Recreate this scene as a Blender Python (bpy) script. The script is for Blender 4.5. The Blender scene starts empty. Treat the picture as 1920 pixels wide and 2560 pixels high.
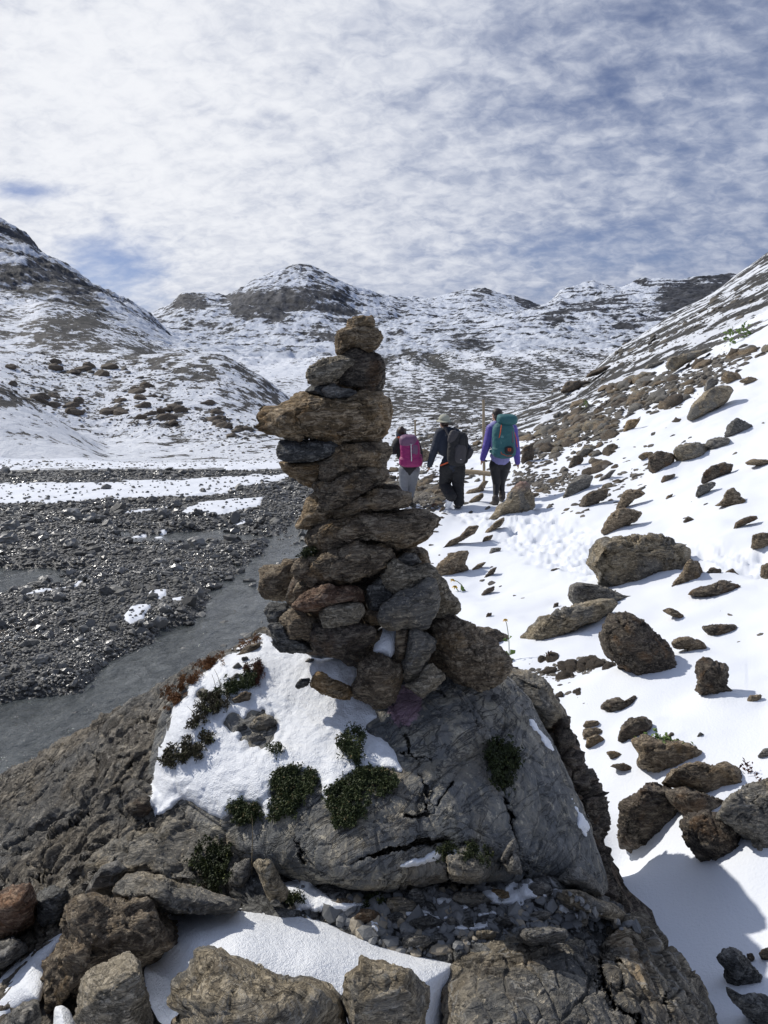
import bpy, bmesh, math, random
import numpy as np
from mathutils import Vector, Matrix
from mathutils.bvhtree import BVHTree

SC = bpy.context.scene
COL = SC.collection
F = 1898.0          # focal length in photo pixels (1920 x 2560)
CX, HY = 960.0, 980.0   # image column straight ahead, row of the horizon
rng = np.random.default_rng(7)
random.seed(7)

def W(px, py, Y):
    """point at depth Y metres seen at photo pixel px,py"""
    return ((px - CX) / F * Y, Y, -(py - HY) / F * Y)

# ------------------------------------------------------------------ noise
def _h(ix, iy, iz, seed):
    h = (ix.astype(np.uint32) * np.uint32(374761393) + iy.astype(np.uint32) * np.uint32(668265263)
         + iz.astype(np.uint32) * np.uint32(2147483647) + np.uint32((seed * 974634777) & 0xffffffff))
    h = (h ^ (h >> np.uint32(13))) * np.uint32(1274126177)
    h = (h ^ (h >> np.uint32(16))) * np.uint32(2246822519)
    return h ^ (h >> np.uint32(15))

def vnoise2(x, y, seed=0):
    xi = np.floor(x).astype(np.int64); yi = np.floor(y).astype(np.int64)
    fx = x - xi; fy = y - yi
    u = fx * fx * fx * (fx * (fx * 6 - 15) + 10); v = fy * fy * fy * (fy * (fy * 6 - 15) + 10)
    z = np.zeros_like(xi)
    def g(ax, ay, dx, dy):
        a = _h(ax, ay, z, seed).astype(np.float64) * (2 * np.pi / 4294967296.0)
        return np.cos(a) * dx + np.sin(a) * dy
    n00 = g(xi, yi, fx, fy); n10 = g(xi + 1, yi, fx - 1, fy)
    n01 = g(xi, yi + 1, fx, fy - 1); n11 = g(xi + 1, yi + 1, fx - 1, fy - 1)
    return 1.5 * ((n00 * (1 - u) + n10 * u) * (1 - v) + (n01 * (1 - u) + n11 * u) * v)

def fbm2(x, y, oct=5, rough=.5, seed=0, ridged=False):
    s = 0; a = 1; t = 0
    for o in range(oct):
        n = vnoise2(x * 2 ** o + o * 17.3, y * 2 ** o - o * 9.1, seed + o)
        if ridged: n = 1 - 2 * np.abs(n)
        s = s + a * n; t += a; a *= rough
    return s / t

def vnoise3(p, seed=0):
    pi = np.floor(p).astype(np.int64); f = p - pi
    w = f * f * (3 - 2 * f)
    r = 0
    for dx in (0, 1):
        for dy in (0, 1):
            for dz in (0, 1):
                h = _h(pi[:, 0] + dx, pi[:, 1] + dy, pi[:, 2] + dz, seed)
                a = (h & np.uint32(1023)).astype(np.float64) / 1023 * 2 - 1
                b = ((h >> np.uint32(10)) & np.uint32(1023)).astype(np.float64) / 1023 * 2 - 1
                c = ((h >> np.uint32(20)) & np.uint32(1023)).astype(np.float64) / 1023 * 2 - 1
                g = a * (f[:, 0] - dx) + b * (f[:, 1] - dy) + c * (f[:, 2] - dz)
                r = r + g * (w[:, 0] if dx else 1 - w[:, 0]) * (w[:, 1] if dy else 1 - w[:, 1]) * (w[:, 2] if dz else 1 - w[:, 2])
    return 1.4 * r

def fbm3(p, oct=4, rough=.5, seed=0, ridged=False):
    s = 0; a = 1; t = 0
    for o in range(oct):
        n = vnoise3(p * 2 ** o + 13.7 * o, seed + o)
        if ridged: n = 1 - 2 * np.abs(n)
        s = s + a * n; t += a; a *= rough
    return s / t

def voro3(p, seed=0):
    """F1, F2 and an id of the nearest cell"""
    pi = np.floor(p).astype(np.int64)
    f1 = np.full(len(p), 9.0); f2 = np.full(len(p), 9.0); cid = np.zeros(len(p), np.uint32)
    for dx in (-1, 0, 1):
        for dy in (-1, 0, 1):
            for dz in (-1, 0, 1):
                q = pi + np.array((dx, dy, dz))
                h = _h(q[:, 0], q[:, 1], q[:, 2], seed)
                c = q + np.stack([(h & np.uint32(1023)), ((h >> np.uint32(10)) & np.uint32(1023)), ((h >> np.uint32(20)) & np.uint32(1023))], 1) / 1023.0
                d = np.sqrt(((p - c) ** 2).sum(1))
                m = d < f1
                f2 = np.where(m, f1, np.minimum(f2, d)); cid = np.where(m, h, cid); f1 = np.where(m, d, f1)
    return f1, f2, cid

def sstep(x, a, b):
    t = np.clip((x - a) / (b - a), 0, 1)
    return t * t * (3 - 2 * t)

def poly_sd(px, py, poly):
    """signed distance (negative inside) of many points to a polygon"""
    px = np.asarray(px, float); py = np.asarray(py, float)
    d = np.full(px.shape, 1e18); inside = np.zeros(px.shape, bool)
    n = len(poly)
    for i in range(n):
        ax, ay = poly[i]; bx, by = poly[(i + 1) % n]
        ex, ey = bx - ax, by - ay
        t = np.clip(((px - ax) * ex + (py - ay) * ey) / (ex * ex + ey * ey + 1e-9), 0, 1)
        d = np.minimum(d, (px - ax - t * ex) ** 2 + (py - ay - t * ey) ** 2)
        if ay != by:
            c = ((ay > py) != (by > py)) & (px < (bx - ax) * (py - ay) / (by - ay) + ax)
            inside ^= c
    d = np.sqrt(d)
    return np.where(inside, -d, d)

def line_d(px, py, pts):
    d = np.full(np.shape(px), 1e18)
    for (ax, ay), (bx, by) in zip(pts[:-1], pts[1:]):
        ex, ey = bx - ax, by - ay
        t = np.clip(((px - ax) * ex + (py - ay) * ey) / (ex * ex + ey * ey + 1e-9), 0, 1)
        d = np.minimum(d, (px - ax - t * ex) ** 2 + (py - ay - t * ey) ** 2)
    return np.sqrt(d)

# ------------------------------------------------------------------ mesh / object helpers
def np_mesh(name, V, Fc, mats=(), smooth=True, attrs=None, mat_idx=None):
    """V (n,3); Fc (m,3) or (m,4) int array, or a list of such arrays"""
    me = bpy.data.meshes.new(name)
    Fl = Fc if isinstance(Fc, list) else [Fc]
    V = np.ascontiguousarray(V, dtype=np.float32)
    me.vertices.add(len(V)); me.vertices.foreach_set('co', V.ravel())
    tot = sum(f.size for f in Fl); nf = sum(len(f) for f in Fl)
    me.loops.add(tot); me.polygons.add(nf)
    me.loops.foreach_set('vertex_index', np.concatenate([f.ravel() for f in Fl]).astype(np.int32))
    sizes = np.concatenate([np.full(len(f), f.shape[1]) for f in Fl])
    starts = np.concatenate([[0], np.cumsum(sizes)[:-1]]).astype(np.int32)
    me.polygons.foreach_set('loop_start', starts)
    me.polygons.foreach_set('use_smooth', np.full(nf, smooth))
    if mat_idx is not None: me.polygons.foreach_set('material_index', mat_idx.astype(np.int32))
    me.update(calc_edges=True)
    for m in mats: me.materials.append(m)
    for k, a in (attrs or {}).items():
        if a.ndim == 2:
            at = me.attributes.new(k, 'FLOAT_VECTOR', 'POINT'); at.data.foreach_set('vector', a.astype(np.float32).ravel())
        else:
            at = me.attributes.new(k, 'FLOAT', 'POINT'); at.data.foreach_set('value', a.astype(np.float32))
    return me

def link(name, me, parent=None, loc=None):
    o = bpy.data.objects.new(name, me); COL.objects.link(o)
    if loc is not None: o.location = loc
    if parent: o.parent = parent
    return o

def tag(o, label=None, cat=None, group=None, kind=None):
    if label: o['label'] = label
    if cat: o['category'] = cat
    if group: o['group'] = group
    if kind: o['kind'] = kind
    return o

def empty(name, loc):
    o = bpy.data.objects.new(name, None); COL.objects.link(o); o.location = loc; o.empty_display_size = .1
    return o

_ico = {}
def ico(res):
    if res not in _ico:
        bm = bmesh.new(); bmesh.ops.create_icosphere(bm, subdivisions=res, radius=1)
        V = np.array([v.co[:] for v in bm.verts]); Fc = np.array([[v.index for v in f.verts] for f in bm.faces])
        bm.free(); V /= np.linalg.norm(V, axis=1)[:, None]
        _ico[res] = (V, Fc)
    return _ico[res]

def vnormals(V, Fc):
    a, b, c = V[Fc[:, 0]], V[Fc[:, 1]], V[Fc[:, 2]]
    n = np.cross(b - a, c - a)
    if Fc.shape[1] == 4: n = np.cross(V[Fc[:, 2]] - a, V[Fc[:, 3]] - b)
    N = np.zeros_like(V)
    for k in range(Fc.shape[1]):
        for ax in range(3): N[:, ax] += np.bincount(Fc[:, k], n[:, ax], len(V))
    l = np.linalg.norm(N, axis=1)[:, None]; l[l == 0] = 1
    return N / l

# ------------------------------------------------------------------ node helpers
class NT:
    def __init__(s, tree): s.t = tree; s.n = tree.nodes; s.l = tree.links
    def new(s, typ, **kw):
        n = s.n.new(typ)
        for k, v in kw.items(): setattr(n, k, v)
        return n
    def put(s, sock, v):
        if v is None: return
        if isinstance(v, bpy.types.NodeSocket): s.l.new(v, sock)
        elif isinstance(v, (tuple, list)) and len(v) == 3 and sock.type == 'RGBA': sock.default_value = (*v, 1)
        else: sock.default_value = v
    def m(s, op, a, b=None, c=None, clamp=False):
        n = s.new('ShaderNodeMath', operation=op); n.use_clamp = clamp
        s.put(n.inputs[0], a); s.put(n.inputs[1], b); s.put(n.inputs[2], c); return n.outputs[0]
    def noise(s, vec, scale, detail=4, rough=.55, dist=0, out='Fac'):
        n = s.new('ShaderNodeTexNoise'); s.put(n.inputs['Vector'], vec); s.put(n.inputs['Scale'], scale)
        n.inputs['Detail'].default_value = detail; n.inputs['Roughness'].default_value = rough; n.inputs['Distortion'].default_value = dist
        return n.outputs[out]
    def vor(s, vec, scale, feature='F1', out='Distance', rand=1):
        n = s.new('ShaderNodeTexVoronoi', feature=feature); s.put(n.inputs['Vector'], vec); s.put(n.inputs['Scale'], scale)
        n.inputs['Randomness'].default_value = rand
        return n.outputs[out]
    def mapr(s, v, a, b, c=0., d=1., smooth=True):
        n = s.new('ShaderNodeMapRange'); n.interpolation_type = 'SMOOTHSTEP' if smooth else 'LINEAR'
        s.put(n.inputs[0], v); s.put(n.inputs[1], a); s.put(n.inputs[2], b); s.put(n.inputs[3], c); s.put(n.inputs[4], d)
        return n.outputs[0]
    def mix(s, f, a, b, typ='MIX'):
        n = s.new('ShaderNodeMix', data_type='RGBA', blend_type=typ); s.put(n.inputs[0], f); s.put(n.inputs[6], a); s.put(n.inputs[7], b)
        return n.outputs[2]
    def vmath(s, op, a, b=None):
        n = s.new('ShaderNodeVectorMath', operation=op); s.put(n.inputs[0], a)
        if b is not None:
            if isinstance(b, (int, float)) and op == 'SCALE': n.inputs['Scale'].default_value = b
            else: s.put(n.inputs[1], b)
        return n.outputs[0] if op not in ('DOT_PRODUCT', 'LENGTH') else n.outputs['Value']
    def attr(s, name, out='Fac'):
        n = s.new('ShaderNodeAttribute'); n.attribute_name = name; return n.outputs[out]
    def bump(s, h, strength, dist, nrm=None):
        n = s.new('ShaderNodeBump'); s.put(n.inputs['Height'], h); n.inputs['Strength'].default_value = strength
        n.inputs['Distance'].default_value = dist
        if nrm is not None: s.put(n.inputs['Normal'], nrm)
        return n.outputs[0]
    def ramp(s, f, stops):
        n = s.new('ShaderNodeValToRGB'); s.put(n.inputs[0], f)
        e = n.color_ramp.elements
        while len(e) < len(stops): e.new(.5)
        for k, (p, c) in enumerate(stops): e[k].position = p; e[k].color = (*c, 1)
        return n.outputs[0]

def new_mat(name):
    m = bpy.data.materials.new(name); m.use_nodes = True
    t = NT(m.node_tree); b = t.n['Principled BSDF']
    return m, t, b

def plain(name, col, rough=.8, nscale=60, var=.25, bump=.3, bd=.002, metal=0, sheen=0):
    m, t, b = new_mat(name)
    tc = t.new('ShaderNodeTexCoord').outputs['Object']
    n = t.noise(tc, nscale, 4, .6)
    c = t.mix(n, tuple(x * (1 - var) for x in col), tuple(min(1, x * (1 + var)) for x in col))
    t.put(b.inputs['Base Color'], c); b.inputs['Roughness'].default_value = rough; b.inputs['Metallic'].default_value = metal
    if sheen: b.inputs['Sheen Weight'].default_value = sheen
    if bump: t.put(b.inputs['Normal'], t.bump(n, bump, bd))
    return m

# ------------------------------------------------------------------ camera, sky, sun
cam = bpy.data.cameras.new('camera'); camo = link('camera', cam)
camo.location = (0, 0, 0); camo.rotation_euler = (math.radians(90), 0, 0)
cam.sensor_fit = 'VERTICAL'; cam.sensor_height = 34.6; cam.lens = F / 2560 * 34.6
cam.shift_y = -(1280 - HY) / 2560.0
cam.clip_start = .05; cam.clip_end = 6000
SC.camera = camo
SC.view_settings.view_transform = 'Standard'; SC.view_settings.look = 'None'; SC.view_settings.gamma = 1
SC.view_settings.exposure = 0.12

SUN_AZ, SUN_EL = -60.0, 40.0      # degrees left of straight ahead, above the horizon
sd = Vector((math.sin(math.radians(SUN_AZ)) * math.cos(math.radians(SUN_EL)), math.cos(math.radians(SUN_AZ)) * math.cos(math.radians(SUN_EL)), math.sin(math.radians(SUN_EL))))
sl = bpy.data.lights.new('sun', 'SUN'); so = link('sun', sl)
sl.energy = 3.5; sl.angle = math.radians(1.0); sl.color = (1, .955, .88)
so.rotation_euler = (-sd).to_track_quat('-Z', 'Y').to_euler(); so.location = (-20, 20, 30)

wd = bpy.data.worlds.new('World'); SC.world = wd; wd.use_nodes = True
t = NT(wd.node_tree); bg = t.n['Background']
sky = t.new('ShaderNodeTexSky'); sky.sky_type = 'NISHITA'; sky.sun_disc = False
sky.sun_elevation = math.radians(SUN_EL); sky.sun_rotation = math.radians(SUN_AZ)
sky.altitude = 2000; sky.air_density = 1.0; sky.dust_density = .6; sky.ozone_density = 2.5
g = t.new('ShaderNodeTexCoord').outputs['Generated']
sep = t.new('ShaderNodeSeparateXYZ'); t.put(sep.inputs[0], g)
zc = t.m('MAXIMUM', sep.outputs[2], .03)
zz = t.m('ADD', zc, .40)                       # curved cloud deck
u = t.m('DIVIDE', sep.outputs[0], zz); v = t.m('DIVIDE', sep.outputs[1], zz)
cmb = t.new('ShaderNodeCombineXYZ'); t.put(cmb.inputs[0], u); t.put(cmb.inputs[1], v)
P = cmb.outputs[0]
def gauss(ax, ay, sx, sy):
    """bump over image column/row of the photo, expressed as a sky direction"""
    X = t.m('DIVIDE', sep.outputs[0], t.m('MAXIMUM', sep.outputs[1], .05)); Z = t.m('DIVIDE', sep.outputs[2], t.m('MAXIMUM', sep.outputs[1], .05))
    a = t.m('DIVIDE', t.m('SUBTRACT', X, (ax - CX) / F), sx / F); b = t.m('DIVIDE', t.m('SUBTRACT', Z, (HY - ay) / F), sy / F)
    return t.m('EXPONENT', t.m('MULTIPLY', t.m('ADD', t.m('MULTIPLY', a, a), t.m('MULTIPLY', b, b)), -.5))
big = t.noise(P, 1.9, 6, .55, .4)
mp = t.new('ShaderNodeMapping'); t.put(mp.inputs[0], P); mp.inputs['Scale'].default_value = (1.0, 1.25, 1); mp.inputs['Rotation'].default_value = (0, 0, .45)
small = t.noise(mp.outputs[0], 11, 6, .55, .35)
fine = t.noise(mp.outputs[0], 30, 5, .6, .5)
bias = t.m('ADD', t.m('MULTIPLY', gauss(60, 480, 90, 26), -.48), t.m('MULTIPLY', gauss(270, 680, 120, 85), -.55))
bias = t.m('ADD', bias, t.m('MULTIPLY', gauss(1550, 620, 260, 45), -.34))
bias = t.m('ADD', bias, t.m('MULTIPLY', gauss(1480, 250, 160, 70), -.16))
bias = t.m('ADD', bias, t.m('MULTIPLY', gauss(1900, 0, 420, 330), -.22))
bias = t.m('ADD', bias, t.m('MULTIPLY', gauss(1500, 300, 500, 500), -.09))
cov = t.m('ADD', t.m('ADD', t.m('MULTIPLY', big, .6), t.m('MULTIPLY', small, .7)), t.m('ADD', t.m('MULTIPLY', fine, .2), bias))
cl = t.mapr(cov, .06, .70)
bright = t.m('ADD', t.m('MULTIPLY', gauss(150, 60, 1000, 620), .36), t.m('MULTIPLY', gauss(250, 330, 420, 330), .18))
bright = t.m('ADD', bright, t.m('MULTIPLY', gauss(850, 620, 500, 130), .10))
tex = t.m('ADD', t.mapr(small, .3, .7, -.075, .075), t.mapr(fine, .3, .7, -.065, .065))
val = t.m('ADD', t.m('ADD', bright, .46), tex)
cc = t.mix(t.mapr(val, .28, 1.08), (.19, .25, .41), (.83, .845, .885))
cc = t.mix(1.0, cc, t.m('ADD', t.mapr(val, .4, .75, .95, 1.0), 0), 'MULTIPLY')
skc = t.mix(1.0, sky.outputs[0], (.082, .070, .075), 'MULTIPLY')
t.put(bg.inputs[0], t.mix(cl, skc, cc)); bg.inputs[1].default_value = 1.0
# ------------------------------------------------------------------ terrain
PXC = np.array([-3000, -400, 0, 300, 600, 800, 1000, 1200, 1400, 1600, 1800, 1920, 2300, 5000.])
NEAR = [  # depth, heights along the columns PXC
 (.3, [-2.2, -1.9, -1.8, -1.7, -1.7, -1.65, -1.62, -1.62, -1.62, -1.6, -1.58, -1.55, -1.5, -1.4]),
 (1.5, [-2.6, -2.5, -2.3, -2.0, -1.9, -1.8, -1.75, -1.72, -1.70, -1.68, -1.66, -1.64, -1.5, -1.2]),
 (2.3, [-2.6, -2.6, -2.5, -2.3, -2.1, -1.9, -1.85, -1.85, -1.82, -1.72, -1.66, -1.64, -1.45, -1.0]),
 (3.0, [-2.6, -2.6, -2.6, -2.5, -2.3, -2.1, -2.0, -1.95, -1.88, -1.78, -1.70, -1.65, -1.4, -.8]),
 (3.8, [-2.6, -2.6, -2.6, -2.6, -2.5, -2.3, -2.1, -2.0, -1.92, -1.78, -1.66, -1.60, -1.2, -.5]),
 (4.5, [-2.6, -2.6, -2.6, -2.6, -2.6, -2.45, -2.2, -2.05, -1.92, -1.77, -1.62, -1.55, -1.1, -.2]),
 (6.0, [-2.6, -2.6, -2.6, -2.6, -2.6, -2.55, -2.3, -2.1, -1.94, -1.76, -1.56, -1.45, -.8, .8]),
 (8.0, [-2.6, -2.6, -2.6, -2.6, -2.6, -2.58, -2.25, -2.08, -1.86, -1.65, -1.32, -1.15, -.3, 2.5]),
 (11., [-2.6, -2.6, -2.6, -2.6, -2.6, -2.6, -2.25, -2.04, -1.86, -1.5, -1.0, -.66, .7, 5]),
 (14., [-2.6, -2.6, -2.6, -2.6, -2.6, -2.58, -2.16, -2.0, -1.66, -1.08, -.42, -.06, 1.8, 8]),
 (18., [-2.6, -2.6, -2.6, -2.6, -2.6, -2.55, -2.25, -1.88, -1.25, -.42, .48, .95, 3.4, 12])]
SIL = [(1284, 1028), (1405, 975), (1463, 941), (1539, 874), (1625, 826), (1683, 785), (1770, 745), (1828, 698), (1920, 631), (2150, 480), (5000, -900)]
def zrow(Y, pts):
    p = np.array(pts, float); return p[:, 0], -(p[:, 1] - HY) / F * Y
FAR = [  # depth, (px, py) profile
 (26., [(-3000, 1150), (0, 1172), (300, 1168), (700, 1168), (900, 1165), (1000, 1158), (1200, 1124), (1400, 1048), (1600, 955), (1800, 850), (1920, 785), (5000, -600)]),
 (37., [(-3000, 500), (-300, 830), (0, 952), (140, 1050), (260, 1135), (400, 1140), (700, 1125), (900, 1118), (1000, 1108), (1200, 1080), (1284, 1040), (1405, 992), (1463, 962), (1539, 905), (1625, 862), (1700, 815), (1828, 740), (1920, 680), (5000, -800)]),
 (46., [(-3000, 800), (0, 1010), (140, 1070), (260, 1105), (400, 1090), (550, 1092), (700, 1098), (800, 1102), (1000, 1085), (1200, 1062), (1284, 1032), (1405, 981), (1463, 949), (1539, 885), (1625, 840), (1700, 790), (1828, 710), (1920, 645), (5000, -850)]),
 (60., [(-3000, 700), (0, 925), (140, 960), (260, 985), (400, 985), (550, 1000), (650, 1042), (720, 1072), (800, 1072), (1000, 1062), (1200, 1045)] + SIL),
 (78., [(-3000, 500), (0, 868), (100, 876), (197, 883), (324, 892), (463, 886), (550, 890), (608, 918), (665, 953), (717, 994), (760, 1036), (850, 1045), (1000, 1040), (1200, 1028), (1290, 1030), (1463, 1000), (1650, 900), (1920, 760), (5000, -500)]),
 (100., [(-3000, 500), (0, 880), (200, 900), (463, 915), (550, 930), (650, 975), (760, 1008), (1000, 1012), (1200, 1010), (1400, 1000), (1650, 900), (1920, 780), (5000, 0)]),
 (140., [(-3000, 200), (-300, 620), (0, 765), (60, 772), (110, 758), (208, 787), (300, 832), (393, 890), (480, 925), (600, 960), (800, 972), (1100, 968), (1300, 962), (1500, 950), (1920, 850), (5000, 300)]),
 (190., [(-3000, 300), (0, 800), (208, 830), (393, 893), (480, 905), (600, 925), (800, 938), (1100, 930), (1300, 918), (1500, 915), (1920, 850), (5000, 400)]),
 (240., [(-3000, 300), (0, 740), (139, 760), (250, 800), (350, 850), (430, 893), (560, 905), (800, 915), (1000, 900), (1200, 905), (1400, 890), (1600, 880), (5000, 600)]),
 (350., [(-3000, -300), (-600, 200), (-200, 440), (0, 569), (35, 590), (69, 613), (100, 642), (139, 660), (180, 690), (231, 723), (280, 748), (324, 769), (376, 803), (420, 852), (450, 880), (550, 897), (700, 900), (900, 888), (1000, 878), (1100, 868), (1300, 862), (1600, 860), (5000, 700)]),
 (470., [(-3000, 0), (0, 740), (300, 830), (376, 838), (450, 850), (600, 858), (700, 850), (850, 850), (1000, 838), (1100, 838), (1200, 838), (1300, 820), (1450, 800), (1600, 790), (1750, 770), (1900, 760), (5000, 700)]),
 (560., [(-3000, 0), (0, 760), (376, 822), (463, 795), (567, 790), (648, 780), (764, 790), (902, 818), (1000, 825), (1100, 822), (1200, 815), (1300, 790), (1400, 768), (1500, 762), (1600, 750), (1750, 730), (1900, 720), (5000, 600)]),
 (640., [(-3000, 0), (0, 800), (376, 806), (420, 778), (463, 760), (567, 765), (648, 730), (764, 712), (833, 735), (902, 772), (1000, 800), (1100, 805), (1200, 795), (1273, 800), (1345, 785), (1372, 768), (1400, 733), (1481, 713), (1550, 729), (1608, 707), (1665, 708), (1724, 710), (1765, 700), (1830, 696), (2200, 690), (5000, 600)]),
 (720., [(-3000, 300), (0, 850), (300, 850), (376, 800), (399, 786), (430, 770), (455, 742), (500, 741), (544, 742), (567, 748), (600, 725), (648, 700), (700, 682), (745, 672), (772, 671), (800, 680), (833, 694), (870, 713), (902, 729), (935, 742), (960, 757), (1041, 772), (1100, 775), (1200, 770), (1273, 780), (1365, 800), (1500, 780), (2000, 780), (5000, 700)]),
 (950., [(-3000, 300), (300, 900), (500, 850), (764, 760), (902, 745), (960, 747), (1041, 751), (1080, 748), (1111, 741), (1160, 730), (1203, 724), (1235, 730), (1273, 742), (1310, 752), (1365, 776), (1450, 800), (2000, 820), (5000, 800)]),
 (1300., [(-3000, 900), (0, 930), (5000, 930)])]

def grid_cols():
    a = np.arange(-240, 2164, 3.4)
    L = [-240.]; s = 6.
    while L[-1] > -9000: s *= 1.12; L.append(L[-1] - s)
    R = [a[-1]]; s = 6.
    while R[-1] < 9000: s *= 1.12; R.append(R[-1] + s)
    return np.array(L[1:][::-1] + list(a) + R[1:])
cols = grid_cols()
rows = [.3]
while rows[-1] < 1290:
    y = rows[-1]
    rows.append(y + min(max(.0009 * y * y, .014), .0048 * y if y > 12 else 1e9))
rows = np.array(rows)
ringY = np.array([r[0] for r in NEAR] + [r[0] for r in FAR])
R = np.zeros((len(ringY), len(cols)))
ker = np.exp(-np.linspace(-2, 2, 9) ** 2); ker /= ker.sum()
for i, (Y, z) in enumerate(NEAR): R[i] = np.interp(cols, PXC, z) / Y
for i, (Y, pts) in enumerate(FAR):
    px, z = zrow(Y, pts); R[len(NEAR) + i] = np.interp(cols, px, z) / Y
for i in range(len(ringY)):
    k = ker if ringY[i] > 200 else np.ones(15) / 15
    h = len(k) // 2
    R[i] = np.convolve(np.pad(R[i], h, mode='edge'), k, 'valid')
# slope is linear in 1/depth (a plane stays a plane)
t_ = 1 / rows; rt = 1 / ringY
S = np.zeros((len(rows), len(cols)))
idx = np.clip(np.searchsorted(-rt, -t_, side='right') - 1, 0, len(ringY) - 2)
w = (t_ - rt[idx]) / (rt[idx + 1] - rt[idx]); w = np.clip(w, 0, 1)
S = R[idx] * (1 - w)[:, None] + R[idx + 1] * w[:, None]
# round the creases along depth
ks = np.exp(-np.linspace(-2, 2, 13) ** 2); ks /= ks.sum()
Sp = np.pad(S, ((6, 6), (0, 0)), mode='edge'); S = sum(Sp[i:i + len(rows)] * ks[i] for i in range(13))
YY = np.repeat(rows[:, None], len(cols), 1); PX = np.repeat(cols[None], len(rows), 0)
XX = (PX - CX) / F * YY; ZZ = S * YY
PY0 = HY - S * F                      # nominal rows

# --- zones of the valley floor, outlined as seen on the z = -2.6 plane
water1 = [(-900, 2000), (-300, 1775), (0, 1740), (197, 1722), (284, 1650), (403, 1585), (504, 1512), (586, 1434), (650, 1392), (664, 1340), (760, 1300), (950, 1262), (900, 1420), (860, 1700), (400, 2100), (100, 1985), (0, 1960), (-500, 2200)]
water2 = [(-400, 1425), (0, 1428), (130, 1428), (205, 1440), (110, 1455), (0, 1478), (-400, 1500)]
water3 = [(300, 1345), (420, 1332), (560, 1328), (640, 1336), (540, 1345), (420, 1352), (330, 1356)]
flat = (ZZ < -2.45) & (YY < 33)
wsd = np.full(ZZ.shape, 500.0)
m = (YY > 3) & (YY < 60) & (PX < 1150)
for wp in (water1, water2, water3): wsd[m] = np.minimum(wsd[m], poly_sd(PX[m], PY0[m], wp))
nz = fbm2(XX * 1.1, YY * 1.1, 4, .55, 3)
wsd_n = wsd + nz * 44
inchan = sstep(wsd_n, 34, -14)
river = sstep(ZZ, -2.35, -2.55) * sstep(YY, 30, 27)
river *= sstep(PX + nz * 40, 1010, 930)

# --- relief noise
def lay(wl, amp, oct, seed, rough=.5, ridged=False, mask=None):
    global ZZ
    if mask is None: mask = np.ones(ZZ.shape)
    mm = mask > .002
    ZZ[mm] += amp * mask[mm] * fbm2(XX[mm] / wl, YY[mm] / wl, oct, rough, seed, ridged)
w_m = sstep(YY, 110, 300)
w_h = sstep(YY, 27, 50) * (1 - sstep(YY, 200, 320))
rightslope = sstep(ZZ + 1e-9, -2.5, -2.2) * (1 - w_m) * (PX > 850)
lay(90, 8.0, 7, 11, .55, True, w_m * .55)
ZZ += 1.6 * w_m * fbm2(XX / 22, YY / 130, 4, .55, 133, True)
lay(28, 3.0, 5, 21, .6, False, w_m)
lay(9, 1.5, 4, 25, .6, True, w_m)
lay(14, .55, 5, 31, .55, False, w_h)
lay(3.0, .22, 4, 35, .6, True, w_h * sstep(PX, 1300, 1150))
lay(1.6, .10, 4, 41, .5, False, sstep(YY, 2.0, 3.5) * (1 - sstep(YY, 30, 60)) * (1 - river))
lay(.7, .030, 3, 43, .55, False, sstep(YY, 3.0, 5) * (1 - sstep(YY, 22, 34)) * rightslope)
lay(5.5, .12, 2, 45, .5, False, sstep(YY, 9, 16) * (1 - sstep(YY, 60, 90)) * rightslope)
lay(.5, .05, 3, 47, .5, False, sstep(YY, 14, 20) * (1 - sstep(YY, 60, 90)) * rightslope)
ZZ += river * (.035 * fbm2(XX / .8, YY / .8, 4, .55, 51) - .13 * inchan + .03)
# trampled snow of the path
tramp = np.zeros(ZZ.shape)
mm = (YY > 4) & (YY < 20) & (PX > 950)
for pl, rad in (([(1005, 1272), (1120, 1275), (1210, 1300), (1290, 1290)], 16), ([(1290, 1310), (1340, 1335), (1420, 1370), (1480, 1390)], 62), ([(1480, 1395), (1700, 1400), (1800, 1405), (1990, 1430)], 30)):
    tramp[mm] = np.maximum(tramp[mm], sstep(line_d(PX[mm], PY0[mm] + 0 * nz[mm], pl), rad * 1.5, rad * .5))
mm = tramp > .01
f1, f2, _ = voro3(np.stack([XX[mm] * 4.2, YY[mm] * 2.6, ZZ[mm] * 0], 1), 5)
ZZ[mm] += tramp[mm] * (-.075 * sstep(f1, .45, .15) - .03 + .045 * fbm2(XX[mm] / .11, YY[mm] / .16, 3, .6, 61))
# melt hollow beside the dark block
for (hx, hy, hr, hd) in ((1535, 2040, 50, .20), (1560, 1990, 120, .10), (1700, 2250, 200, .10)):
    j = np.argmin(np.abs(cols - hx)); i = np.argmin(np.abs(PY0[:, j] - hy) + 1e4 * (rows > 12) + 1e4 * (rows < 2))
    d = np.hypot(XX - XX[i, j], (YY - YY[i, j]) * .8); rr = hr / F * YY[i, j] * 1.6
    ZZ -= hd * np.exp(-(d / rr) ** 2)

# --- snow cover: positive = snow lies, negative = bare
PYn = HY - ZZ / YY * F
cov = np.full(ZZ.shape, .9)
sl_n = fbm2(XX / 2.2 + YY * .1, ZZ / .7 + YY / 5, 5, .62, 71)           # streaks along the slope
sp = fbm2(XX * 1.5, YY * 1.5, 4, .65, 73)
# upper right hillside: grass blades and slabs shining through, more with distance
g_r = rightslope * sstep(YY, 13, 30)
cov -= g_r * (.92 - 2.4 * sl_n - 1.2 * sp)
cov += rightslope * sstep(YY, 13, 17) * (1 - sstep(YY, 22, 34)) * .25 * sp
# valley hills 30..110 m
hn = fbm2(XX / 3.2, YY / 6.0, 6, .66, 81)
hm = sstep(YY, 27, 34) * (1 - sstep(YY, 110, 140)) * (1 - rightslope)
cov -= hm * (.34 - 2.0 * hn)
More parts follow.
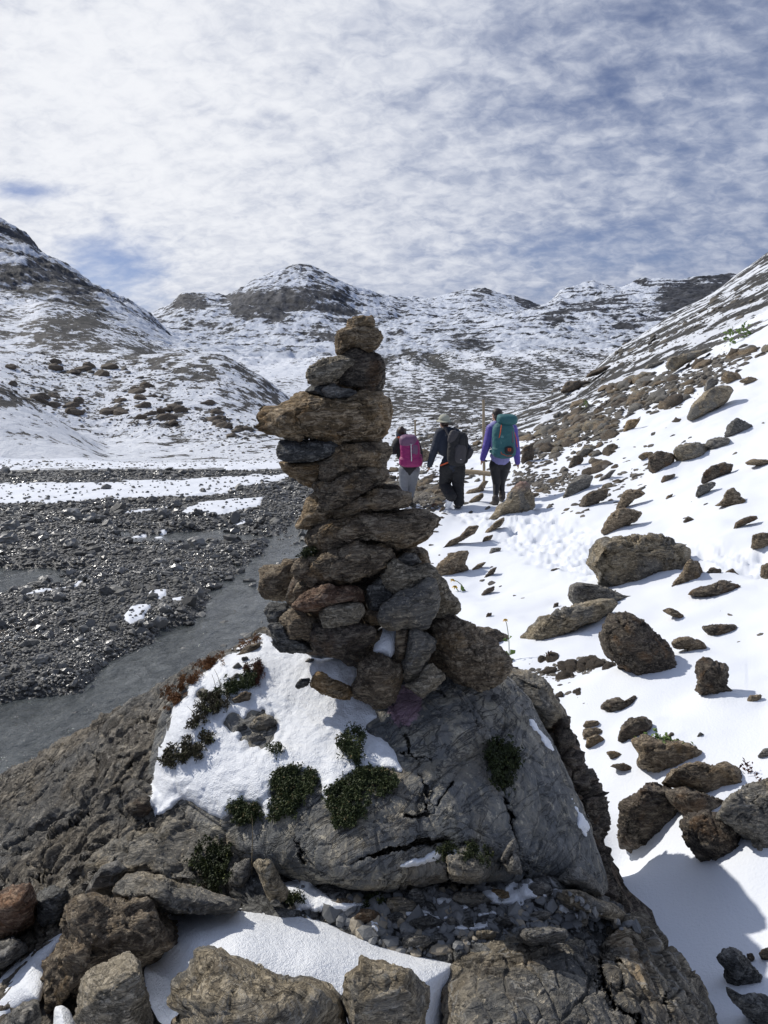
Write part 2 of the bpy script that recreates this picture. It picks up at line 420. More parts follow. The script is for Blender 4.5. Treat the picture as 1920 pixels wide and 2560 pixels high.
# darker grassy bands on the mound and the valley floor
for pl, rad, amt in (([(330, 900), (420, 893), (560, 905), (640, 950), (680, 990)], 17, 1.6), ([(400, 928), (520, 955), (600, 990), (640, 1010)], 20, 1.5),
                     ([(520, 1010), (560, 1050)], 20, .8), ([(960, 1010), (1100, 1022), (1160, 1050)], 18, 1.2), ([(1100, 994), (1180, 998), (1225, 1000)], 9, 1.3),
                     ([(1000, 905), (1200, 912), (1320, 915)], 20, 1.0), ([(1000, 880), (1110, 896)], 8, .5), ([(980, 1045), (1080, 1060)], 14, 1.0), ([(420, 910), (330, 900)], 8, .8),
                     ([(1120, 950), (1300, 962), (1380, 950)], 10, .7), ([(900, 950), (1000, 960)], 14, .8)):
    mm = (YY > 40) & (YY < 280)
    cov[mm] -= .34 * amt * sstep(line_d(PX[mm], PYn[mm] + hn[mm] * 26, pl), rad * 2.0, rad * .3)
mm = (YY > 46) & (YY < 60) & (PX > 300) & (PX < 640)
cov[mm] += .0
# foothill 110..240: rock and grass with snow gullies
fh = sstep(YY, 105, 135) * (1 - sstep(YY, 215, 260))
n2 = fbm2(XX / 9, ZZ / 7, 6, .62, 91)
cov -= fh * (.10 + .34 * sstep(PX, 520, 380) - 2.0 * n2)
# far mountains
n3 = fbm2(XX / 30, ZZ / 11 + YY / 60, 7, .68, 95)
n4 = fbm2(XX / 26 + ZZ / 40, ZZ / 3.2, 5, .62, 97)
gul = fbm2(XX / 14 + ZZ / 60, ZZ / 70 + YY / 200, 5, .6, 131)
cov -= sstep(YY, 260, 340) * .55 * np.abs(gul) * 2 - sstep(YY, 260, 340) * .22
left_m = sstep(YY, 250, 330) * (1 - sstep(YY, 380, 430)) * (PX < 470)
mid_m = sstep(YY, 430, 520) * (1 - sstep(YY, 760, 850)) * sstep(PX, 1060, 930)
oth = sstep(YY, 240, 300) * (1 - np.clip(left_m + mid_m, 0, 1))
cov -= left_m * (.78 - 2.2 * n3) + mid_m * (.50 - 2.0 * n3) + oth * (.34 - 2.2 * n4 - .5 * n3)
# cliff bands
for pl, rad, amt in (([(20, 700), (100, 730), (200, 790)], 34, 1.2), ([(80, 660), (160, 690), (250, 760)], 16, .9), ([(600, 762), (650, 756), (700, 760)], 17, 2.6), ([(710, 752), (800, 745), (850, 770)], 24, 1.2),
                     ([(455, 752), (500, 756)], 12, 1.8), ([(560, 745), (600, 735)], 6, 1.0), ([(1375, 790), (1430, 775), (1480, 760), (1560, 750)], 10, 1.0), ([(1680, 745), (1760, 725), (1830, 705)], 26, 1.8), ([(1560, 800), (1700, 760)], 16, .8),
                     ([(1190, 726), (1225, 729)], 5, 2), ([(1300, 752), (1335, 765)], 8, 2), ([(120, 830), (200, 840), (250, 870)], 24, 2.0), ([(230, 800), (320, 850), (380, 890)], 20, 1.6),
                     ([(0, 835), (120, 850), (190, 880)], 12, 1.2), ([(780, 830), (840, 845), (900, 860)], 5, 1.5), ([(1150, 850), (1210, 860)], 16, .9), ([(1010, 875), (1090, 890)], 9, 1.2)):
    mm = (YY > 100)
    cov[mm] -= np.where(YY[mm] < 240, .42, .85) * amt * sstep(line_d(PX[mm], PYn[mm] + n3[mm] * 34, pl), rad * 2.2, rad * .3)
# local slope decides too
dz = np.gradient(ZZ, axis=0) / np.gradient(YY, axis=0)
cov -= sstep(dz, .9, 2.2) * sstep(YY, 100, 200) * .45
# riverbed: bare wet gravel with left-over snow
rc = np.full(ZZ.shape, -1.0)
mm = river > .01
pxm, pym, nm = PX[mm], PY0[mm], fbm2(XX[mm] * 1.3, YY[mm] * 2.2, 4, .6, 99)
best = np.full(pxm.shape, -1.0)
for pl in ([(0, 1212), (300, 1206), (560, 1195), (720, 1186), (720, 1200), (600, 1222), (560, 1240), (480, 1246), (240, 1252), (100, 1262), (-400, 1270), (-400, 1225)],
           [(470, 1268), (560, 1252), (660, 1246), (650, 1268), (590, 1284), (500, 1292), (455, 1286)], [(290, 1284), (360, 1276), (455, 1268), (460, 1272), (350, 1284)],
           [(560, 1150), (730, 1140), (860, 1150), (740, 1172), (560, 1180)],
           [(60, 1488), (80, 1474), (140, 1462), (205, 1443), (214, 1448), (170, 1466), (110, 1490)],
           [(368, 1492), (380, 1478), (415, 1477), (420, 1494), (400, 1508), (372, 1498)], [(430, 1504), (460, 1500), (465, 1512), (440, 1512)],
           [(305, 1556), (330, 1520), (375, 1518), (380, 1532), (360, 1545), (362, 1560), (325, 1566)],
           [(298, 1326), (325, 1322), (322, 1332)], [(318, 1338), (365, 1330), (366, 1337)], [(375, 1336), (415, 1325), (405, 1337)], [(585, 1308), (612, 1300), (618, 1312), (590, 1314)]):
    sdv = -poly_sd(pxm, pym, pl) / 7 + nm * 1.3
    best = np.maximum(best, np.clip(sdv, -1, 1))
far_b = sstep(YY[mm], 24, 27) * (1.1 + 1.6 * nm)
best = np.maximum(best, np.clip(far_b - .4, -1, 1))
rc[mm] = best
cov = np.where(river > .5, rc, cov)
ZZ += .03 * sstep(rc, 0, .6) * (river > .5)
grass = np.clip(w_h * sstep(hn, -.1, .3) * .7 + g_r * .5 + (fh > .3) * .35, 0, 1)
grass = np.where(river > .5, 0, grass)
nr, nc = ZZ.shape
I = np.arange(nr * nc).reshape(nr, nc)
quads = np.stack([I[:-1, :-1], I[:-1, 1:], I[1:, 1:], I[1:, :-1]], -1).reshape(-1, 4)
qriver = (river[:-1, :-1] > .5).ravel(); qY = YY[:-1, :-1].ravel()

# --- terrain material
def terrain_mat(name, kind):
    m, t, b = new_mat(name)
    pos = t.new('ShaderNodeNewGeometry').outputs['Position']
    cv = t.attr('cover'); gr = t.attr('grass')
    sc = {'near': 7., 'hills': .75, 'far': .13, 'bed': 9.}[kind]
    n1 = t.noise(pos, sc, 9, .72); n2 = t.noise(pos, sc * .22, 5, .6)
    f = t.m('ADD', cv, t.m('MULTIPLY', t.m('SUBTRACT', n1, .5), {'near': 1.6, 'hills': 7.5, 'far': 6.5, 'bed': 1.2}[kind]))
    snowf = t.mapr(f, -.05, {'near': .12, 'hills': .20, 'far': .60, 'bed': .12}[kind])
    ra = t.mix(t.mapr(n1, .4, .6), (.026, .026, .027), (.10, .095, .088))
    rb = t.mix(n2, (.045, .044, .046), (.11, .098, .08))
    rock = t.mix(.5, ra, rb)
    if kind == 'bed':
        c1 = t.vor(pos, 16, 'F1', 'Color'); cs = t.new('ShaderNodeSeparateColor'); t.put(cs.inputs[0], c1)
        rock = t.mix(cs.outputs[0], (.030, .030, .029), (.12, .118, .11))
        rust = t.mapr(t.noise(pos, .55, 4, .6), .62, .7)
        rock = t.mix(t.m('MULTIPLY', rust, .65), rock, (.075, .042, .014))
    elif kind == 'far':
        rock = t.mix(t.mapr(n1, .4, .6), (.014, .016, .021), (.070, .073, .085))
    gcol = t.mix(t.mapr(n1, .44, .56), (.012, .013, .012), (.040, .039, .032))
    rock = t.mix(t.m('MULTIPLY', gr, .8), rock, gcol)
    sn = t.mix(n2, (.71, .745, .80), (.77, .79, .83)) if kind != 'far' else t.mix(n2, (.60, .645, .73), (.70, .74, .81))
    t.put(b.inputs['Base Color'], t.mix(snowf, rock, sn))
    t.put(b.inputs['Roughness'], t.mix(snowf, (.42,) * 3, (.65,) * 3) if kind == 'bed' else .72)
    b.inputs['Specular IOR Level'].default_value = .5 if kind == 'bed' else .3
    if kind in ('near', 'bed'):
        gs = t.noise(pos, 90, 3, .7)
        h = t.m('ADD', t.m('MULTIPLY', snowf, .012), t.m('MULTIPLY', gs, .0035))
        h = t.m('ADD', h, t.m('MULTIPLY', t.m('MULTIPLY', n1, t.m('SUBTRACT', 1, snowf)), .06))
        t.put(b.inputs['Normal'], t.bump(h, .9, 1.0))
        if kind == 'near':
            b.inputs['Subsurface Weight'].default_value = 0
    else:
        h = t.m('ADD', t.m('MULTIPLY', n1, .5 if kind == 'hills' else 3.5), t.m('MULTIPLY', snowf, .05))
        t.put(b.inputs['Normal'], t.bump(h, .8, 1.0))
    return m
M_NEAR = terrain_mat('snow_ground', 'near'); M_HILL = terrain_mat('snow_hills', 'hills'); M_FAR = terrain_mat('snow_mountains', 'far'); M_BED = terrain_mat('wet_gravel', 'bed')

def sub_terrain(name, sel, mat):
    V = np.stack([XX, YY, ZZ], -1).reshape(-1, 3)
    q = quads[sel]; used = np.unique(q); remap = np.full(nr * nc, -1); remap[used] = np.arange(len(used))
    at = {'cover': cov.ravel()[used], 'grass': grass.ravel()[used]}
    o = link(name, np_mesh(name, V[used], remap[q], [mat], True, at)); o['kind'] = 'structure'
    return o
# --- river surface
def terr_hit(px, py, y0=1.2, y1=1290.):
    """first terrain point seen at photo pixel (px,py)"""
    j = int(np.argmin(np.abs(cols - px)))
    col = PYf[:, j]; k0 = np.searchsorted(rows, y0)
    k = np.argmax(col[k0:] <= py) + k0
    if col[k] > py: return None
    if k > k0 and col[k - 1] != col[k]:
        a = (col[k - 1] - py) / (col[k - 1] - col[k]); Y = rows[k - 1] + a * (rows[k] - rows[k - 1])
    else: Y = rows[k]
    return np.array(W(px, py, Y))
PYf = HY - ZZ / YY * F
def terr_z(X, Y):
    i = np.clip(np.searchsorted(rows, Y), 1, nr - 1); a = (Y - rows[i - 1]) / (rows[i] - rows[i - 1])
    p = CX + X / Y * F
    return np.interp(p, cols, ZZ[i - 1]) * (1 - a) + np.interp(p, cols, ZZ[i]) * a

mw, t, b = new_mat('river_water')
pos = t.new('ShaderNodeNewGeometry').outputs['Position']
mp = t.new('ShaderNodeMapping'); t.put(mp.inputs[0], pos); mp.inputs['Rotation'].default_value = (0, 0, .5); mp.inputs['Scale'].default_value = (1.6, .9, 1)
n1 = t.noise(mp.outputs[0], 2.6, 5, .66, .8); n2 = t.noise(mp.outputs[0], 9, 4, .65, .6)
h = t.m('ADD', t.m('MULTIPLY', n1, .045), t.m('MULTIPLY', n2, .022))
t.put(b.inputs['Normal'], t.bump(h, 1.0, 1.0))
t.put(b.inputs['Base Color'], t.mix(t.mapr(n1, .35, .7), (.030, .036, .037), (.09, .098, .096)))
b.inputs['Roughness'].default_value = .07; b.inputs['IOR'].default_value = 1.33; b.inputs['Specular IOR Level'].default_value = .9
wx = np.linspace(-14, 1.6, 420); wy = np.linspace(3.0, 25, 560)
gx, gy = np.meshgrid(wx, wy)
gz = -2.655 + .020 * fbm2(gx * 2.4, gy * 1.6, 5, .62, 107)
I2 = np.arange(gx.size).reshape(gx.shape)
q2 = np.stack([I2[:-1, :-1], I2[:-1, 1:], I2[1:, 1:], I2[1:, :-1]], -1).reshape(-1, 4)
wo = link('river', np_mesh('river', np.stack([gx, gy, gz], -1).reshape(-1, 3), q2, [mw])); wo['kind'] = 'structure'
# ------------------------------------------------------------------ rock materials
def rock_mat(name, c_dark, c_mid, c_light, scale=9., ochre=None, veins=0., crack=1., wet=0., strata=(1, 1, 2.6), grey=0.):
    m, t, b = new_mat(name)
    tc = t.new('ShaderNodeTexCoord').outputs['Object']
    oi = t.new('ShaderNodeObjectInfo').outputs['Random']
    off = t.new('ShaderNodeCombineXYZ'); t.put(off.inputs[0], t.m('MULTIPLY', oi, 37.)); t.put(off.inputs[1], t.m('MULTIPLY', oi, 91.))
    p = t.vmath('ADD', tc, off.outputs[0])
    mp = t.new('ShaderNodeMapping'); t.put(mp.inputs[0], p); mp.inputs['Scale'].default_value = strata; mp.inputs['Rotation'].default_value = (.25, .35, .2)
    q = mp.outputs[0]
    n1 = t.noise(q, scale * .45, 7, .62, .5); n2 = t.noise(q, scale * 2.2, 7, .68, .8); n3 = t.noise(p, scale * 9, 4, .7)
    v1 = t.vor(t.vmath('ADD', q, t.vmath('SCALE', t.noise(q, scale * .8, 4, .6, 0, 'Color'), .22)), scale * .55, 'DISTANCE_TO_EDGE')
    c = t.mix(t.mapr(n1, .32, .68), c_dark, c_mid)
    c = t.mix(t.m('MULTIPLY', t.mapr(n2, .47, .60), .8), c, c_light)
    ln = t.noise(t.vmath('MULTIPLY', q, (1., 1., 4.)), scale * 1.1, 5, .62, .9); c = t.mix(t.m('MULTIPLY', t.mapr(t.m('ABSOLUTE', t.m('SUBTRACT', ln, .5)), .022, .003), .75), c, tuple(x * .28 for x in c_dark))
    if ochre: c = t.mix(t.m('MULTIPLY', t.mapr(t.noise(p, scale * .7, 5, .6, .3), .52, .68), .42), c, ochre)
    if grey: c = t.mix(t.m('MULTIPLY', t.mapr(t.noise(p, scale * .33, 5, .58, .2), .46, .56), grey), c, (.15, .16, .165))
    # lichen / fresh scars
    c = t.mix(t.m('MULTIPLY', t.mapr(n3, .58, .66), .5), c, tuple(min(1, x * 1.7) for x in c_light))
    c = t.mix(t.m('MULTIPLY', t.mapr(n3, .42, .34), .65), c, tuple(x * .45 for x in c_dark))
    if veins:
        vv = t.noise(t.vmath('ADD', p, (5., 3., 1.)), scale * .5, 4, .55, 1.2)
        ridge = t.m('ABSOLUTE', t.m('SUBTRACT', vv, .5))
        c = t.mix(t.m('MULTIPLY', t.mapr(ridge, .012, .002), veins), c, (.42, .41, .38))
    cr = t.mapr(v1, .0, .035)
    gate = t.mapr(t.noise(p, scale * .6, 3), .42, .6)
    crk = t.m('MULTIPLY', t.m('SUBTRACT', 1, cr), t.m('MULTIPLY', gate, crack))
    t.put(b.inputs['Base Color'], t.mix(t.m('MULTIPLY', crk, .6), c, (.02, .017, .014)))
    if wet:
        wn = t.mapr(t.noise(p, scale * .35, 4), .45, .62)
        t.put(b.inputs['Roughness'], t.m('SUBTRACT', .78, t.m('MULTIPLY', wn, wet)))
    else: b.inputs['Roughness'].default_value = .8
    b.inputs['Specular IOR Level'].default_value = .35
    h = t.m('ADD', t.m('MULTIPLY', n2, .10 / scale * 2.6), t.m('MULTIPLY', n3, .045 / scale)); h = t.m('ADD', h, t.m('MULTIPLY', t.mapr(t.m('ABSOLUTE', t.m('SUBTRACT', ln, .5)), .0, .03), .03 / scale))
    h = t.m('ADD', h, t.m('MULTIPLY', n1, .12 / scale)); h = t.m('ADD', h, t.m('MULTIPLY', t.vor(q, scale * 2.6, 'F1'), .07 / scale))
    h = t.m('SUBTRACT', h, t.m('MULTIPLY', crk, .07 / scale))
    t.put(b.inputs['Normal'], t.bump(h, 1.0, 1.0))
    return m
MR = {
 'brown': rock_mat('brown_schist', (0.096, 0.072, 0.049), (0.239, 0.184, 0.122), (0.402, 0.330, 0.233), 9, ochre=(0.363, 0.229, 0.093), crack=1),
 'ochre': rock_mat('ochre_schist', (0.132, 0.089, 0.045), (0.302, 0.214, 0.115), (0.498, 0.390, 0.259), 9, ochre=(0.426, 0.242, 0.082), crack=1),
 'grey': rock_mat('grey_limestone', (0.103, 0.100, 0.094), (0.216, 0.204, 0.180), (0.375, 0.346, 0.294), 9, crack=.8, veins=.35),
 'tan': rock_mat('tan_limestone', (0.161, 0.130, 0.087), (0.322, 0.266, 0.178), (0.515, 0.438, 0.312), 9, grey=.6, crack=.8, veins=.3),
 'dark': rock_mat('dark_schist', (0.048, 0.039, 0.031), (0.126, 0.100, 0.078), (0.240, 0.203, 0.151), 11, ochre=(0.222, 0.116, 0.043), crack=1),
 'slate': rock_mat('dark_slate', (.060, .060, .057), (.130, .128, .120), (.25, .245, .225), 11, crack=.8, veins=.3),
 'maroon': rock_mat('maroon_schist', (0.096, 0.055, 0.043), (0.182, 0.114, 0.089), (0.321, 0.250, 0.198), 9, crack=.8),
 'red': rock_mat('reddish_schist', (0.116, 0.065, 0.042), (0.247, 0.147, 0.093), (0.380, 0.275, 0.191), 9, ochre=(0.329, 0.155, 0.057), crack=.8),
 'pale': rock_mat('pale_lichened_stone', (0.156, 0.133, 0.096), (0.325, 0.278, 0.199), (0.521, 0.455, 0.348), 12, crack=1),
 'slab': rock_mat('wet_brown_slab', (.075, .064, .050), (.185, .158, .120), (.33, .29, .225), 5, grey=.45, crack=1, wet=.45, strata=(2.2, .8, 2.4)),
 'face': rock_mat('grey_and_tan_rock_face', (.145, .150, .148), (.270, .262, .240), (.43, .39, .30), 4.2, ochre=(.44, .33, .18), grey=.5, crack=.5, veins=.22, strata=(1.2, 1.2, .8)),
 'ledge': rock_mat('tan_streaked_ledge_rock', (0.121, 0.104, 0.079), (0.269, 0.228, 0.164), (0.512, 0.442, 0.327), 5, ochre=(0.426, 0.276, 0.131), grey=.55, crack=.9, veins=.5, strata=(1, 1.5, 2.2)),
}

_t = NT(MR['face'].node_tree); _b = _t.n['Principled BSDF']; _src = _b.inputs['Base Color'].links[0].from_socket
_t.put(_b.inputs['Base Color'], _t.mix(_t.m('MULTIPLY', _t.attr('paint'), .62), _src, (.56, .34, .42)))
# ------------------------------------------------------------------ solids built from an outline
BV = {}
def chaikin(P, n=1):
    P = np.array(P, float)
    for _ in range(n):
        Q = np.roll(P, -1, 0); P = np.stack([.88 * P + .12 * Q, .12 * P + .88 * Q], 1).reshape(-1, 2)
    return P
def radii(poly, c, th):
    """distance from c to the outline in the directions th"""
    P = np.asarray(poly, float) - c; Q = np.roll(P, -1, 0); D = Q - P
    r = np.zeros(len(th)); dx, dy = np.cos(th), np.sin(th)
    for (ax, ay), (ex, ey) in zip(P, D):
        den = dx * ey - dy * ex
        den = np.where(np.abs(den) < 1e-9, 1e-9, den)
        tt = (ax * ey - ay * ex) / den; s = (ax * dy - ay * dx) / den
        ok = (tt > 0) & (s >= -1e-6) & (s <= 1 + 1e-6)
        r = np.where(ok, np.maximum(r, tt), r)
    m = r.max(); return np.where(r < m * .05, m * .05, r)
def centroid(P):
    P = np.asarray(P, float); Q = np.roll(P, -1, 0); c = P[:, 0] * Q[:, 1] - Q[:, 0] * P[:, 1]; A = c.sum() / 2
    return np.array([((P[:, 0] + Q[:, 0]) * c).sum(), ((P[:, 1] + Q[:, 1]) * c).sum()]) / (6 * A)

BED = np.array([.25, .12, .96]); BED /= np.linalg.norm(BED)
def roughen(V, Fc, size, seed, rough=1., strata=1., crack=1., bed=BED, low=1.):
    """geological relief along the normals: lumps, layers, cracks, grit"""
    N = vnormals(V, Fc); q = V / size + seed * 3.17
    wob = fbm3(q * 1.1, 3, .5, seed + 1)
    d = low * .060 * fbm3(q * 1.25, 3, .5, seed)
    if strata:
        tcoord = (q @ bed) * 5.5 + wob * 2.6
        fr = tcoord - np.floor(tcoord); step = np.where(fr < .82, fr / .82, (1 - fr) / .18)
        d += strata * .030 * (step - .5) * (0.5 + sstep(fbm3(q * .9, 2, .5, seed + 9), -.2, .25))
        fr2 = (tcoord * 3.3) % 1; d += strata * .010 * (np.abs(fr2 - .5) * 2 - .5)
    if crack:
        f1, f2, cid = voro3(q * 1.9 + .35 * np.stack([wob, -wob, wob], 1), seed + 3)
        d += crack * ((cid & np.uint32(255)) / 255.0 - .5) * .095 - crack * .05 * sstep(f2 - f1, .05, .0)
        f1, f2, cid = voro3(q * 4.7 + .3, seed + 5)
        d += crack * ((cid & np.uint32(255)) / 255.0 - .5) * .045 - crack * .03 * sstep(f2 - f1, .09, .0)
    d += rough * .030 * fbm3(q * 5.5, 5, .62, seed + 7, True)
    return V + N * (d * size)[:, None]

def outline_rock(name, poly, Y, T=None, mat='brown', seed=1, res=5, tilt=(0, 0), e=.55, facets=15, rough=1., strata=1., crack=1., low=1., bed=BED, keep=None, parent=None, grow=1.):
    """a stone whose outline seen from the path is poly, lying at depth Y with real thickness T"""
    poly = chaikin(poly); c = centroid(poly); mx = np.abs(poly - c).mean() * 1.6
    if T is None: T = mx * 2 / F * Y * .85
    D, Fc = ico(res); r = np.random.default_rng(seed)
    rho = np.hypot(D[:, 0], D[:, 2]); th = np.arctan2(D[:, 2], D[:, 0])
    rr = rho ** e; dd = np.sign(D[:, 1]) * np.abs(D[:, 1]) ** e
    P = np.stack([rr * np.cos(th), dd, rr * np.sin(th)], 1)
    for _ in range(facets):
        n = r.normal(size=3); n[1] = -abs(n[1]) * 1.4; n /= np.linalg.norm(n)
        k = r.uniform(.58, .90); over = P @ n - k; P = P - np.outer(np.maximum(over, 0) * .92, n)
    rho = np.hypot(P[:, 0], P[:, 2]); th = np.arctan2(P[:, 2], P[:, 0])
    for _ in range(facets * 3):          # small chipped faces
        n = r.normal(size=3); n /= np.linalg.norm(n); k = np.quantile(P @ n, r.uniform(.90, .985)); over = P @ n - k; P = P - np.outer(np.maximum(over, 0) * .9, n)
    rho = np.hypot(P[:, 0], P[:, 2]); th = np.arctan2(P[:, 2], P[:, 0])
    nb = 48; bi = np.clip(((th + np.pi) / (2 * np.pi) * nb).astype(int), 0, nb - 1); mxr = np.zeros(nb); np.maximum.at(mxr, bi, rho)
    mxr = np.maximum(mxr, .5); mxr = .5 * mxr + .25 * (np.roll(mxr, 1) + np.roll(mxr, -1))
    ctr = (np.arange(nb) + .5) / nb * 2 * np.pi - np.pi
    rho = rho / np.interp(th, np.concatenate([[ctr[0] - 2 * np.pi / nb], ctr, [ctr[-1] + 2 * np.pi / nb]]), np.concatenate([[mxr[-1]], mxr, [mxr[0]]]))
    tt = np.linspace(-np.pi, np.pi, 721); R = radii(poly, c, tt)
    jag = 1 + .05 * fbm2(np.cos(tt) * 3.1 + seed, np.sin(tt) * 3.1, 4, .75, seed)
    Rv = np.interp(th, tt, R * jag) * 1.01 * grow
    px = c[0] + rho * Rv * np.cos(th); py = c[1] + rho * Rv * np.sin(th)
    Yv = Y + tilt[0] * (px - c[0]) + tilt[1] * (py - c[1]) + P[:, 1] * T / 2
    V = np.stack([(px - CX) / F * Yv, Yv, -(py - HY) / F * Yv], 1)
    Fc2 = Fc[:, ::-1]
    size = mx / F * Y
    V = roughen(V, Fc2, size, seed, rough, strata, crack, bed, low)
    o0 = V.mean(0); o0[2] = V[:, 2].min()
    if keep is not None: BV[keep] = (V.copy(), Fc2)
    o = link(name, np_mesh(name, V - o0, Fc2, [MR[mat] if isinstance(mat, str) else mat]), parent, o0)
    if name == 'cairn_stone' and os_check: pass
    return o
os_check = False

def tps(pts, vals):
    P = np.array(pts, float) / 1000; n = len(P)
    r2 = ((P[:, None] - P[None]) ** 2).sum(-1); K = np.where(r2 > 0, .5 * r2 * np.log(r2 + 1e-12), 0) + np.eye(n) * 1e-5
    A = np.zeros((n + 3, n + 3)); A[:n, :n] = K; A[:n, n] = 1; A[:n, n + 1:] = P; A[n, :n] = 1; A[n + 1:, :n] = P.T
    w = np.linalg.solve(A, np.concatenate([vals, np.zeros(3)]))
    def f(x, y):
        q0 = np.asarray(x) / 1000; q1 = np.asarray(y) / 1000; s = w[n] + w[n + 1] * q0 + w[n + 2] * q1
        for i in range(n):
            r2 = (q0 - P[i, 0]) ** 2 + (q1 - P[i, 1]) ** 2; s = s + w[i] * .5 * r2 * np.log(r2 + 1e-12)
        return s
    return f

def radial_sheet(poly, nth, nr_, center=None, smooth=1):
    poly = chaikin(poly, smooth); c = centroid(poly) if center is None else np.array(center, float)
    th = np.linspace(-np.pi, np.pi, nth, endpoint=False); R = radii(poly, c, th)
    tt = np.linspace(0, 1, nr_ + 1)[1:] ** .85
    px = c[0] + np.outer(tt, R * np.cos(th)); py = c[1] + np.outer(tt, R * np.sin(th))
    px = np.concatenate([[c[0]], px.ravel()]); py = np.concatenate([[c[1]], py.ravel()])
    tv = np.concatenate([[0], np.repeat(tt, nth)])
    i = np.arange(nth); j = (i + 1) % nth
    tri = np.stack([np.zeros(nth, int), 1 + j, 1 + i], 1)
    qs = [np.stack([1 + k * nth + i, 1 + k * nth + j, 1 + (k + 1) * nth + j, 1 + (k + 1) * nth + i], 1) for k in range(nr_ - 1)]
    q = np.concatenate(qs)
    tri2 = np.concatenate([tri, q[:, [0, 1, 2]], q[:, [0, 2, 3]]])
    return px, py, tv, tri2, poly

def relief_rock(name, poly, ctrl, mat, seed, size, roll=.12, back=.5, nth=420, nr_=150, cracks=(), facet=None, rough=1., strata=1., crack=1., low=1., bed=BED, center=None, keep=None, bumps=(), paint=None):
    """bedrock: a front surface whose depth comes from control points, rounded away at its edge, closed behind"""
    px, py, tv, tri, poly2 = radial_sheet(poly, nth, nr_, center)
    f = tps([(a, b_) for a, b_, _ in ctrl], np.array([c_ for _, _, c_ in ctrl]))
    Y = f(px, py)
    sdm = -poly_sd(px, py, poly2) / F * Y          # metres from the edge
    q = np.clip(1 - sdm / roll, 0, 1); Y = Y + roll * (1 - np.sqrt(np.clip(1 - q * q, 0, 1)))
    for pts, wd_, dp in cracks:
        wob = fbm2(px / 45, py / 45, 4, .65, seed + 40) * 20; wv = wd_ * (.55 + .5 * fbm2(px / 30, py / 30, 2, .5, seed + 41))
        d = line_d(px + wob, py - wob, pts); Y = Y + dp * sstep(d, np.maximum(wv, 2.), 0)
    for bx, by, br, dp in bumps:
        d = np.hypot(px - bx, py - by) / br; Y = Y - dp * np.exp(-d ** 2)
    V = np.stack([(px - CX) / F * Y, Y, -(py - HY) / F * Y], 1)
    nV = len(V)
    Yb = Y + back * np.sqrt(np.clip(1 - tv ** 2, 0, 1)) + .002
    Vb = np.stack([(px - CX) / F * Yb, Yb, -(py - HY) / F * Yb], 1)
    edge = nV - nth + np.arange(nth)
    tb = tri[:, ::-1] + nV
    tb2 = tb.copy()
    for k in range(3):
        mk = tb2[:, k] >= nV + nV - nth; tb2[mk, k] -= nV     # share the rim
    Vall = np.concatenate([V, Vb[:nV - nth]]); Fall = np.concatenate([tri, tb2])
    Vall = roughen(Vall, Fall, size, seed, rough, strata, crack, bed, low)
    o0 = Vall.mean(0); o0[2] = Vall[:, 2].min()
    if keep is not None: BV[keep] = (Vall.copy(), Fall)
    at = None
    if paint: pv = sstep(poly_sd(px, py, paint) + 16 * fbm2(px / 14, py / 14, 3, .6, 4), 5, -5); at = {'paint': np.concatenate([pv, np.zeros(nV - nth)])}
    return link(name, np_mesh(name, Vall - o0, Fall, [MR[mat] if isinstance(mat, str) else mat], True, at), None, o0)

def Zf(s, ox, oy): return lambda pts: [(ox + s * x, oy + s * y) for x, y in pts]
ZA = Zf(.33755, 620, 760); ZB = Zf(.42194, 620, 1250); Z3 = Zf(.42194, 350, 1580); Z6 = Zf(.45208, 0, 1900); Z7 = Zf(.51236, 650, 2100)
ZP = Zf(.24111, 940, 980); ZR1 = Zf(.57866, 960, 600); ZR2 = Zf(.49427, 1100, 1250); ZRL = Zf(.40386, 1250, 1700); Z4 = Zf(.42194, 900, 1680)

# ------------------------------------------------------------------ the rock outcrop
o = relief_rock('bedrock_slab', [(-420, 2240), (-200, 2075), (0, 1955), (75, 1915), (150, 1870), (278, 1790), (330, 1755), (382, 1735), (463, 1678), (555, 1631), (671, 1568), (800, 1590), (820, 1800), (840, 2050), (900, 2300), (900, 2700), (-300, 2900), (-500, 2600)],
    [(671, 1575, 2.95), (0, 1960, 3.15), (-400, 2250, 3.1), (350, 1760, 3.0), (200, 2100, 2.45), (0, 2300, 2.3), (200, 2400, 2.05), (400, 2050, 2.42), (500, 1900, 2.6), (650, 1750, 2.8), (700, 2250, 2.18), (700, 2600, 1.9), (-300, 2700, 1.9), (0, 2600, 1.85), (300, 2250, 2.25), (850, 2650, 1.85), (830, 1700, 2.9)],
    'slab', 3, .55, roll=.25, back=.8, nth=560, nr_=260, center=(330, 2150), keep='slab', strata=.7, rough=1.9, crack=.6, bed=np.array([.55, -.5, .67]),
    cracks=[([(0, 2010), (130, 1960), (260, 1900), (370, 1800)], 9, .05), ([(-100, 2190), (100, 2130), (250, 2010), (340, 1900)], 12, .07), ([(0, 2230), (150, 2180), (300, 2120)], 10, .06), ([(300, 1960), (330, 2030), (370, 2090)], 14, .07), ([(60, 2380), (150, 2330), (180, 2260)], 12, .08)])
tag(o, 'large wet brown bedrock slab sloping down to the river on the left', 'bedrock slab')
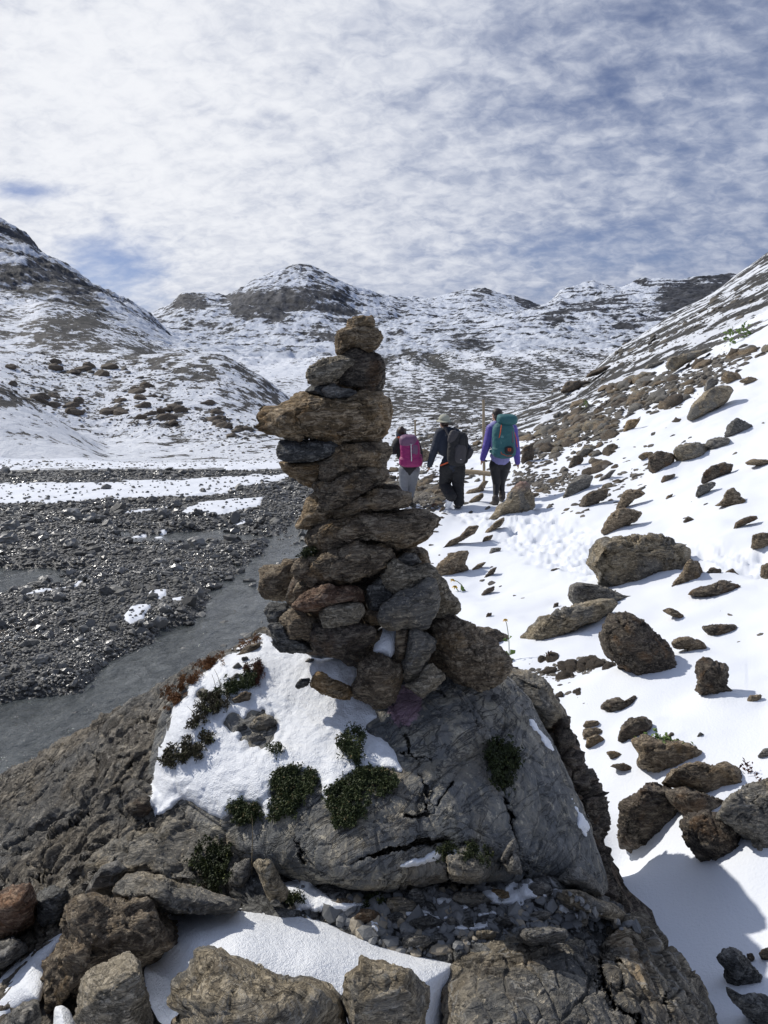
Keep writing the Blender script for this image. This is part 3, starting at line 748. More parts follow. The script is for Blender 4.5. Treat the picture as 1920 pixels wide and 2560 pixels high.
o = relief_rock('boulder', [(380, 1990), (372, 1900), (390, 1820), (440, 1730), (520, 1660), (640, 1610), (780, 1600), (960, 1620), (1120, 1650), (1215, 1650), (1270, 1690), (1318, 1740), (1352, 1800), (1385, 1860), (1415, 1930), (1450, 2010), (1480, 2090), (1505, 2170), (1520, 2228), (1490, 2248), (1420, 2225), (1370, 2190), (1290, 2215), (1190, 2195), (1110, 2210), (1040, 2232), (950, 2238), (860, 2228), (770, 2212), (690, 2190), (620, 2165), (560, 2150), (470, 2080)],
    [(900, 1650, 2.68), (700, 1630, 2.82), (1200, 1680, 2.62), (450, 1780, 2.66), (400, 1950, 2.5), (600, 1850, 2.5), (800, 1850, 2.42), (1000, 1850, 2.36), (1250, 1850, 2.42), (1400, 1950, 2.42), (600, 2050, 2.28), (900, 2000, 2.16), (1150, 2000, 2.16), (1400, 2100, 2.28), (900, 2150, 2.06), (1150, 2170, 2.08), (700, 2160, 2.12), (1480, 2210, 2.25), (1300, 2180, 2.12), (500, 2100, 2.30)],
    'face', 5, .60, roll=.10, back=.9, nth=620, nr_=300, center=(950, 1930), keep='boulder', strata=.15, rough=.45, crack=.22, low=.8,
    cracks=[([(1262, 1985), (1282, 2060), (1290, 2110), (1300, 2170), (1310, 2200)], 10, .10), ([(1290, 2095), (1262, 2140), (1250, 2170)], 10, .12), ([(1000, 1885), (1040, 1895), (1072, 1900)], 6, .03), ([(1015, 2037), (1080, 2040), (1100, 2000), (1130, 1960)], 6, .035), ([(1205, 1840), (1180, 1790), (1130, 1745), (1050, 1720)], 8, .04),
            ([(1012, 1835), (1018, 1860), (1040, 1900), (1060, 1950), (1070, 2030)], 7, .03), ([(860, 2160), (960, 2130), (1040, 2108), (1120, 2105), (1190, 2112), (1240, 2150)], 12, .09), ([(730, 2080), (760, 2160)], 8, .03), ([(1230, 1860), (1262, 1985)], 8, .06), ([(1120, 2110), (1118, 2160), (1124, 2205)], 7, .06)],
    paint=[(990, 1735), (1010, 1715), (1045, 1722), (1060, 1745), (1048, 1790), (1020, 1815), (985, 1810), (972, 1780)],
    bumps=[(1330, 1900, 60, .03), (1100, 1820, 90, .04), (900, 2180, 90, .03), (1170, 2165, 60, .04)])
tag(o, 'huge grey and tan boulder with a smooth cracked face carrying the stone cairn', 'boulder')
o = relief_rock('rock_ledge', [(600, 2190), (760, 2205), (1000, 2215), (1200, 2205), (1370, 2195), (1500, 2225), (1560, 2290), (1620, 2350), (1600, 2440), (1200, 2440), (850, 2420), (600, 2330)],
    [(700, 2220, 2.12), (1000, 2225, 2.12), (1400, 2225, 2.16), (1580, 2330, 2.12), (700, 2320, 2.0), (1100, 2350, 1.96), (1500, 2360, 2.0), (1100, 2430, 1.88), (700, 2420, 1.9)],
    'slate', 7, .4, roll=.05, back=.5, nth=300, nr_=90, keep='ledge', low=.6)
tag(o, 'dark ledge covered in shards and powder snow below the boulder face', 'rock ledge')
o = relief_rock('rock_slab', [(1115, 2760), (1120, 2500), (1135, 2410), (1185, 2372), (1225, 2340), (1262, 2325), (1300, 2352), (1350, 2350), (1400, 2325), (1470, 2335), (1500, 2372), (1560, 2300), (1610, 2305), (1640, 2345), (1690, 2400), (1740, 2460), (1775, 2520), (1795, 2600), (1800, 2760)],
    [(1230, 2370, 1.93), (1400, 2340, 1.98), (1600, 2320, 2.03), (1250, 2500, 1.72), (1450, 2500, 1.74), (1650, 2450, 1.9), (1200, 2700, 1.55), (1500, 2700, 1.55), (1750, 2560, 1.86), (1750, 2720, 1.75)],
    'ledge', 9, .38, roll=.09, back=.7, nth=460, nr_=190, center=(1430, 2560), keep='slabR', strata=1.1, rough=1., crack=.5, low=.9, bed=np.array([-.3, -.35, .88]),
    cracks=[([(1500, 2375), (1500, 2440), (1530, 2500), (1585, 2545), (1660, 2600)], 11, .12), ([(1665, 2480), (1672, 2560)], 7, .06), ([(1535, 2400), (1560, 2430), (1560, 2480)], 5, .03)])
tag(o, 'broad tan and grey streaked slab with a deep crack at the bottom right', 'rock slab')
o = outline_rock('rock', Z7([(1250, 470), (1270, 430), (1400, 425), (1500, 440), (1500, 475), (1440, 500), (1330, 515), (1270, 500)]), 1.9, .16, 'grey', 12, 5, low=.6)
tag(o, 'low grey tongue of rock lying on top of the streaked tan slab', 'rock')
# dark fractured flank right of the boulder
o = relief_rock('rock_flank', [(1180, 1650), (1262, 1655), (1325, 1690), (1380, 1750), (1415, 1810), (1440, 1850), (1452, 1905), (1472, 1960), (1490, 2010), (1505, 2070), (1512, 2120), (1530, 2190), (1560, 2240), (1590, 2290), (1625, 2350), (1660, 2420), (1680, 2480), (1560, 2420), (1450, 2250), (1350, 1950), (1250, 1800)],
    [(1250, 1680, 2.95), (1400, 1820, 2.85), (1490, 2050, 2.66), (1420, 2100, 2.62), (1550, 2280, 2.42), (1650, 2440, 2.2), (1500, 2350, 2.36), (1300, 1850, 2.85)],
    'dark', 14, .4, roll=.06, back=.5, nth=360, nr_=90, center=(1420, 2020), keep='flank', strata=1.4, rough=1.5, crack=1.5, low=1.1)
tag(o, 'dark fractured rock wall falling away behind the right side of the boulder', 'rock wall')
o = outline_rock('rock', ZR2([(260, 870), (340, 840), (430, 860), (520, 900), (560, 950), (610, 1040), (670, 1120), (560, 1180), (450, 1080), (380, 1010), (280, 960)]), 2.95, .5, 'tan', 16, 5, tilt=(0, -.0006))
tag(o, 'tan rounded rock shoulder right of the cairn foot', 'rock')
# bedrock lumps between slab and boulder, lower left
for nm, pts, Y, T, mt, sd_, lab, kw in (
 ('rock', Z6([(330, 600), (420, 520), (560, 440), (700, 400), (850, 320), (950, 240), (1005, 205), (1100, 265), (1200, 320), (1280, 400), (1295, 500), (1290, 700), (1200, 760), (1000, 740), (800, 680), (600, 700), (400, 700)]), 2.34, .36, 'tan', 21, 'tan pointed bedrock lump under the lower left corner of the big snow patch', dict(res=6, tilt=(0, -.0012), low=1.1)),
 ('rock', Z6([(0, 730), (80, 690), (170, 680), (205, 780), (205, 900), (130, 965), (0, 985), (-60, 900)]), 2.15, .3, 'red', 22, 'reddish brown rock block at the left edge above the corner snow', {}),
 ('rock', Z6([(170, 760), (260, 700), (370, 720), (400, 800), (350, 900), (220, 960), (190, 880)]), 2.2, .25, 'slate', 23, 'dark shadowed rock between the reddish block and the arched boulder', {}),
 ('rock', Z6([(-60, 1020), (60, 985), (140, 1010), (160, 1060), (60, 1130), (-60, 1200)]), 2.08, .25, 'grey', 24, 'grey lump just above the corner snow at the left edge', {}),
 ('rock', Z6([(470, 735), (490, 690), (520, 640), (560, 585), (650, 550), (710, 600), (660, 640), (640, 690), (625, 745), (540, 750)]), 2.04, .16, 'grey', 25, 'smooth pale grey stone with a yellow band', dict(rough=.4, strata=.2, crack=.3)),
 ('rock', Z6([(620, 740), (650, 660), (760, 615), (860, 645), (1000, 690), (1120, 720), (1250, 765), (1355, 805), (1250, 835), (1100, 840), (900, 850), (740, 800)]), 1.98, .4, 'tan', 26, 'flat tan slab lying between the banded stone and the cushion of snow', dict(tilt=(0, -.001), res=6, low=.7)),
 ('rock', Z6([(1262, 610), (1330, 560), (1385, 540), (1392, 700), (1380, 760), (1310, 775), (1255, 745)]), 2.18, .2, 'grey', 27, 'upright grey block left of the leaning stone under the snow patch', dict(strata=.3)),
 ('rock', Z6([(1398, 575), (1420, 548), (1495, 548), (1530, 610), (1560, 670), (1595, 730), (1585, 775), (1545, 788), (1490, 785), (1455, 700), (1430, 630)]), 2.02, .12, 'tan', 28, 'leaning grey stone tablet propped against the boulder foot', dict(rough=.5, strata=.2, crack=.4, low=.4)),
 ('rock', Z6([(1490, 790), (1510, 770), (1540, 775), (1555, 800), (1520, 812)]), 1.98, .06, 'grey', 29, 'small round pebble at the foot of the leaning tablet', dict(res=4)),
 ('rock', Z6([(690, 250), (760, 210), (830, 200), (840, 290), (800, 330), (700, 330)]), 2.46, .14, 'dark', 30, 'dark wet stone wedged against the left end of the snow patch', dict(res=5)),
 ('boulder', Z6([(345, 990), (352, 880), (375, 810), (430, 760), (520, 740), (600, 765), (700, 790), (800, 790), (870, 820), (920, 870), (965, 920), (1000, 990), (1010, 1025), (940, 1065), (850, 1100), (775, 1140), (690, 1150), (560, 1180), (480, 1230), (430, 1300), (330, 1300), (270, 1420), (215, 1480), (205, 1420), (235, 1260), (240, 1120), (300, 1060)]), 1.82, .42, 'brown', 31, 'arched brown boulder with curved layers in the lower left', dict(res=6, low=1.0, strata=2.0, rough=.6, crack=.8, bed=np.array([.5, .1, .86]))),
 ('boulder', Z6([(405, 1560), (420, 1400), (430, 1320), (455, 1200), (510, 1150), (600, 1100), (650, 1085), (705, 1072), (765, 1110), (790, 1200), (800, 1250), (825, 1300), (840, 1400), (850, 1560)]), 1.56, .3, 'pale', 32, 'stout boulder capped with white quartz at the bottom left', dict(res=6, rough=.7, crack=.5, low=.6, facets=20)),
 ('boulder', Z6([(925, 1300), (950, 1230), (1010, 1190), (1060, 1110), (1085, 1030), (1130, 1018), (1180, 1035), (1300, 1095), (1420, 1145), (1520, 1185), (1620, 1225), (1700, 1210), (1790, 1230), (1860, 1300), (1920, 1400), (1935, 1600), (1100, 1700), (980, 1500), (1000, 1400), (940, 1350)]), 1.50, .34, 'tan', 33, 'wide brown and grey boulder with a ridge at the bottom centre', dict(res=6, tilt=(.0001, -.0006), low=.7, rough=.8, crack=.35, strata=1.3, facets=22)),
 ('boulder', Z7([(395, 770), (400, 700), (440, 640), (480, 610), (490, 562), (530, 590), (600, 588), (660, 612), (740, 640), (780, 690), (832, 720), (828, 800), (810, 870), (800, 960), (430, 980), (440, 900), (410, 830)]), 1.54, .26, 'tan', 34, 'angular split boulder at the bottom centre right of the ridge boulder', dict(res=6, facets=24, strata=.6, crack=.5, low=.5, rough=.6)),
 ('rock', Z6([(0, 1470), (60, 1385), (150, 1335), (215, 1325), (222, 1400), (215, 1560), (-60, 1600)]), 1.72, .3, 'grey', 35, 'grey rock in the extreme bottom left corner', {}),
 ('rock', Z6([(940, 1440), (1000, 1400), (1060, 1410), (1110, 1450), (1100, 1560), (960, 1560)]), 1.55, .15, 'brown', 36, 'small brown rock tucked below the ridge boulder', {}),
 ('rock', Z7([(430, 860), (350, 800), (360, 900), (420, 960)]), 1.7, .2, 'dark', 37, 'dark stone in the gap left of the angular split boulder', {}),
 ('rock', Z4([(510, 1090), (600, 1075), (720, 1090), (775, 1150), (770, 1210), (700, 1255), (560, 1240), (520, 1180)]), 2.02, .22, 'tan', 38, 'blocky tan stone jammed under the arched overhang of the boulder', dict(low=.6)),
 ('rock', Z4([(830, 1110), (880, 1020), (920, 980), (925, 1030), (880, 1110), (845, 1130)]), 2.05, .12, 'grey', 39, 'narrow grey wedge stuck in the main crack', {}),
 ('rock', Z4([(850, 1130), (900, 1060), (940, 1090), (965, 1200), (880, 1200)]), 2.05, .16, 'grey', 40, 'grey triangular stone below the wedge in the crack', {}),
 ('rock', Z4([(1160, 1330), (1180, 1290), (1280, 1290), (1400, 1340), (1520, 1380), (1590, 1450), (1560, 1500), (1400, 1450), (1220, 1400)]), 2.12, .3, 'tan', 41, 'smooth rounded tan rock at the right end of the shard ledge', dict(res=6, rough=.5, strata=.3, crack=.4)),
 ('rock', Z4([(1150, 1240), (1230, 1160), (1300, 1150), (1400, 1230), (1450, 1320), (1380, 1330), (1250, 1290)]), 2.2, .25, 'grey', 42, 'fractured grey rock at the lower right foot of the boulder', {}),
 ('rock', ZB([(1165, 1055), (1250, 1040), (1350, 1080), (1382, 1140), (1350, 1225), (1270, 1180), (1210, 1120)]), 2.62, .2, 'slate', 43, 'blue grey flake on the boulder top below the big brown cairn stone', dict(low=.4, rough=.5, strata=.3)),
 ('rock', ZB([(1380, 1140), (1460, 1130), (1560, 1190), (1640, 1270), (1600, 1330), (1450, 1300), (1370, 1230)]), 2.60, .25, 'slate', 44, 'dark grey flake right of the blue grey flake on the boulder top', dict(low=.4, rough=.6, strata=.3)),
 ('rock', Z3([(1335, 560), (1370, 545), (1420, 590), (1440, 640), (1400, 640), (1345, 600)]), 2.52, .06, 'slate', 45, 'small slate chip at the right rim of the snow patch', dict(res=4)),
):
    kw = dict(kw); res = kw.pop('res', 5)
    o = outline_rock(nm, pts, Y, T, mt, sd_, res, keep='r%d' % sd_, **kw)
    tag(o, lab, nm)

# ------------------------------------------------------------------ the cairn
CS = [  # outline, depth, thickness, material, label
 (ZA([(735, 190), (742, 125), (790, 92), (860, 96), (915, 88), (930, 130), (928, 195), (830, 210)]), 2.60, .07, 'ochre', 'small square stone on the very top of the cairn'),
 (ZA([(650, 240), (690, 195), (760, 165), (830, 152), (900, 165), (960, 195), (990, 240), (965, 300), (930, 335), (880, 345), (800, 320), (720, 345), (672, 388), (655, 330)]), 2.60, .13, 'ochre', 'rounded ochre stone second from the top of the cairn'),
 (ZA([(700, 360), (760, 320), (820, 320), (870, 350), (960, 390), (995, 430), (1005, 560), (980, 640), (920, 665), (800, 640), (700, 610), (655, 560), (680, 480), (690, 410)]), 2.62, .15, 'dark', 'dark blocky stone under the two topmost stones'),
 (ZA([(450, 500), (480, 455), (540, 420), (620, 400), (740, 393), (782, 410), (780, 450), (720, 490), (650, 550), (610, 588), (500, 595), (450, 580)]), 2.55, .12, 'pale', 'pale wedge stone jutting left near the cairn top'),
 (ZA([(425, 645), (480, 598), (600, 600), (600, 660), (570, 690), (480, 670)]), 2.58, .08, 'slate', 'smooth dark grey pebble left of the grey chip'),
 (ZA([(552, 635), (630, 590), (700, 625), (780, 640), (818, 682), (780, 702), (650, 702), (575, 697)]), 2.55, .09, 'grey', 'angular grey chip under the pale wedge stone'),
 (ZA([(960, 680), (1050, 700), (1068, 780), (1040, 920), (960, 990), (900, 800)]), 2.68, .14, 'ochre', 'rusty stone behind the right end of the widest stone'),
 (ZA([(100, 830), (135, 770), (240, 758), (340, 700), (430, 658), (520, 680), (600, 705), (750, 700), (850, 650), (960, 680), (985, 740), (1000, 850), (985, 950), (920, 1020), (800, 1030), (600, 1010), (350, 1000), (200, 970), (120, 920)]), 2.58, .27, 'ochre', 'widest ochre stone of the cairn with a pointed left wing'),
 (ZA([(228, 1060), (250, 1015), (400, 1005), (650, 1010), (700, 1060), (640, 1110), (540, 1150), (420, 1168), (300, 1165), (235, 1130)]), 2.57, .18, 'slate', 'flat blue grey slab under the left wing of the widest stone'),
 (ZA([(245, 1172), (400, 1168), (600, 1140), (600, 1240), (510, 1370), (400, 1325), (280, 1245)]), 2.60, .17, 'ochre', 'tan wedge under the blue grey slab'),
 (ZA([(545, 1190), (600, 1110), (700, 1040), (850, 1010), (1000, 1030), (1050, 1075), (1030, 1150), (1000, 1240), (850, 1240), (700, 1260), (590, 1325), (552, 1300)]), 2.56, .22, 'brown', 'big tilted brown block under the right half of the widest stone'),
 (ZA([(500, 1330), (600, 1310), (700, 1250), (850, 1215), (1000, 1240), (1020, 1280), (960, 1340), (830, 1420), (700, 1480), (560, 1532), (518, 1500), (515, 1420)]), 2.53, .17, 'brown', 'slanting grey brown slab pointing down left in the middle of the cairn'),
 (ZA([(880, 1350), (960, 1330), (1100, 1340), (1135, 1385), (1120, 1405), (900, 1410)]), 2.62, .11, 'dark', 'small dark wedge above the right end of the tapered slab'),
 (ZA([(430, 1450), (510, 1400), (545, 1510), (665, 1500), (665, 1570), (620, 1620), (560, 1655), (450, 1665), (362, 1650), (400, 1560)]), 2.57, .17, 'ochre', 'rust brown stone on the left above the long slab'),
 (ZA([(648, 1590), (670, 1490), (800, 1430), (900, 1390), (1110, 1385), (1203, 1400), (1203, 1440), (1150, 1500), (1000, 1530), (850, 1552), (720, 1592)]), 2.52, .18, 'brown', 'tapered slab pointing right above the long slab'),
 (ZB([(375, 210), (440, 150), (560, 110), (700, 80), (850, 66), (1040, 65), (1108, 110), (1092, 170), (980, 255), (850, 275), (700, 250), (560, 275), (480, 322), (425, 300), (390, 250)]), 2.50, .23, 'brown', 'long slab reaching far right across the middle of the cairn'),
 (ZB([(262, 420), (280, 370), (350, 320), (430, 312), (480, 335), (400, 380), (370, 440), (360, 472), (290, 467)]), 2.53, .13, 'brown', 'rounded stone end poking out left below the long slab'),
 (ZB([(340, 430), (370, 370), (480, 310), (540, 270), (640, 250), (780, 265), (858, 335), (830, 400), (700, 445), (560, 495), (400, 507), (350, 475)]), 2.48, .22, 'brown', 'large lumpy stone directly below the long slab'),
 (ZB([(870, 340), (900, 290), (980, 275), (1060, 300), (1072, 375), (1020, 385), (900, 370)]), 2.64, .13, 'brown', 'rough brown stone at the back right below the end of the long slab'),
 (ZB([(878, 355), (930, 315), (990, 320), (1025, 370), (960, 405), (905, 395)]), 2.52, .09, 'grey', 'small grey dome leaning above the quartz stone'),
 (ZB([(795, 450), (830, 380), (870, 352), (960, 400), (1060, 380), (1105, 420), (1115, 465), (1000, 510), (940, 540), (880, 562), (820, 515)]), 2.47, .15, 'pale', 'stone with a white quartz blotch in the right of the cairn'),
 (ZB([(985, 500), (1050, 440), (1110, 440), (1160, 480), (1190, 550), (1255, 610), (1250, 655), (1180, 695), (1110, 695), (1040, 640)]), 2.52, .17, 'tan', 'grey stone with a blunt nose pointing right'),
 (ZB([(778, 685), (800, 620), (880, 560), (960, 525), (1050, 470), (1110, 480), (1130, 600), (1110, 670), (1060, 750), (1000, 768), (930, 752), (850, 770), (800, 742)]), 2.43, .16, 'tan', 'big smooth rounded grey stone under the quartz stone'),
 (ZB([(265, 630), (320, 570), (400, 512), (480, 500), (520, 520), (640, 515), (672, 540), (678, 602), (560, 617), (450, 642), (340, 660)]), 2.44, .17, 'red', 'flat reddish brown pair of layers left of the cairn centre'),
 (ZB([(435, 685), (450, 645), (560, 612), (670, 618), (682, 662), (640, 722), (560, 752), (520, 772), (450, 742)]), 2.42, .13, 'pale', 'tan stone just below the flat reddish stone'),
 (ZB([(370, 785), (400, 735), (520, 740), (640, 735), (742, 762), (732, 835), (660, 892), (560, 928), (450, 912), (395, 862)]), 2.44, .20, 'dark', 'big dark stone resting on the upper edge of the snow patch'),
 (ZB([(196, 700), (260, 648), (340, 655), (400, 720), (400, 800), (310, 832), (220, 812), (196, 760)]), 2.50, .17, 'brown', 'dark brown rounded stone at the lower left of the cairn'),
 (ZB([(148, 800), (120, 740), (200, 735), (230, 810), (330, 835), (380, 895), (300, 900), (200, 895), (160, 862)]), 2.52, .16, 'slate', 'dark grey stone under the dark brown rounded stone'),
 (ZB([(100, 662), (130, 610), (220, 615), (262, 650), (205, 695), (190, 745), (125, 722)]), 2.62, .12, 'slate', 'small dark stone left of the dark brown rounded stone'),
 (ZB([(68, 545), (85, 400), (190, 390), (215, 358), (300, 358), (310, 440), (310, 540), (270, 585), (100, 582)]), 2.85, .2, 'brown', 'square olive brown slab standing behind the left of the cairn'),
 (ZB([(265, 540), (310, 480), (370, 475), (410, 510), (330, 580), (285, 595)]), 2.56, .1, 'brown', 'small olive stone beside the square slab'),
 (ZB([(700, 600), (715, 520), (790, 455), (850, 520), (870, 580), (800, 620), (780, 680), (730, 660)]), 2.50, .13, 'slate', 'dark recessed stone between the two halves of the cairn'),
 (ZB([(675, 690), (720, 648), (790, 660), (800, 740), (700, 735)]), 2.49, .1, 'brown', 'small brown stone below the dark recessed stone'),
 (ZB([(875, 850), (885, 765), (945, 760), (955, 850), (925, 945), (880, 948)]), 2.44, .1, 'brown', 'narrow upright stone right of the pocket of snow'),
 (ZB([(945, 850), (948, 775), (1010, 765), (1112, 842), (1100, 885), (1050, 965), (1020, 1050), (950, 1078), (920, 1040), (918, 940)]), 2.42, .14, 'tan', 'upright tan stone under the big rounded grey stone'),
 (ZB([(1060, 780), (1090, 705), (1180, 680), (1250, 715), (1350, 760), (1450, 850), (1530, 940), (1535, 1010), (1450, 1095), (1360, 1105), (1250, 1065), (1150, 1005), (1100, 935), (1095, 860)]), 2.50, .3, 'brown', 'largest rough brown stone sloping down the right of the cairn foot'),
 (ZB([(610, 1140), (640, 1080), (668, 960), (740, 918), (810, 930), (902, 990), (908, 1060), (865, 1175), (800, 1228), (700, 1200)]), 2.40, .18, 'brown', 'blocky stone with a pale ridge at the foot of the cairn beside the snow'),
 (ZB([(932, 1095), (990, 1070), (1078, 968), (1165, 1052), (1110, 1110), (1032, 1168), (980, 1132)]), 2.40, .12, 'pale', 'small tan stone above the pink paint mark'),
 (ZB([(372, 1092), (410, 1028), (440, 1028), (500, 1070), (605, 1105), (622, 1158), (570, 1182), (450, 1150)]), 2.42, .10, 'ochre', 'oblong brown stone lying on the snow patch'),
 (ZB([(280, 1105), (310, 1060), (367, 1058), (352, 1100), (300, 1118)]), 2.5, .05, 'slate', 'small dark pebble lying on the snow patch'),
 (ZB([(740, 870), (720, 830), (760, 780), (800, 760), (800, 860), (780, 890)]), 2.50, .1, 'brown', 'small stone left of the pocket of snow'),
 # inner stones that fill the core of the cairn
 (ZA([(560, 560), (700, 560), (960, 640), (950, 720), (600, 740), (480, 690)]), 2.68, .1, 'dark', 'dark inner stone in the gap below the pale wedge stone'),
 (ZA([(600, 990), (950, 980), (980, 1060), (760, 1100), (560, 1090)]), 2.66, .14, 'dark', 'dark inner stone under the middle of the widest stone'),
 (ZA([(540, 1380), (700, 1300), (940, 1330), (960, 1450), (700, 1620), (560, 1560)]), 2.66, .12, 'dark', 'dark inner stone behind the slanting slab'),
 (ZB([(420, 120), (700, 60), (900, 120), (980, 280), (800, 330), (480, 330)]), 2.64, .16, 'dark', 'dark inner stone behind the long slab'),
 (ZB([(300, 460), (640, 420), (880, 380), (1060, 420), (1150, 620), (1100, 760), (800, 780), (480, 740), (300, 680)]), 2.66, .2, 'dark', 'large dark inner stone behind the rounded grey stone'),
 (ZB([(280, 700), (700, 660), (1000, 700), (1120, 900), (1000, 1060), (700, 1000), (500, 930), (280, 880)]), 2.64, .24, 'dark', 'large dark inner stone at the cairn foot behind the dark stone'),
]
for k, (pts, Y, T, mt, lab) in enumerate(CS):
    inner = 'inner' in lab
    kw = {}
    if 'smooth' in lab: kw = dict(rough=.35, strata=.15, crack=.25)
    if 'blue grey' in lab: kw = dict(rough=.6, strata=1., crack=.5)
    w_ = np.ptp(np.array(pts)[:, 0])
    o = outline_rock('cairn_stone', pts, Y, T, mt, 100 + k, (4 if inner else 6 if w_ > 105 else 5), keep='c%d' % k, grow=1.09, **kw)
    tag(o, lab, 'stone', 'stones stacked in the cairn')
# ------------------------------------------------------------------ snow lying on the rocks
ms, t, b = new_mat('fresh_snow')
pos = t.new('ShaderNodeNewGeometry').outputs['Position']
n1 = t.noise(pos, 9, 4, .55); n2 = t.noise(pos, 75, 4, .65); n3 = t.noise(pos, 300, 2, .6)
t.put(b.inputs['Base Color'], t.mix(n1, (.87, .895, .93), (.91, .925, .94)))
b.inputs['Roughness'].default_value = .55; b.inputs['Specular IOR Level'].default_value = .35
h = t.m('ADD', t.m('MULTIPLY', n2, .008), t.m('MULTIPLY', n3, .004)); h = t.m('ADD', h, t.m('MULTIPLY', n1, .02))
t.put(b.inputs['Normal'], t.bump(h, .8, 1.0))
MR['snow'] = ms
_bvc = {}
def bvh(keys):
    k = tuple(sorted(keys))
    if k not in _bvc:
        Vs = []; Fs = []; o_ = 0
        for a in k:
            v_, f_ = BV[a]; Vs.append(v_); Fs.append(f_ + o_); o_ += len(v_)
        _bvc[k] = BVHTree.FromPolygons(np.concatenate(Vs).tolist(), np.concatenate(Fs).tolist())
    return _bvc[k]
def cast(tree, px, py):
    d = Vector(((px - CX) / F, 1, -(py - HY) / F)); L = d.length
    h = tree.ray_cast(Vector((0, 0, 0)), d / L)
    return h if h[0] is not None else None

def snow_patch(poly, keys, T, step=3.2, seed=1, label='', keep=None, rollw=.06, amp=6, holes=(), smooth=30):
    """snow lying on the stone: a sheet grown out of the surface found under every grid point"""
    tree = bvh(keys); poly2 = chaikin(poly, 2)
    x0, y0 = poly2.min(0) - 16; x1, y1 = poly2.max(0) + 16
    gx = np.arange(x0, x1, step); gy = np.arange(y0, y1, step); GX, GY = np.meshgrid(gx, gy)
    sd_ = poly_sd(GX, GY, poly2) + amp * (fbm2(GX / 34, GY / 34, 5, .72, seed) * 1.8)
    for hx, hy, hr in holes: sd_ = np.maximum(sd_, hr - np.hypot(GX - hx, GY - hy) * (1 + .3 * fbm2(GX / 20, GY / 20, 2, .5, seed)))
    need = sd_ < 14
    H = np.full(GX.shape, np.nan)
    for i, j in zip(*np.where(need)):
        h = cast(tree, GX[i, j], GY[i, j])
        if h: H[i, j] = h[0].y
    ok = ~np.isnan(H); need &= ok
    r_ = np.random.default_rng(seed); ids = np.argwhere(ok); ids = ids[r_.choice(len(ids), min(60, len(ids)), replace=False)]
    med = np.nanmedian(H)
    Hs = np.where(ok, H, med); wt = ok.astype(float); A = Hs * wt
    for _ in range(smooth):      # blur the stone surface under the snow
        for ax in (0, 1):
            A = .5 * A + .25 * (np.roll(A, 1, ax) + np.roll(A, -1, ax)); wt = .5 * wt + .25 * (np.roll(wt, 1, ax) + np.roll(wt, -1, ax))
    Hb = A / np.maximum(wt, 1e-6)
    ppm = F / med
    p = np.clip(-sd_ / (rollw * ppm), 0, 1); prof = np.sqrt(1 - (1 - p) ** 2)
    out = np.clip(sd_ / 10, 0, 1.4)
    Yf = np.minimum(H, Hb) * prof + H * (1 - prof) - T * prof * (1 + .3 * fbm2(GX / 90, GY / 90, 2, .5, seed + 3)) + .022 * out
    Yf = np.where(prof > .05, np.minimum(Yf, H - .003), Yf)
    for _ in range(3):
        B = Yf.copy(); C_ = np.where(ok, Yf, np.nan)
        nb_ = [np.roll(C_, 1, 0), np.roll(C_, -1, 0), np.roll(C_, 1, 1), np.roll(C_, -1, 1)]
        m4 = np.nanmean(np.stack([np.where(np.isnan(q_), B, q_) for q_ in nb_]), 0); Yf = np.where(ok, .5 * B + .5 * m4, B)
    Yf = Yf - .0022 * prof * fbm2(GX / 9, GY / 9, 3, .6, seed + 8) - .004 * prof * fbm2(GX / 30, GY / 22, 2, .6, seed + 9)
    ids = np.full(GX.shape, -1); ids[need] = np.arange(need.sum())
    q = np.stack([ids[:-1, :-1], ids[:-1, 1:], ids[1:, 1:], ids[1:, :-1]], -1).reshape(-1, 4); q = q[(q >= 0).all(1)]
    Yn = Yf[need]; q = q[np.ptp(Yn[q], axis=1) < .02 + .006 * step]
    X, Y_, Z_ = (GX[need] - CX) / F, Yf[need], -(GY[need] - HY) / F
    Va = np.stack([X * Y_, Y_, Z_ * Y_], 1); Yb = np.maximum(Y_ + .012, H[need] + .015)
    Vb = np.stack([X * Yb, Yb, Z_ * Yb], 1); n_ = len(Va)
    e = np.concatenate([q[:, [0, 1]], q[:, [1, 2]], q[:, [2, 3]], q[:, [3, 0]]]); key = set(map(tuple, e.tolist()))
    be = np.array([(a_, b_) for a_, b_ in key if (b_, a_) not in key]).reshape(-1, 2)
    side = np.stack([be[:, 1], be[:, 0], be[:, 0] + n_, be[:, 1] + n_], 1)
    Fa = np.concatenate([q, q[:, ::-1] + n_, side]); Vt = np.concatenate([Va, Vb])
    if keep: BV[keep] = (Va.copy(), np.concatenate([q[:, :3], q[:, [0, 2, 3]]]))
    o0 = Vt.mean(0); o0[2] = Vt[:, 2].min()
    o = link('snow_patch', np_mesh('snow_patch', Vt - o0, Fa, [ms]), None, o0)
    tag(o, label, 'snow patch'); return o

S3 = Z3([(490, 148), (560, 90), (650, 45), (730, 12), (790, 40), (800, 80), (880, 70), (900, 100), (960, 115), (1050, 158), (1150, 160), (1250, 140), (1355, 100), (1340, 150), (1300, 200), (1262, 300), (1240, 360), (1265, 378), (1330, 395), (1385, 450), (1408, 505), (1345, 545), (1340, 590), (1400, 625), (1450, 640), (1500, 700), (1530, 770), (1552, 830), (1480, 815), (1400, 800), (1310, 820), (1240, 850), (1200, 900), (1150, 950), (1110, 1000), (1080, 960), (1075, 890), (1030, 840), (930, 825), (850, 830), (790, 880), (770, 960), (790, 1000), (775, 1090), (735, 1105), (715, 1030), (640, 1000), (560, 1035), (530, 1080), (490, 1120), (440, 1085), (380, 1060), (330, 1020), (250, 985), (200, 1030), (140, 1075), (90, 1090), (62, 1000), (78, 900), (100, 770), (110, 700), (170, 580), (205, 430), (280, 380), (290, 300), (400, 230)])
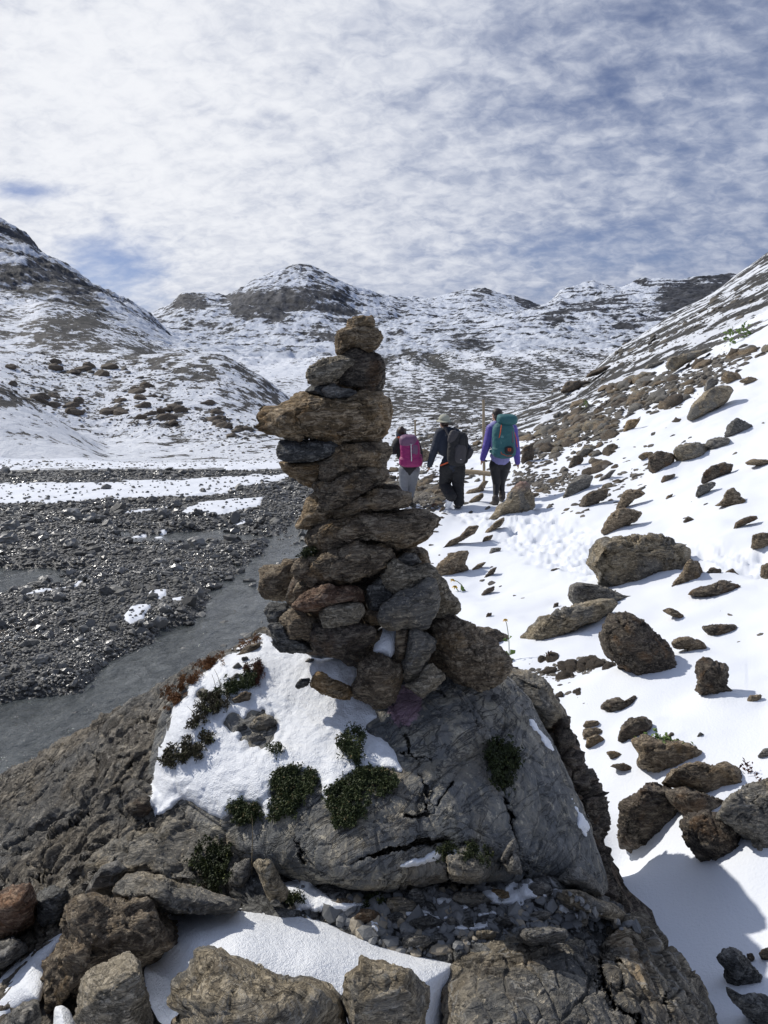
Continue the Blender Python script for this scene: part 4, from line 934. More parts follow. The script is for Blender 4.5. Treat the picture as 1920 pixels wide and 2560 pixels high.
snow_patch(S3, ['boulder', 'slab', 'r21', 'r30'], .028, 2.8, 3, keep='snowC', rollw=.10, amp=5, smooth=120, holes=[(645, 1822, 46), (585, 1805, 24), (505, 1735, 14)], label='big patch of wind packed snow on the boulder left of the cairn foot')
o = relief_rock('snow_patch', ZB([(738, 905), (752, 840), (765, 770), (800, 745), (850, 750), (892, 755), (890, 830), (872, 900), (845, 938), (800, 920)]), [(970, 1570, 2.50), (960, 1640, 2.44), (940, 1630, 2.44), (990, 1630, 2.44), (975, 1600, 2.46)], 'snow', 53, .06, roll=.03, back=.12, nth=120, nr_=36, rough=.1, strata=0, crack=0, low=.4)
tag(o, 'small pocket of snow wedged between the lower cairn stones', 'snow patch')
o = relief_rock('snow_patch', [(385, 2330), (430, 2275), (480, 2255), (520, 2260), (560, 2275), (620, 2268), (700, 2266), (750, 2270), (800, 2285), (860, 2305), (920, 2330), (970, 2365), (1030, 2382), (1100, 2392), (1138, 2395), (1150, 2415), (1140, 2450), (1118, 2500), (1105, 2560), (1100, 2660), (1040, 2660), (900, 2640), (700, 2600), (500, 2600), (400, 2560), (368, 2500), (358, 2420), (400, 2390)],
    [(500, 2262, 2.02), (700, 2268, 2.02), (900, 2320, 1.97), (1120, 2395, 1.86), (450, 2350, 1.84), (600, 2340, 1.80), (640, 2430, 1.70), (800, 2400, 1.77), (1000, 2450, 1.76), (400, 2480, 1.74), (1090, 2550, 1.72), (600, 2500, 1.66), (800, 2520, 1.66), (600, 2640, 1.56), (800, 2640, 1.56)],
    'snow', 50, .3, roll=.12, back=.35, nth=420, nr_=130, center=(720, 2430), keep='snowS1', rough=.0, strata=0, crack=0, low=.16)
tag(o, 'thick rounded cushion of snow over the rocks at the bottom', 'snow patch')
o = relief_rock('snow_patch', Z6([(-300, 1500), (-200, 1350), (0, 1205), (60, 1150), (130, 1080), (240, 1005), (345, 925), (362, 960), (350, 1000), (300, 1060), (250, 1120), (250, 1250), (225, 1340), (150, 1360), (50, 1430), (-60, 1560), (-250, 1640)]),
    [(0, 2450, 2.0), (150, 2320, 2.12), (80, 2480, 1.88), (100, 2400, 2.0), (-80, 2560, 1.9), (20, 2540, 1.86)], 'snow', 51, .25, roll=.07, back=.3, nth=240, nr_=70, keep='snowS2', rough=.02, strata=0, crack=0, low=.15)
tag(o, 'wedge of bright snow on the slab in the lower left corner', 'snow patch')
o = relief_rock('snow_patch', Z6([(300, 1365), (345, 1355), (385, 1385), (415, 1450), (420, 1560), (290, 1560)]), [(150, 2530, 1.66), (180, 2560, 1.63), (160, 2600, 1.6)], 'snow', 52, .1, roll=.04, back=.2, nth=90, nr_=30, rough=.02, strata=0, crack=0, low=.2)
tag(o, 'tiny tongue of snow between the arched and the quartz capped boulders', 'snow patch')
snow_patch(Z7([(120, 210), (160, 200), (230, 205), (290, 240), (345, 290), (420, 295), (490, 300), (570, 315), (570, 335), (460, 325), (420, 350), (340, 355), (280, 350), (180, 340), (150, 300), (150, 260)]), ['boulder', 'ledge', 'slab'], .03, 2.6, 7, keep='snowL', rollw=.035, amp=3, label='small snow patch beside the leaning tablet')
for pts, sd_, lab in ((Z7([(640, 345), (720, 338), (800, 335), (860, 365), (1040, 365), (1140, 345), (1150, 360), (980, 385), (860, 400), (760, 380), (660, 365)]), 8, 'thin powder snow strip across the middle of the shard ledge'),
                      (Z7([(1075, 265), (1110, 230), (1180, 235), (1260, 205), (1330, 195), (1360, 230), (1450, 245), (1440, 270), (1330, 290), (1230, 330), (1110, 300)]), 9, 'powder snow among the shards under the boulder overhang'),
                      (Z7([(820, 270), (870, 265), (960, 280), (1020, 330), (960, 345), (860, 320)]), 10, 'dusting of snow between two tan shards on the ledge'),
                      (Z7([(540, 390), (600, 385), (620, 420), (590, 455), (540, 440), (510, 415)]), 12, 'dusting of snow on the shards behind the snow cushion'),
                      (Z7([(1460, 300), (1540, 345), (1620, 380), (1600, 405), (1500, 370), (1440, 330)]), 13, 'thin snow at the right end of the shard ledge'),
                      (Z7([(720, 390), (860, 400), (960, 420), (1100, 395), (1150, 430), (1050, 450), (900, 440), (760, 415)]), 14, 'lower thin strip of snow on the shard ledge'),
                      (Z7([(670, 130), (720, 105), (800, 90), (830, 55), (900, 40), (960, 50), (890, 85), (830, 110), (740, 125)]), 15, 'narrow line of snow in the overhang crack of the boulder'),
                      (Z4([(985, 265), (1040, 300), (1090, 370), (1140, 440), (1155, 480), (1110, 440), (1060, 370), (1010, 310)]), 16, 'sliver of snow on the right shoulder of the boulder'),
                      (Z4([(1255, 745), (1290, 800), (1340, 840), (1360, 930), (1345, 990), (1310, 930), (1280, 850)]), 17, 'thin snow streak low on the right edge of the boulder')):
    snow_patch(pts, ['boulder', 'ledge', 'flank', 'r38'],   .016, 2.4, sd_, keep='snow%d' % sd_, rollw=.03, amp=9, label=lab, smooth=6)

# ------------------------------------------------------------------ many small stones in one mesh
def stones_mesh(name, pos, size, normal, mats, seed=1, res=1, flat=(.35, .8), attrs=None):
    r = np.random.default_rng(seed); D, Fc = ico(res); n = len(pos)
    pos = np.asarray(pos); size = np.asarray(size); normal = np.asarray(normal)
    a = r.uniform(0, 2 * np.pi, n); nn = normal / np.linalg.norm(normal, axis=1)[:, None]
    nn = nn + r.normal(0, .18, (n, 3)); nn /= np.linalg.norm(nn, axis=1)[:, None]
    ref = np.stack([np.cos(a), np.sin(a), np.zeros(n)], 1); t1 = np.cross(ref, nn); t1 /= np.linalg.norm(t1, axis=1)[:, None] + 1e-9; t2 = np.cross(nn, t1)
    sx = size * r.uniform(.8, 1.25, n); sy = size * r.uniform(.5, .95, n); sz = size * r.uniform(*flat, n)
    base = D[None] * np.ones((n, 1, 1))
    base = base * (1 + .20 * r.normal(size=(n, len(D), 1)).clip(-1.6, 1.6) * .7)
    for _ in range(4):
        pn = r.normal(size=(n, 3)); pn /= np.linalg.norm(pn, axis=1)[:, None]; k = r.uniform(.5, .8, n)
        ov = np.einsum('nvk,nk->nv', base, pn) - k[:, None]; base = base - np.maximum(ov, 0)[..., None] * pn[:, None]
    Vx = pos[:, None] + base[..., :1] * (t1 * sx[:, None])[:, None] + base[..., 1:2] * (t2 * sy[:, None])[:, None] + base[..., 2:] * (nn * sz[:, None])[:, None]
    Fa = (Fc[None] + (np.arange(n) * len(D))[:, None, None]).reshape(-1, 3)
    col = np.repeat(r.uniform(0, 1, n), len(D))
    return np_mesh(name, Vx.reshape(-1, 3), Fa, mats, False, {'tone': col})

def stones_mat(name, lo, hi, rough=.7, alt=None, wet=None):
    m, t, b = new_mat(name); tn = t.attr('tone'); pos = t.new('ShaderNodeNewGeometry').outputs['Position']
    n = t.noise(pos, 30, 4, .65)
    c = t.mix(tn, lo, hi); c = t.mix(t.m('MULTIPLY', n, .5), c, tuple(x * 1.5 for x in hi))
    if alt: c = t.mix(t.mapr(tn, .80, .84), c, alt)
    t.put(b.inputs['Base Color'], c)
    if wet: t.put(b.inputs['Roughness'], t.mapr(t.noise(pos, .8, 3), .4, .6, wet[0], wet[1]))
    else: b.inputs['Roughness'].default_value = rough
    t.put(b.inputs['Normal'], t.bump(n, .6, .01)); return m
M_GRAVEL = stones_mat('wet_river_gravel', (.032, .031, .029), (.125, .122, .112), .35, (.20, .195, .18), wet=(.22, .7))
M_SHARD = stones_mat('slate_shards', (.060, .064, .068), (.19, .19, .185), .6, (.28, .24, .18))
M_RUBBLE = stones_mat('dark_rubble', (.030, .027, .023), (.135, .12, .098), .8)

# river gravel
r = np.random.default_rng(11); N = 32000
px = r.uniform(-60, 1010, N * 3); s_ = r.uniform(0, 1, N * 3)
py = 1180 + 780 * s_ ** 1.25
Y = 2.6 / ((py - HY) / F); keepm = np.ones(len(px), bool)
X = (px - CX) / F * Y
wd_ = np.full(len(px), 500.)
for wp in (water1, water2, water3): wd_ = np.minimum(wd_, poly_sd(px, py, wp))
nz_ = fbm2(X * 1.1, Y * 1.1, 4, .55, 3); wd_ = wd_ + nz_ * 44
clump = fbm2(X * .9, Y * .9, 3, .6, 17)
rv = np.array([0.] * len(px))
dens = np.where(wd_ < 0, .22 + .6 * sstep(clump, .02, .35), 1.) * sstep(px + nz_ * 40, 1010, 940)
snb = np.full(len(px), 9.)
ii = np.clip(np.searchsorted(rows, Y), 1, nr - 1); jj = np.clip(np.searchsorted(cols, px), 0, nc - 1)
covs = cov[ii, jj]; rivs = river[ii, jj]
dens *= np.where(covs > .1, .08, 1) * (rivs > .4)
sel = np.where(r.uniform(0, 1, len(px)) < dens)[0][:N]
X, Y = X[sel], Y[sel]; Zt = ZZ[ii[sel], jj[sel]]
sz = (.016 + .024 * r.uniform(0, 1, len(sel)) ** 2.2 + .085 * (r.uniform(0, 1, len(sel)) > .975) * r.uniform(.3, 1, len(sel))) * np.clip(Y / 10, .62, 1.7)
big = np.argsort(-sz / Y)[:70]; rest = np.setdiff1d(np.arange(len(sel)), big)
P_ = np.stack([X, Y, Zt + sz * .22], 1); up = np.tile([0, 0, 1.], (len(sel), 1))
o = link('gravel', stones_mesh('gravel', P_[rest], sz[rest], up[rest], [M_GRAVEL], 5, 1)); tag(o, kind='stuff')
protos = []
for k in range(7):
    me = stones_mesh('river_stone', [[0, 0, 0]], [1.], [[0, 0, 1.]], [M_GRAVEL], 60 + k, 3)
    protos.append(me)
for k, i in enumerate(big):
    o = link('river_stone', protos[k % 7], None, P_[i]); o.scale = (sz[i],) * 3; o.rotation_euler = (0, 0, r.uniform(0, 6))
    tag(o, 'larger grey stone among the wet gravel of the riverbed', 'stone', 'larger stones scattered over the riverbed')

# shards on the ledge
tree = bvh(['ledge', 'slabR', 'r41']); pts = []; szs = []; nor = []
r = np.random.default_rng(23)
ledge_poly = [(650, 2200), (760, 2235), (900, 2240), (1040, 2235), (1200, 2205), (1330, 2200), (1420, 2225), (1500, 2280), (1600, 2320), (1500, 2330), (1300, 2330), (1230, 2345), (1150, 2375), (1080, 2390), (960, 2370), (860, 2310), (740, 2275)]
while len(pts) < 760:
    a, b_ = r.uniform(640, 1610), r.uniform(2195, 2400)
    if poly_sd(np.array([a]), np.array([b_]), ledge_poly)[0] > 0: continue
    h = cast(tree, a, b_)
    if not h: continue
    s = .006 + .016 * r.uniform() ** 2 + (.014 * r.uniform() if r.uniform() > .9 else 0)
    if a < 1150 and b_ > 2270: s *= 1.25
    pts.append(tuple(h[0] + h[1] * s * .2)); szs.append(s); nor.append(tuple(h[1] + Vector((0, 0, 1))))
o = link('slate_shards', stones_mesh('slate_shards', pts, szs, nor, [M_SHARD], 6, 1, (.25, .6))); tag(o, kind='stuff')
for k, (a, b_, s, mt, lab) in enumerate((
    (1000, 2268, 40, 'tan', 'tan shard in the powder snow, left of centre on the ledge'), (1175, 2248, 36, 'tan', 'wide tan shard under the boulder on the ledge'), (1245, 2240, 26, 'ochre', 'ochre rounded shard in the snow below the crack'),
    (1345, 2228, 30, 'grey', 'flat grey flake near the right end of the ledge'), (995, 2300, 30, 'slate', 'dark block at the left of the shard ledge'), (1040, 2250, 34, 'slate', 'upright dark block pair against the boulder foot'),
    (1070, 2310, 34, 'slate', 'long dark slate shard in the middle of the ledge'), (1128, 2308, 20, 'grey', 'thin standing sliver of grey slate'), (1170, 2312, 24, 'slate', 'dark shard right of the standing sliver'), (1040, 2355, 30, 'grey', 'pale grey shard beside the end of the snow cushion'),
    (1100, 2352, 34, 'slate', 'dark slate plate above the snow cushion tip'), (1262, 2308, 30, 'grey', 'grey shard above the streaked slab'), (1215, 2340, 26, 'tan', 'small brown shard lying against the streaked slab'), (1350, 2290, 22, 'grey', 'small grey plate above the rock tongue'),
    (985, 2280, 26, 'dark', 'dark stone left of the block pair'), (860, 2260, 22, 'brown', 'small brown stone near the snow patch on the ledge'), (920, 2290, 26, 'dark', 'dark shadowed stone behind the snow cushion'))):
    w_ = s * (1.1 + .5 * r.uniform()); hh = s * (.55 + .25 * r.uniform())
    if 'sliver' in lab or 'upright' in lab: w_, hh = hh * .9, w_ * .8
    A = np.linspace(0, 2 * np.pi, 9)[:-1] + r.uniform(0, .5); rr_ = r.uniform(.75, 1.1, 8)
    poly = [(a + w_ * q_ * math.cos(x), b_ + hh * q_ * math.sin(x)) for x, q_ in zip(A, rr_)]
    h = cast(tree, a, b_ + hh * .5)
    if not h: continue
    o = outline_rock('shard', poly, h[0].y - .0, w_ / F * 2 * .9, mt, 300 + k, 4, low=.5, strata=.5); tag(o, lab, 'stone')
# ------------------------------------------------------------------ rocks on the snow slope
SR = [
 (ZB([(1330, 750), (1420, 755), (1520, 790), (1620, 830), (1600, 872), (1500, 850), (1400, 840)]), 'rock', 'dark', 'thin dark rock edge beside the yellow flowers behind the cairn', dict(res=4)),
 (ZR2([(750, 300), (765, 260), (805, 215), (880, 190), (960, 182), (1045, 178), (1075, 165), (1112, 168), (1140, 190), (1200, 210), (1255, 212), (1272, 290), (1250, 350), (1220, 400), (1130, 445), (1040, 468), (930, 472), (860, 455), (800, 430), (790, 370), (760, 340)]), 'boulder', 'brown', 'massive blocky boulder standing on the snow right of the cairn', dict(res=6, facets=20, strata=1.3, low=.7, crack=1.5, tone='tan')),
 (ZR2([(1200, 400), (1260, 300), (1310, 310), (1342, 400), (1250, 425), (1180, 460), (1110, 480)]), 'rock', 'brown', 'rock leaning behind the right end of the massive boulder', {}),
 (ZR2([(655, 430), (720, 418), (850, 445), (950, 478), (1110, 470), (1118, 520), (1000, 552), (850, 530), (700, 535), (655, 505)]), 'rock', 'grey', 'flat grey slab that the massive boulder rests on', dict(strata=1.6)),
 (ZR2([(405, 740), (412, 690), (500, 600), (600, 560), (700, 530), (850, 495), (900, 512), (880, 560), (800, 620), (700, 640), (620, 670), (550, 720), (480, 740)]), 'rock', 'tan', 'long pale slab with a pinkish end in front of the massive boulder', dict(res=6, low=.6)),
 (ZR2([(805, 700), (820, 610), (850, 562), (890, 580), (940, 555), (990, 590), (1060, 640), (1120, 700), (1170, 780), (1215, 890), (1200, 925), (1120, 935), (1000, 968), (960, 900), (890, 820), (840, 770)]), 'boulder', 'dark', 'dark tilted boulder with a long diagonal crack', dict(res=6, facets=8, bed=np.array([.75, .1, .6]), strata=1.3)),
 (ZR2([(1295, 860), (1305, 820), (1340, 800), (1400, 815), (1455, 830), (1460, 900), (1440, 940), (1495, 985), (1495, 1030), (1400, 1038), (1300, 980)]), 'rock', 'dark', 'tall layered rock with upright columns right of the tilted boulder', dict(bed=np.array([1, 0, .1]), strata=1.8)),
 (ZR2([(1170, 720), (1210, 695), (1260, 688), (1330, 720), (1355, 750), (1300, 785), (1240, 792), (1270, 750), (1180, 750)]), 'rock', 'brown', 'curled brown rock ring to the right of the tilted boulder', {}),
 (ZR2([(1320, 640), (1400, 628), (1490, 630), (1512, 660), (1460, 690), (1370, 692)]), 'rock', 'dark', 'flat topped rock in the snow above the curled rock', {}),
 (ZR2([(1122, 560), (1170, 545), (1240, 590), (1282, 628), (1230, 610), (1150, 575)]), 'rock', 'brown', 'thin pointed blade of rock above the tilted boulder', {}),
 (ZR2([(1243, 472), (1300, 445), (1360, 435), (1405, 412), (1460, 410), (1540, 430), (1567, 465), (1500, 502), (1380, 500), (1280, 485)]), 'rock', 'dark', 'low wide rock right of the massive boulder with a shadow on its right', {}),
 (ZR2([(1420, 382), (1480, 343), (1512, 382), (1490, 392)]), 'rock', 'dark', 'small pointed rock right behind the massive boulder', {}),
 (ZR2([(1330, 395), (1370, 340), (1425, 350), (1425, 390), (1350, 412)]), 'rock', 'dark', 'dark stones at the right foot of the massive boulder', {}),
 (ZR2([(1572, 245), (1580, 180), (1640, 163), (1720, 190), (1720, 255)]), 'rock', 'brown', 'rock cut by the right edge beside the footprints', {}),
 (ZR2([(1622, 385), (1628, 330), (1700, 308), (1740, 420), (1650, 422)]), 'rock', 'brown', 'brown rock cut by the right edge below the footprints', {}),
 (ZR2([(808, 165), (850, 90), (900, 45), (940, 38), (1025, 62), (1000, 105), (920, 135), (858, 178)]), 'rock', 'brown', 'double humped rock just above the trampled snow', {}),
 (ZR2([(1227, 112), (1255, 80), (1298, 105), (1260, 118)]), 'rock', 'dark', 'small triangular rock in clean snow above the massive boulder', dict(res=4)),
 (ZR2([(1484, 150), (1495, 115), (1545, 85), (1600, 80), (1605, 100), (1540, 125)]), 'rock', 'dark', 'slanting dark rock high on the right above the footprints', dict(res=4)),
 (ZR1([(1425, 1152), (1465, 1120), (1480, 1080), (1510, 1068), (1545, 1110), (1588, 1142), (1570, 1155), (1520, 1172), (1490, 1150)]), 'rock', 'brown', 'rock with a raised square peak on the open snow at the right', {}),
 (ZP([(1165, 1335), (1200, 1270), (1260, 1190), (1340, 1110), (1400, 1020), (1460, 970), (1500, 935), (1560, 918), (1590, 960), (1625, 1060), (1645, 1190), (1560, 1265), (1430, 1295), (1350, 1262), (1280, 1300)]), 'boulder', 'tan', 'pointed boulder with a pink top beside the trail behind the hiker in purple', dict(res=5, bed=np.array([.6, 0, -.8]), strata=1.6, pink=True)),
 (ZR2([(-20, 335), (40, 275), (90, 262), (145, 257), (120, 325), (147, 352), (80, 380), (30, 415), (-20, 410)]), 'rock', 'brown', 'two layered brown rock just right of the cairn middle', {}),
 (ZR2([(142, 368), (200, 318), (237, 313), (190, 355)]), 'rock', 'brown', 'small flat brown rock right of the two layered rock', dict(res=4)),
 (ZR2([(-10, 262), (50, 205), (100, 190), (145, 132), (200, 125), (180, 162), (110, 205), (30, 245)]), 'rock', 'brown', 'chain of brown rock rising towards the trail', dict(res=4)),
 (ZR2([(213, 178), (280, 110), (332, 86), (310, 128), (240, 178)]), 'rock', 'brown', 'brown rock strip pointing at the foot of the pink topped boulder', dict(res=4)),
 (ZR2([(248, 272), (260, 243), (312, 240), (300, 265)]), 'rock', 'grey', 'small grey rock in the snow left of the footprints', dict(res=4)),
 (ZR2([(208, 220), (225, 185), (270, 175), (260, 200)]), 'rock', 'brown', 'small brown rock below the brown strip', dict(res=4)),
 (ZR2([(220, 398), (250, 355), (292, 335), (270, 375)]), 'rock', 'dark', 'narrow dark rock in the snow between the cairn and the flat grey slab', dict(res=4)),
 (ZR2([(205, 490), (225, 455), (278, 432), (270, 460)]), 'rock', 'dark', 'dark oval rock in the snow right of the cairn shoulder', dict(res=4)),
 (ZR2([(565, 558), (578, 522), (600, 518), (598, 548)]), 'rock', 'dark', 'small dark rock left of the long pale slab', dict(res=4)),
 (ZR2([(230, 595), (240, 572), (262, 570), (258, 588)]), 'rock', 'dark', 'tiny rock in the snow above the yellow flowers', dict(res=3)),
 (ZR2([(558, 358), (575, 346), (610, 346), (600, 356)]), 'rock', 'dark', 'tiny flat rock under the trampled snow', dict(res=3)),
 (ZR2([(812, 1052), (840, 1008), (900, 1000), (940, 1020), (990, 988), (1012, 1032), (960, 1060), (900, 1078), (850, 1078)]), 'rock', 'dark', 'moss streaked dark rock below the tilted boulder', {}),
 (ZR2([(1543, 1035), (1560, 990), (1632, 982), (1610, 1028)]), 'rock', 'brown', 'small rounded rock right of the columned rock', dict(res=4)),
 (ZRL([(725, 372), (750, 290), (800, 235), (900, 228), (948, 270), (930, 312), (870, 345), (830, 400), (740, 395)]), 'rock', 'dark', 'dark rounded rock left behind the mossy rock', {}),
 (ZRL([(808, 365), (900, 338), (1000, 380), (1100, 375), (1180, 400), (1260, 435), (1240, 490), (1180, 555), (1050, 607), (950, 592), (850, 535), (850, 440)]), 'rock', 'brown', 'broad brown rock with a tuft of green on its top', dict(res=5)),
 (ZRL([(1050, 640), (1060, 590), (1100, 560), (1180, 530), (1250, 522), (1330, 545), (1400, 528), (1480, 570), (1548, 655), (1480, 720), (1420, 765), (1300, 745), (1160, 700)]), 'boulder', 'brown', 'lumpy brown boulder behind the dark blocks at the right', dict(res=5, grow=1.14)),
 (ZRL([(755, 860), (762, 760), (850, 722), (905, 668), (960, 670), (1050, 678), (1100, 750), (1150, 850), (1160, 950), (1185, 1022), (1050, 1040), (940, 1045), (820, 1052), (755, 1020)]), 'boulder', 'dark', 'dark block with a snow filled crack beside the melt hollow', dict(res=6, low=1.1, grow=1.10)),
 (ZRL([(1140, 900), (1200, 850), (1300, 820), (1400, 850), (1480, 950), (1560, 1080), (1655, 1185), (1640, 1208), (1480, 1195), (1300, 1150), (1190, 1025)]), 'boulder', 'dark', 'dark sloping boulder to the right of the block with the snow filled crack', dict(res=6, grow=1.10)),
 (ZRL([(1360, 860), (1450, 730), (1540, 660), (1700, 640), (1850, 800), (1900, 1150), (1700, 1190), (1600, 1110), (1500, 960)]), 'boulder', 'tan', 'pale brown boulder dusted with snow at the right edge', dict(res=6, low=.8, grow=1.10)),
 (ZRL([(1020, 700), (1120, 660), (1300, 720), (1450, 740), (1480, 860), (1300, 900), (1150, 860)]), 'rock', 'dark', 'flat dark rock joining the boulders of the lower right group', dict(res=5)),
 (ZRL([(528, 412), (540, 360), (600, 333), (655, 370), (610, 430), (560, 438)]), 'rock', 'brown', 'lowest of the three stacked brown stones by the boulder flank', dict(res=4)),
 (ZRL([(510, 370), (515, 300), (600, 295), (662, 322), (600, 350), (540, 362)]), 'rock', 'brown', 'middle one of the three stacked stones by the boulder flank', dict(res=4)),
 (ZRL([(512, 290), (530, 253), (600, 250), (630, 285), (590, 305)]), 'rock', 'brown', 'topmost of the three stacked stones by the boulder flank', dict(res=4)),
 (ZRL([(655, 445), (700, 438), (780, 462), (755, 502), (690, 498)]), 'rock', 'brown', 'brown stone left of the broad rock with the green tuft', dict(res=4)),
 (ZRL([(680, 532), (760, 512), (862, 560), (845, 585), (740, 555)]), 'rock', 'dark', 'mossy flat rock on the rim of the shaded snow', dict(res=4)),
 (ZRL([(1210, 362), (1238, 320), (1268, 338), (1240, 365)]), 'rock', 'slate', 'small bluish rock alone in the snow right of the green tuft', dict(res=4)),
 (ZRL([(1030, 350), (1060, 322), (1110, 345), (1105, 365), (1060, 365)]), 'rock', 'dark', 'dark rock just behind the green tuft', dict(res=4)),
 (ZRL([(1305, 1185), (1400, 1160), (1482, 1200), (1395, 1250), (1318, 1222)]), 'rock', 'dark', 'dark stone at the foot of the dark sloping boulder', {}),
 (ZRL([(1335, 1722), (1380, 1668), (1450, 1662), (1530, 1730), (1640, 1850), (1670, 1910), (1580, 1960), (1440, 1935), (1395, 1850), (1395, 1780)]), 'boulder', 'slate', 'dark grey layered rock in the shaded snow at the bottom right', dict(res=6)),
 (ZRL([(1395, 1900), (1480, 1960), (1580, 1950), (1720, 1980), (1850, 2150), (1850, 2260), (1700, 2230), (1560, 2110), (1440, 1990)]), 'boulder', 'slate', 'dark rock in the bottom right corner', dict(res=5)),
 (ZRL([(1525, 1695), (1560, 1690), (1578, 1720), (1570, 1765), (1535, 1745)]), 'rock', 'dark', 'small stone above the layered rock at the bottom right', dict(res=4)),
 (ZRL([(1605, 1700), (1620, 1665), (1700, 1645), (1760, 1745), (1640, 1752)]), 'rock', 'dark', 'stone cut by the right edge near the bottom right corner', dict(res=4)),
 (ZRL([(1588, 482), (1630, 425), (1700, 418), (1710, 475)]), 'rock', 'grey', 'small grey rock cut by the right edge beside the seed plant', dict(res=4)),
 (ZRL([(1605, 650), (1659, 600), (1740, 640), (1700, 680)]), 'rock', 'dark', 'dark rock on the right edge above the snow dusted boulder', dict(res=4)),
 (ZR1([(1303, 777), (1330, 710), (1385, 655), (1440, 632), (1490, 628), (1510, 645), (1490, 692), (1420, 742), (1370, 777)]), 'boulder', 'grey', 'smooth light grey boulder leaning up the slope', dict(res=5, rough=.5, strata=.3, crack=.3, tone='tan')),
 (ZR1([(1213, 558), (1230, 510), (1310, 488), (1390, 468), (1428, 466), (1380, 492), (1300, 535), (1250, 570)]), 'rock', 'tan', 'long smooth slab high on the slope', dict(rough=.5)),
 (ZR1([(1120, 562), (1135, 540), (1185, 528), (1222, 518), (1180, 545)]), 'rock', 'grey', 'thin slab left of the long smooth slab', dict(res=4)),
 (ZR1([(1453, 602), (1475, 565), (1530, 575), (1548, 600), (1500, 632)]), 'rock', 'brown', 'brown block touching the top of the light grey boulder', dict(res=4)),
 (ZR1([(1380, 655), (1398, 600), (1440, 595), (1445, 620), (1412, 645)]), 'rock', 'grey', 'small pale rock above left of the light grey boulder', dict(res=4)),
 (ZR1([(1528, 612), (1580, 588), (1632, 605), (1590, 628)]), 'rock', 'brown', 'flat rock right of the brown block', dict(res=4)),
 (ZR1([(1470, 852), (1480, 800), (1528, 768), (1590, 800), (1592, 822), (1540, 842), (1505, 857)]), 'rock', 'slate', 'dark angular block on the right of the slope', dict(facets=16)),
 (ZR1([(1248, 912), (1270, 885), (1320, 875), (1392, 880), (1408, 930), (1350, 968), (1290, 972), (1258, 950)]), 'boulder', 'tan', 'rounded brown boulder in the middle of a row on the slope', {}),
 (ZR1([(1385, 892), (1400, 860), (1450, 852), (1495, 855), (1492, 900), (1430, 918)]), 'rock', 'grey', 'right hand rock of the row on the slope', {}),
 (ZR1([(1143, 935), (1185, 912), (1255, 925), (1260, 982), (1190, 1025), (1143, 992)]), 'boulder', 'dark', 'dark boulder at the left of the row on the slope', {}),
 (ZR1([(1095, 940), (1120, 918), (1165, 915), (1130, 960)]), 'rock', 'brown', 'small rock at the left end of the row', dict(res=4)),
 (ZR1([(1372, 1052), (1378, 1010), (1420, 975), (1470, 960), (1512, 972), (1480, 1022), (1410, 1052)]), 'rock', 'dark', 'dark rounded boulder standing alone on the right slope', {}),
 (ZR1([(1345, 1115), (1355, 1060), (1430, 1045), (1430, 1065), (1395, 1095)]), 'rock', 'grey', 'grey stones just below the lone dark boulder', dict(res=4)),
 (ZR1([(767, 1118), (800, 1050), (855, 1012), (908, 1018), (885, 1070), (830, 1112)]), 'boulder', 'grey', 'smooth grey oval rock above the trampled snow', dict(rough=.5, strata=.4, crack=.4)),
 (ZR1([(1033, 835), (1048, 780), (1112, 768), (1085, 812)]), 'rock', 'ochre', 'ochre faced rock at the edge of the rubble band', dict(res=4)),
 (ZR1([(922, 1045), (975, 998), (1003, 990), (965, 1038)]), 'rock', 'grey', 'narrow grey rock right of the smooth oval rock', dict(res=4)),
 (ZR1([(835, 1170), (860, 1110), (900, 1080), (972, 1070), (965, 1108), (900, 1152)]), 'rock', 'dark', 'craggy dark rock group above the trampled snow', {}),
 (ZR1([(1000, 1160), (1040, 1085), (1100, 1075), (1135, 1095), (1075, 1125), (1020, 1180)]), 'rock', 'brown', 'brown rock with a flat top above the double humped rock', {}),
 (ZR1([(1215, 1120), (1225, 1105), (1252, 1095), (1240, 1112)]), 'rock', 'brown', 'little brown rock in clean snow below the row', dict(res=3)),
 (ZR1([(1195, 1050), (1205, 1020), (1260, 1010), (1240, 1050)]), 'rock', 'dark', 'small broken rocks below the dark boulder of the row', dict(res=4)),
 (ZR1([(1552, 968), (1590, 943), (1700, 955), (1700, 985), (1620, 975)]), 'rock', 'brown', 'flat rock cut by the right edge beside the lone dark boulder', dict(res=4)),
 (ZR1([(760, 662), (775, 630), (795, 610), (850, 608), (905, 612), (850, 640), (820, 655)]), 'boulder', 'dark', 'dark boulder on the skyline side of the slope above the hiker in purple', dict(res=4)),
 (ZR1([(862, 600), (900, 565), (960, 545), (990, 540), (930, 580)]), 'rock', 'dark', 'low dark rock farther up the left edge of the slope', dict(res=4)),
 (ZR1([(590, 960), (600, 900), (640, 880), (650, 930), (630, 980)]), 'rock', 'dark', 'dark rock beside the right hand of the hiker in purple', dict(res=4)),
 (ZR1([(795, 990), (815, 935), (850, 925), (862, 950), (840, 985)]), 'rock', 'dark', 'upright dark rock left of the row on the slope', dict(res=4)),
 (ZR1([(832, 925), (860, 900), (902, 898), (895, 930), (855, 945)]), 'rock', 'tan', 'pale topped rock above the upright dark rock', dict(res=4)),
 (ZP([(915, 1075), (960, 1020), (1060, 990), (1110, 925), (1180, 920), (1120, 990), (1115, 1060), (1010, 1080)]), 'rock', 'brown', 'curved rock in the snow between the two right hand hikers', dict(res=4)),
 (ZP([(955, 1140), (1010, 1090), (1110, 1045), (1115, 1090), (1060, 1140), (1000, 1168)]), 'rock', 'brown', 'lower rock in the snow between the two right hand hikers', dict(res=4)),
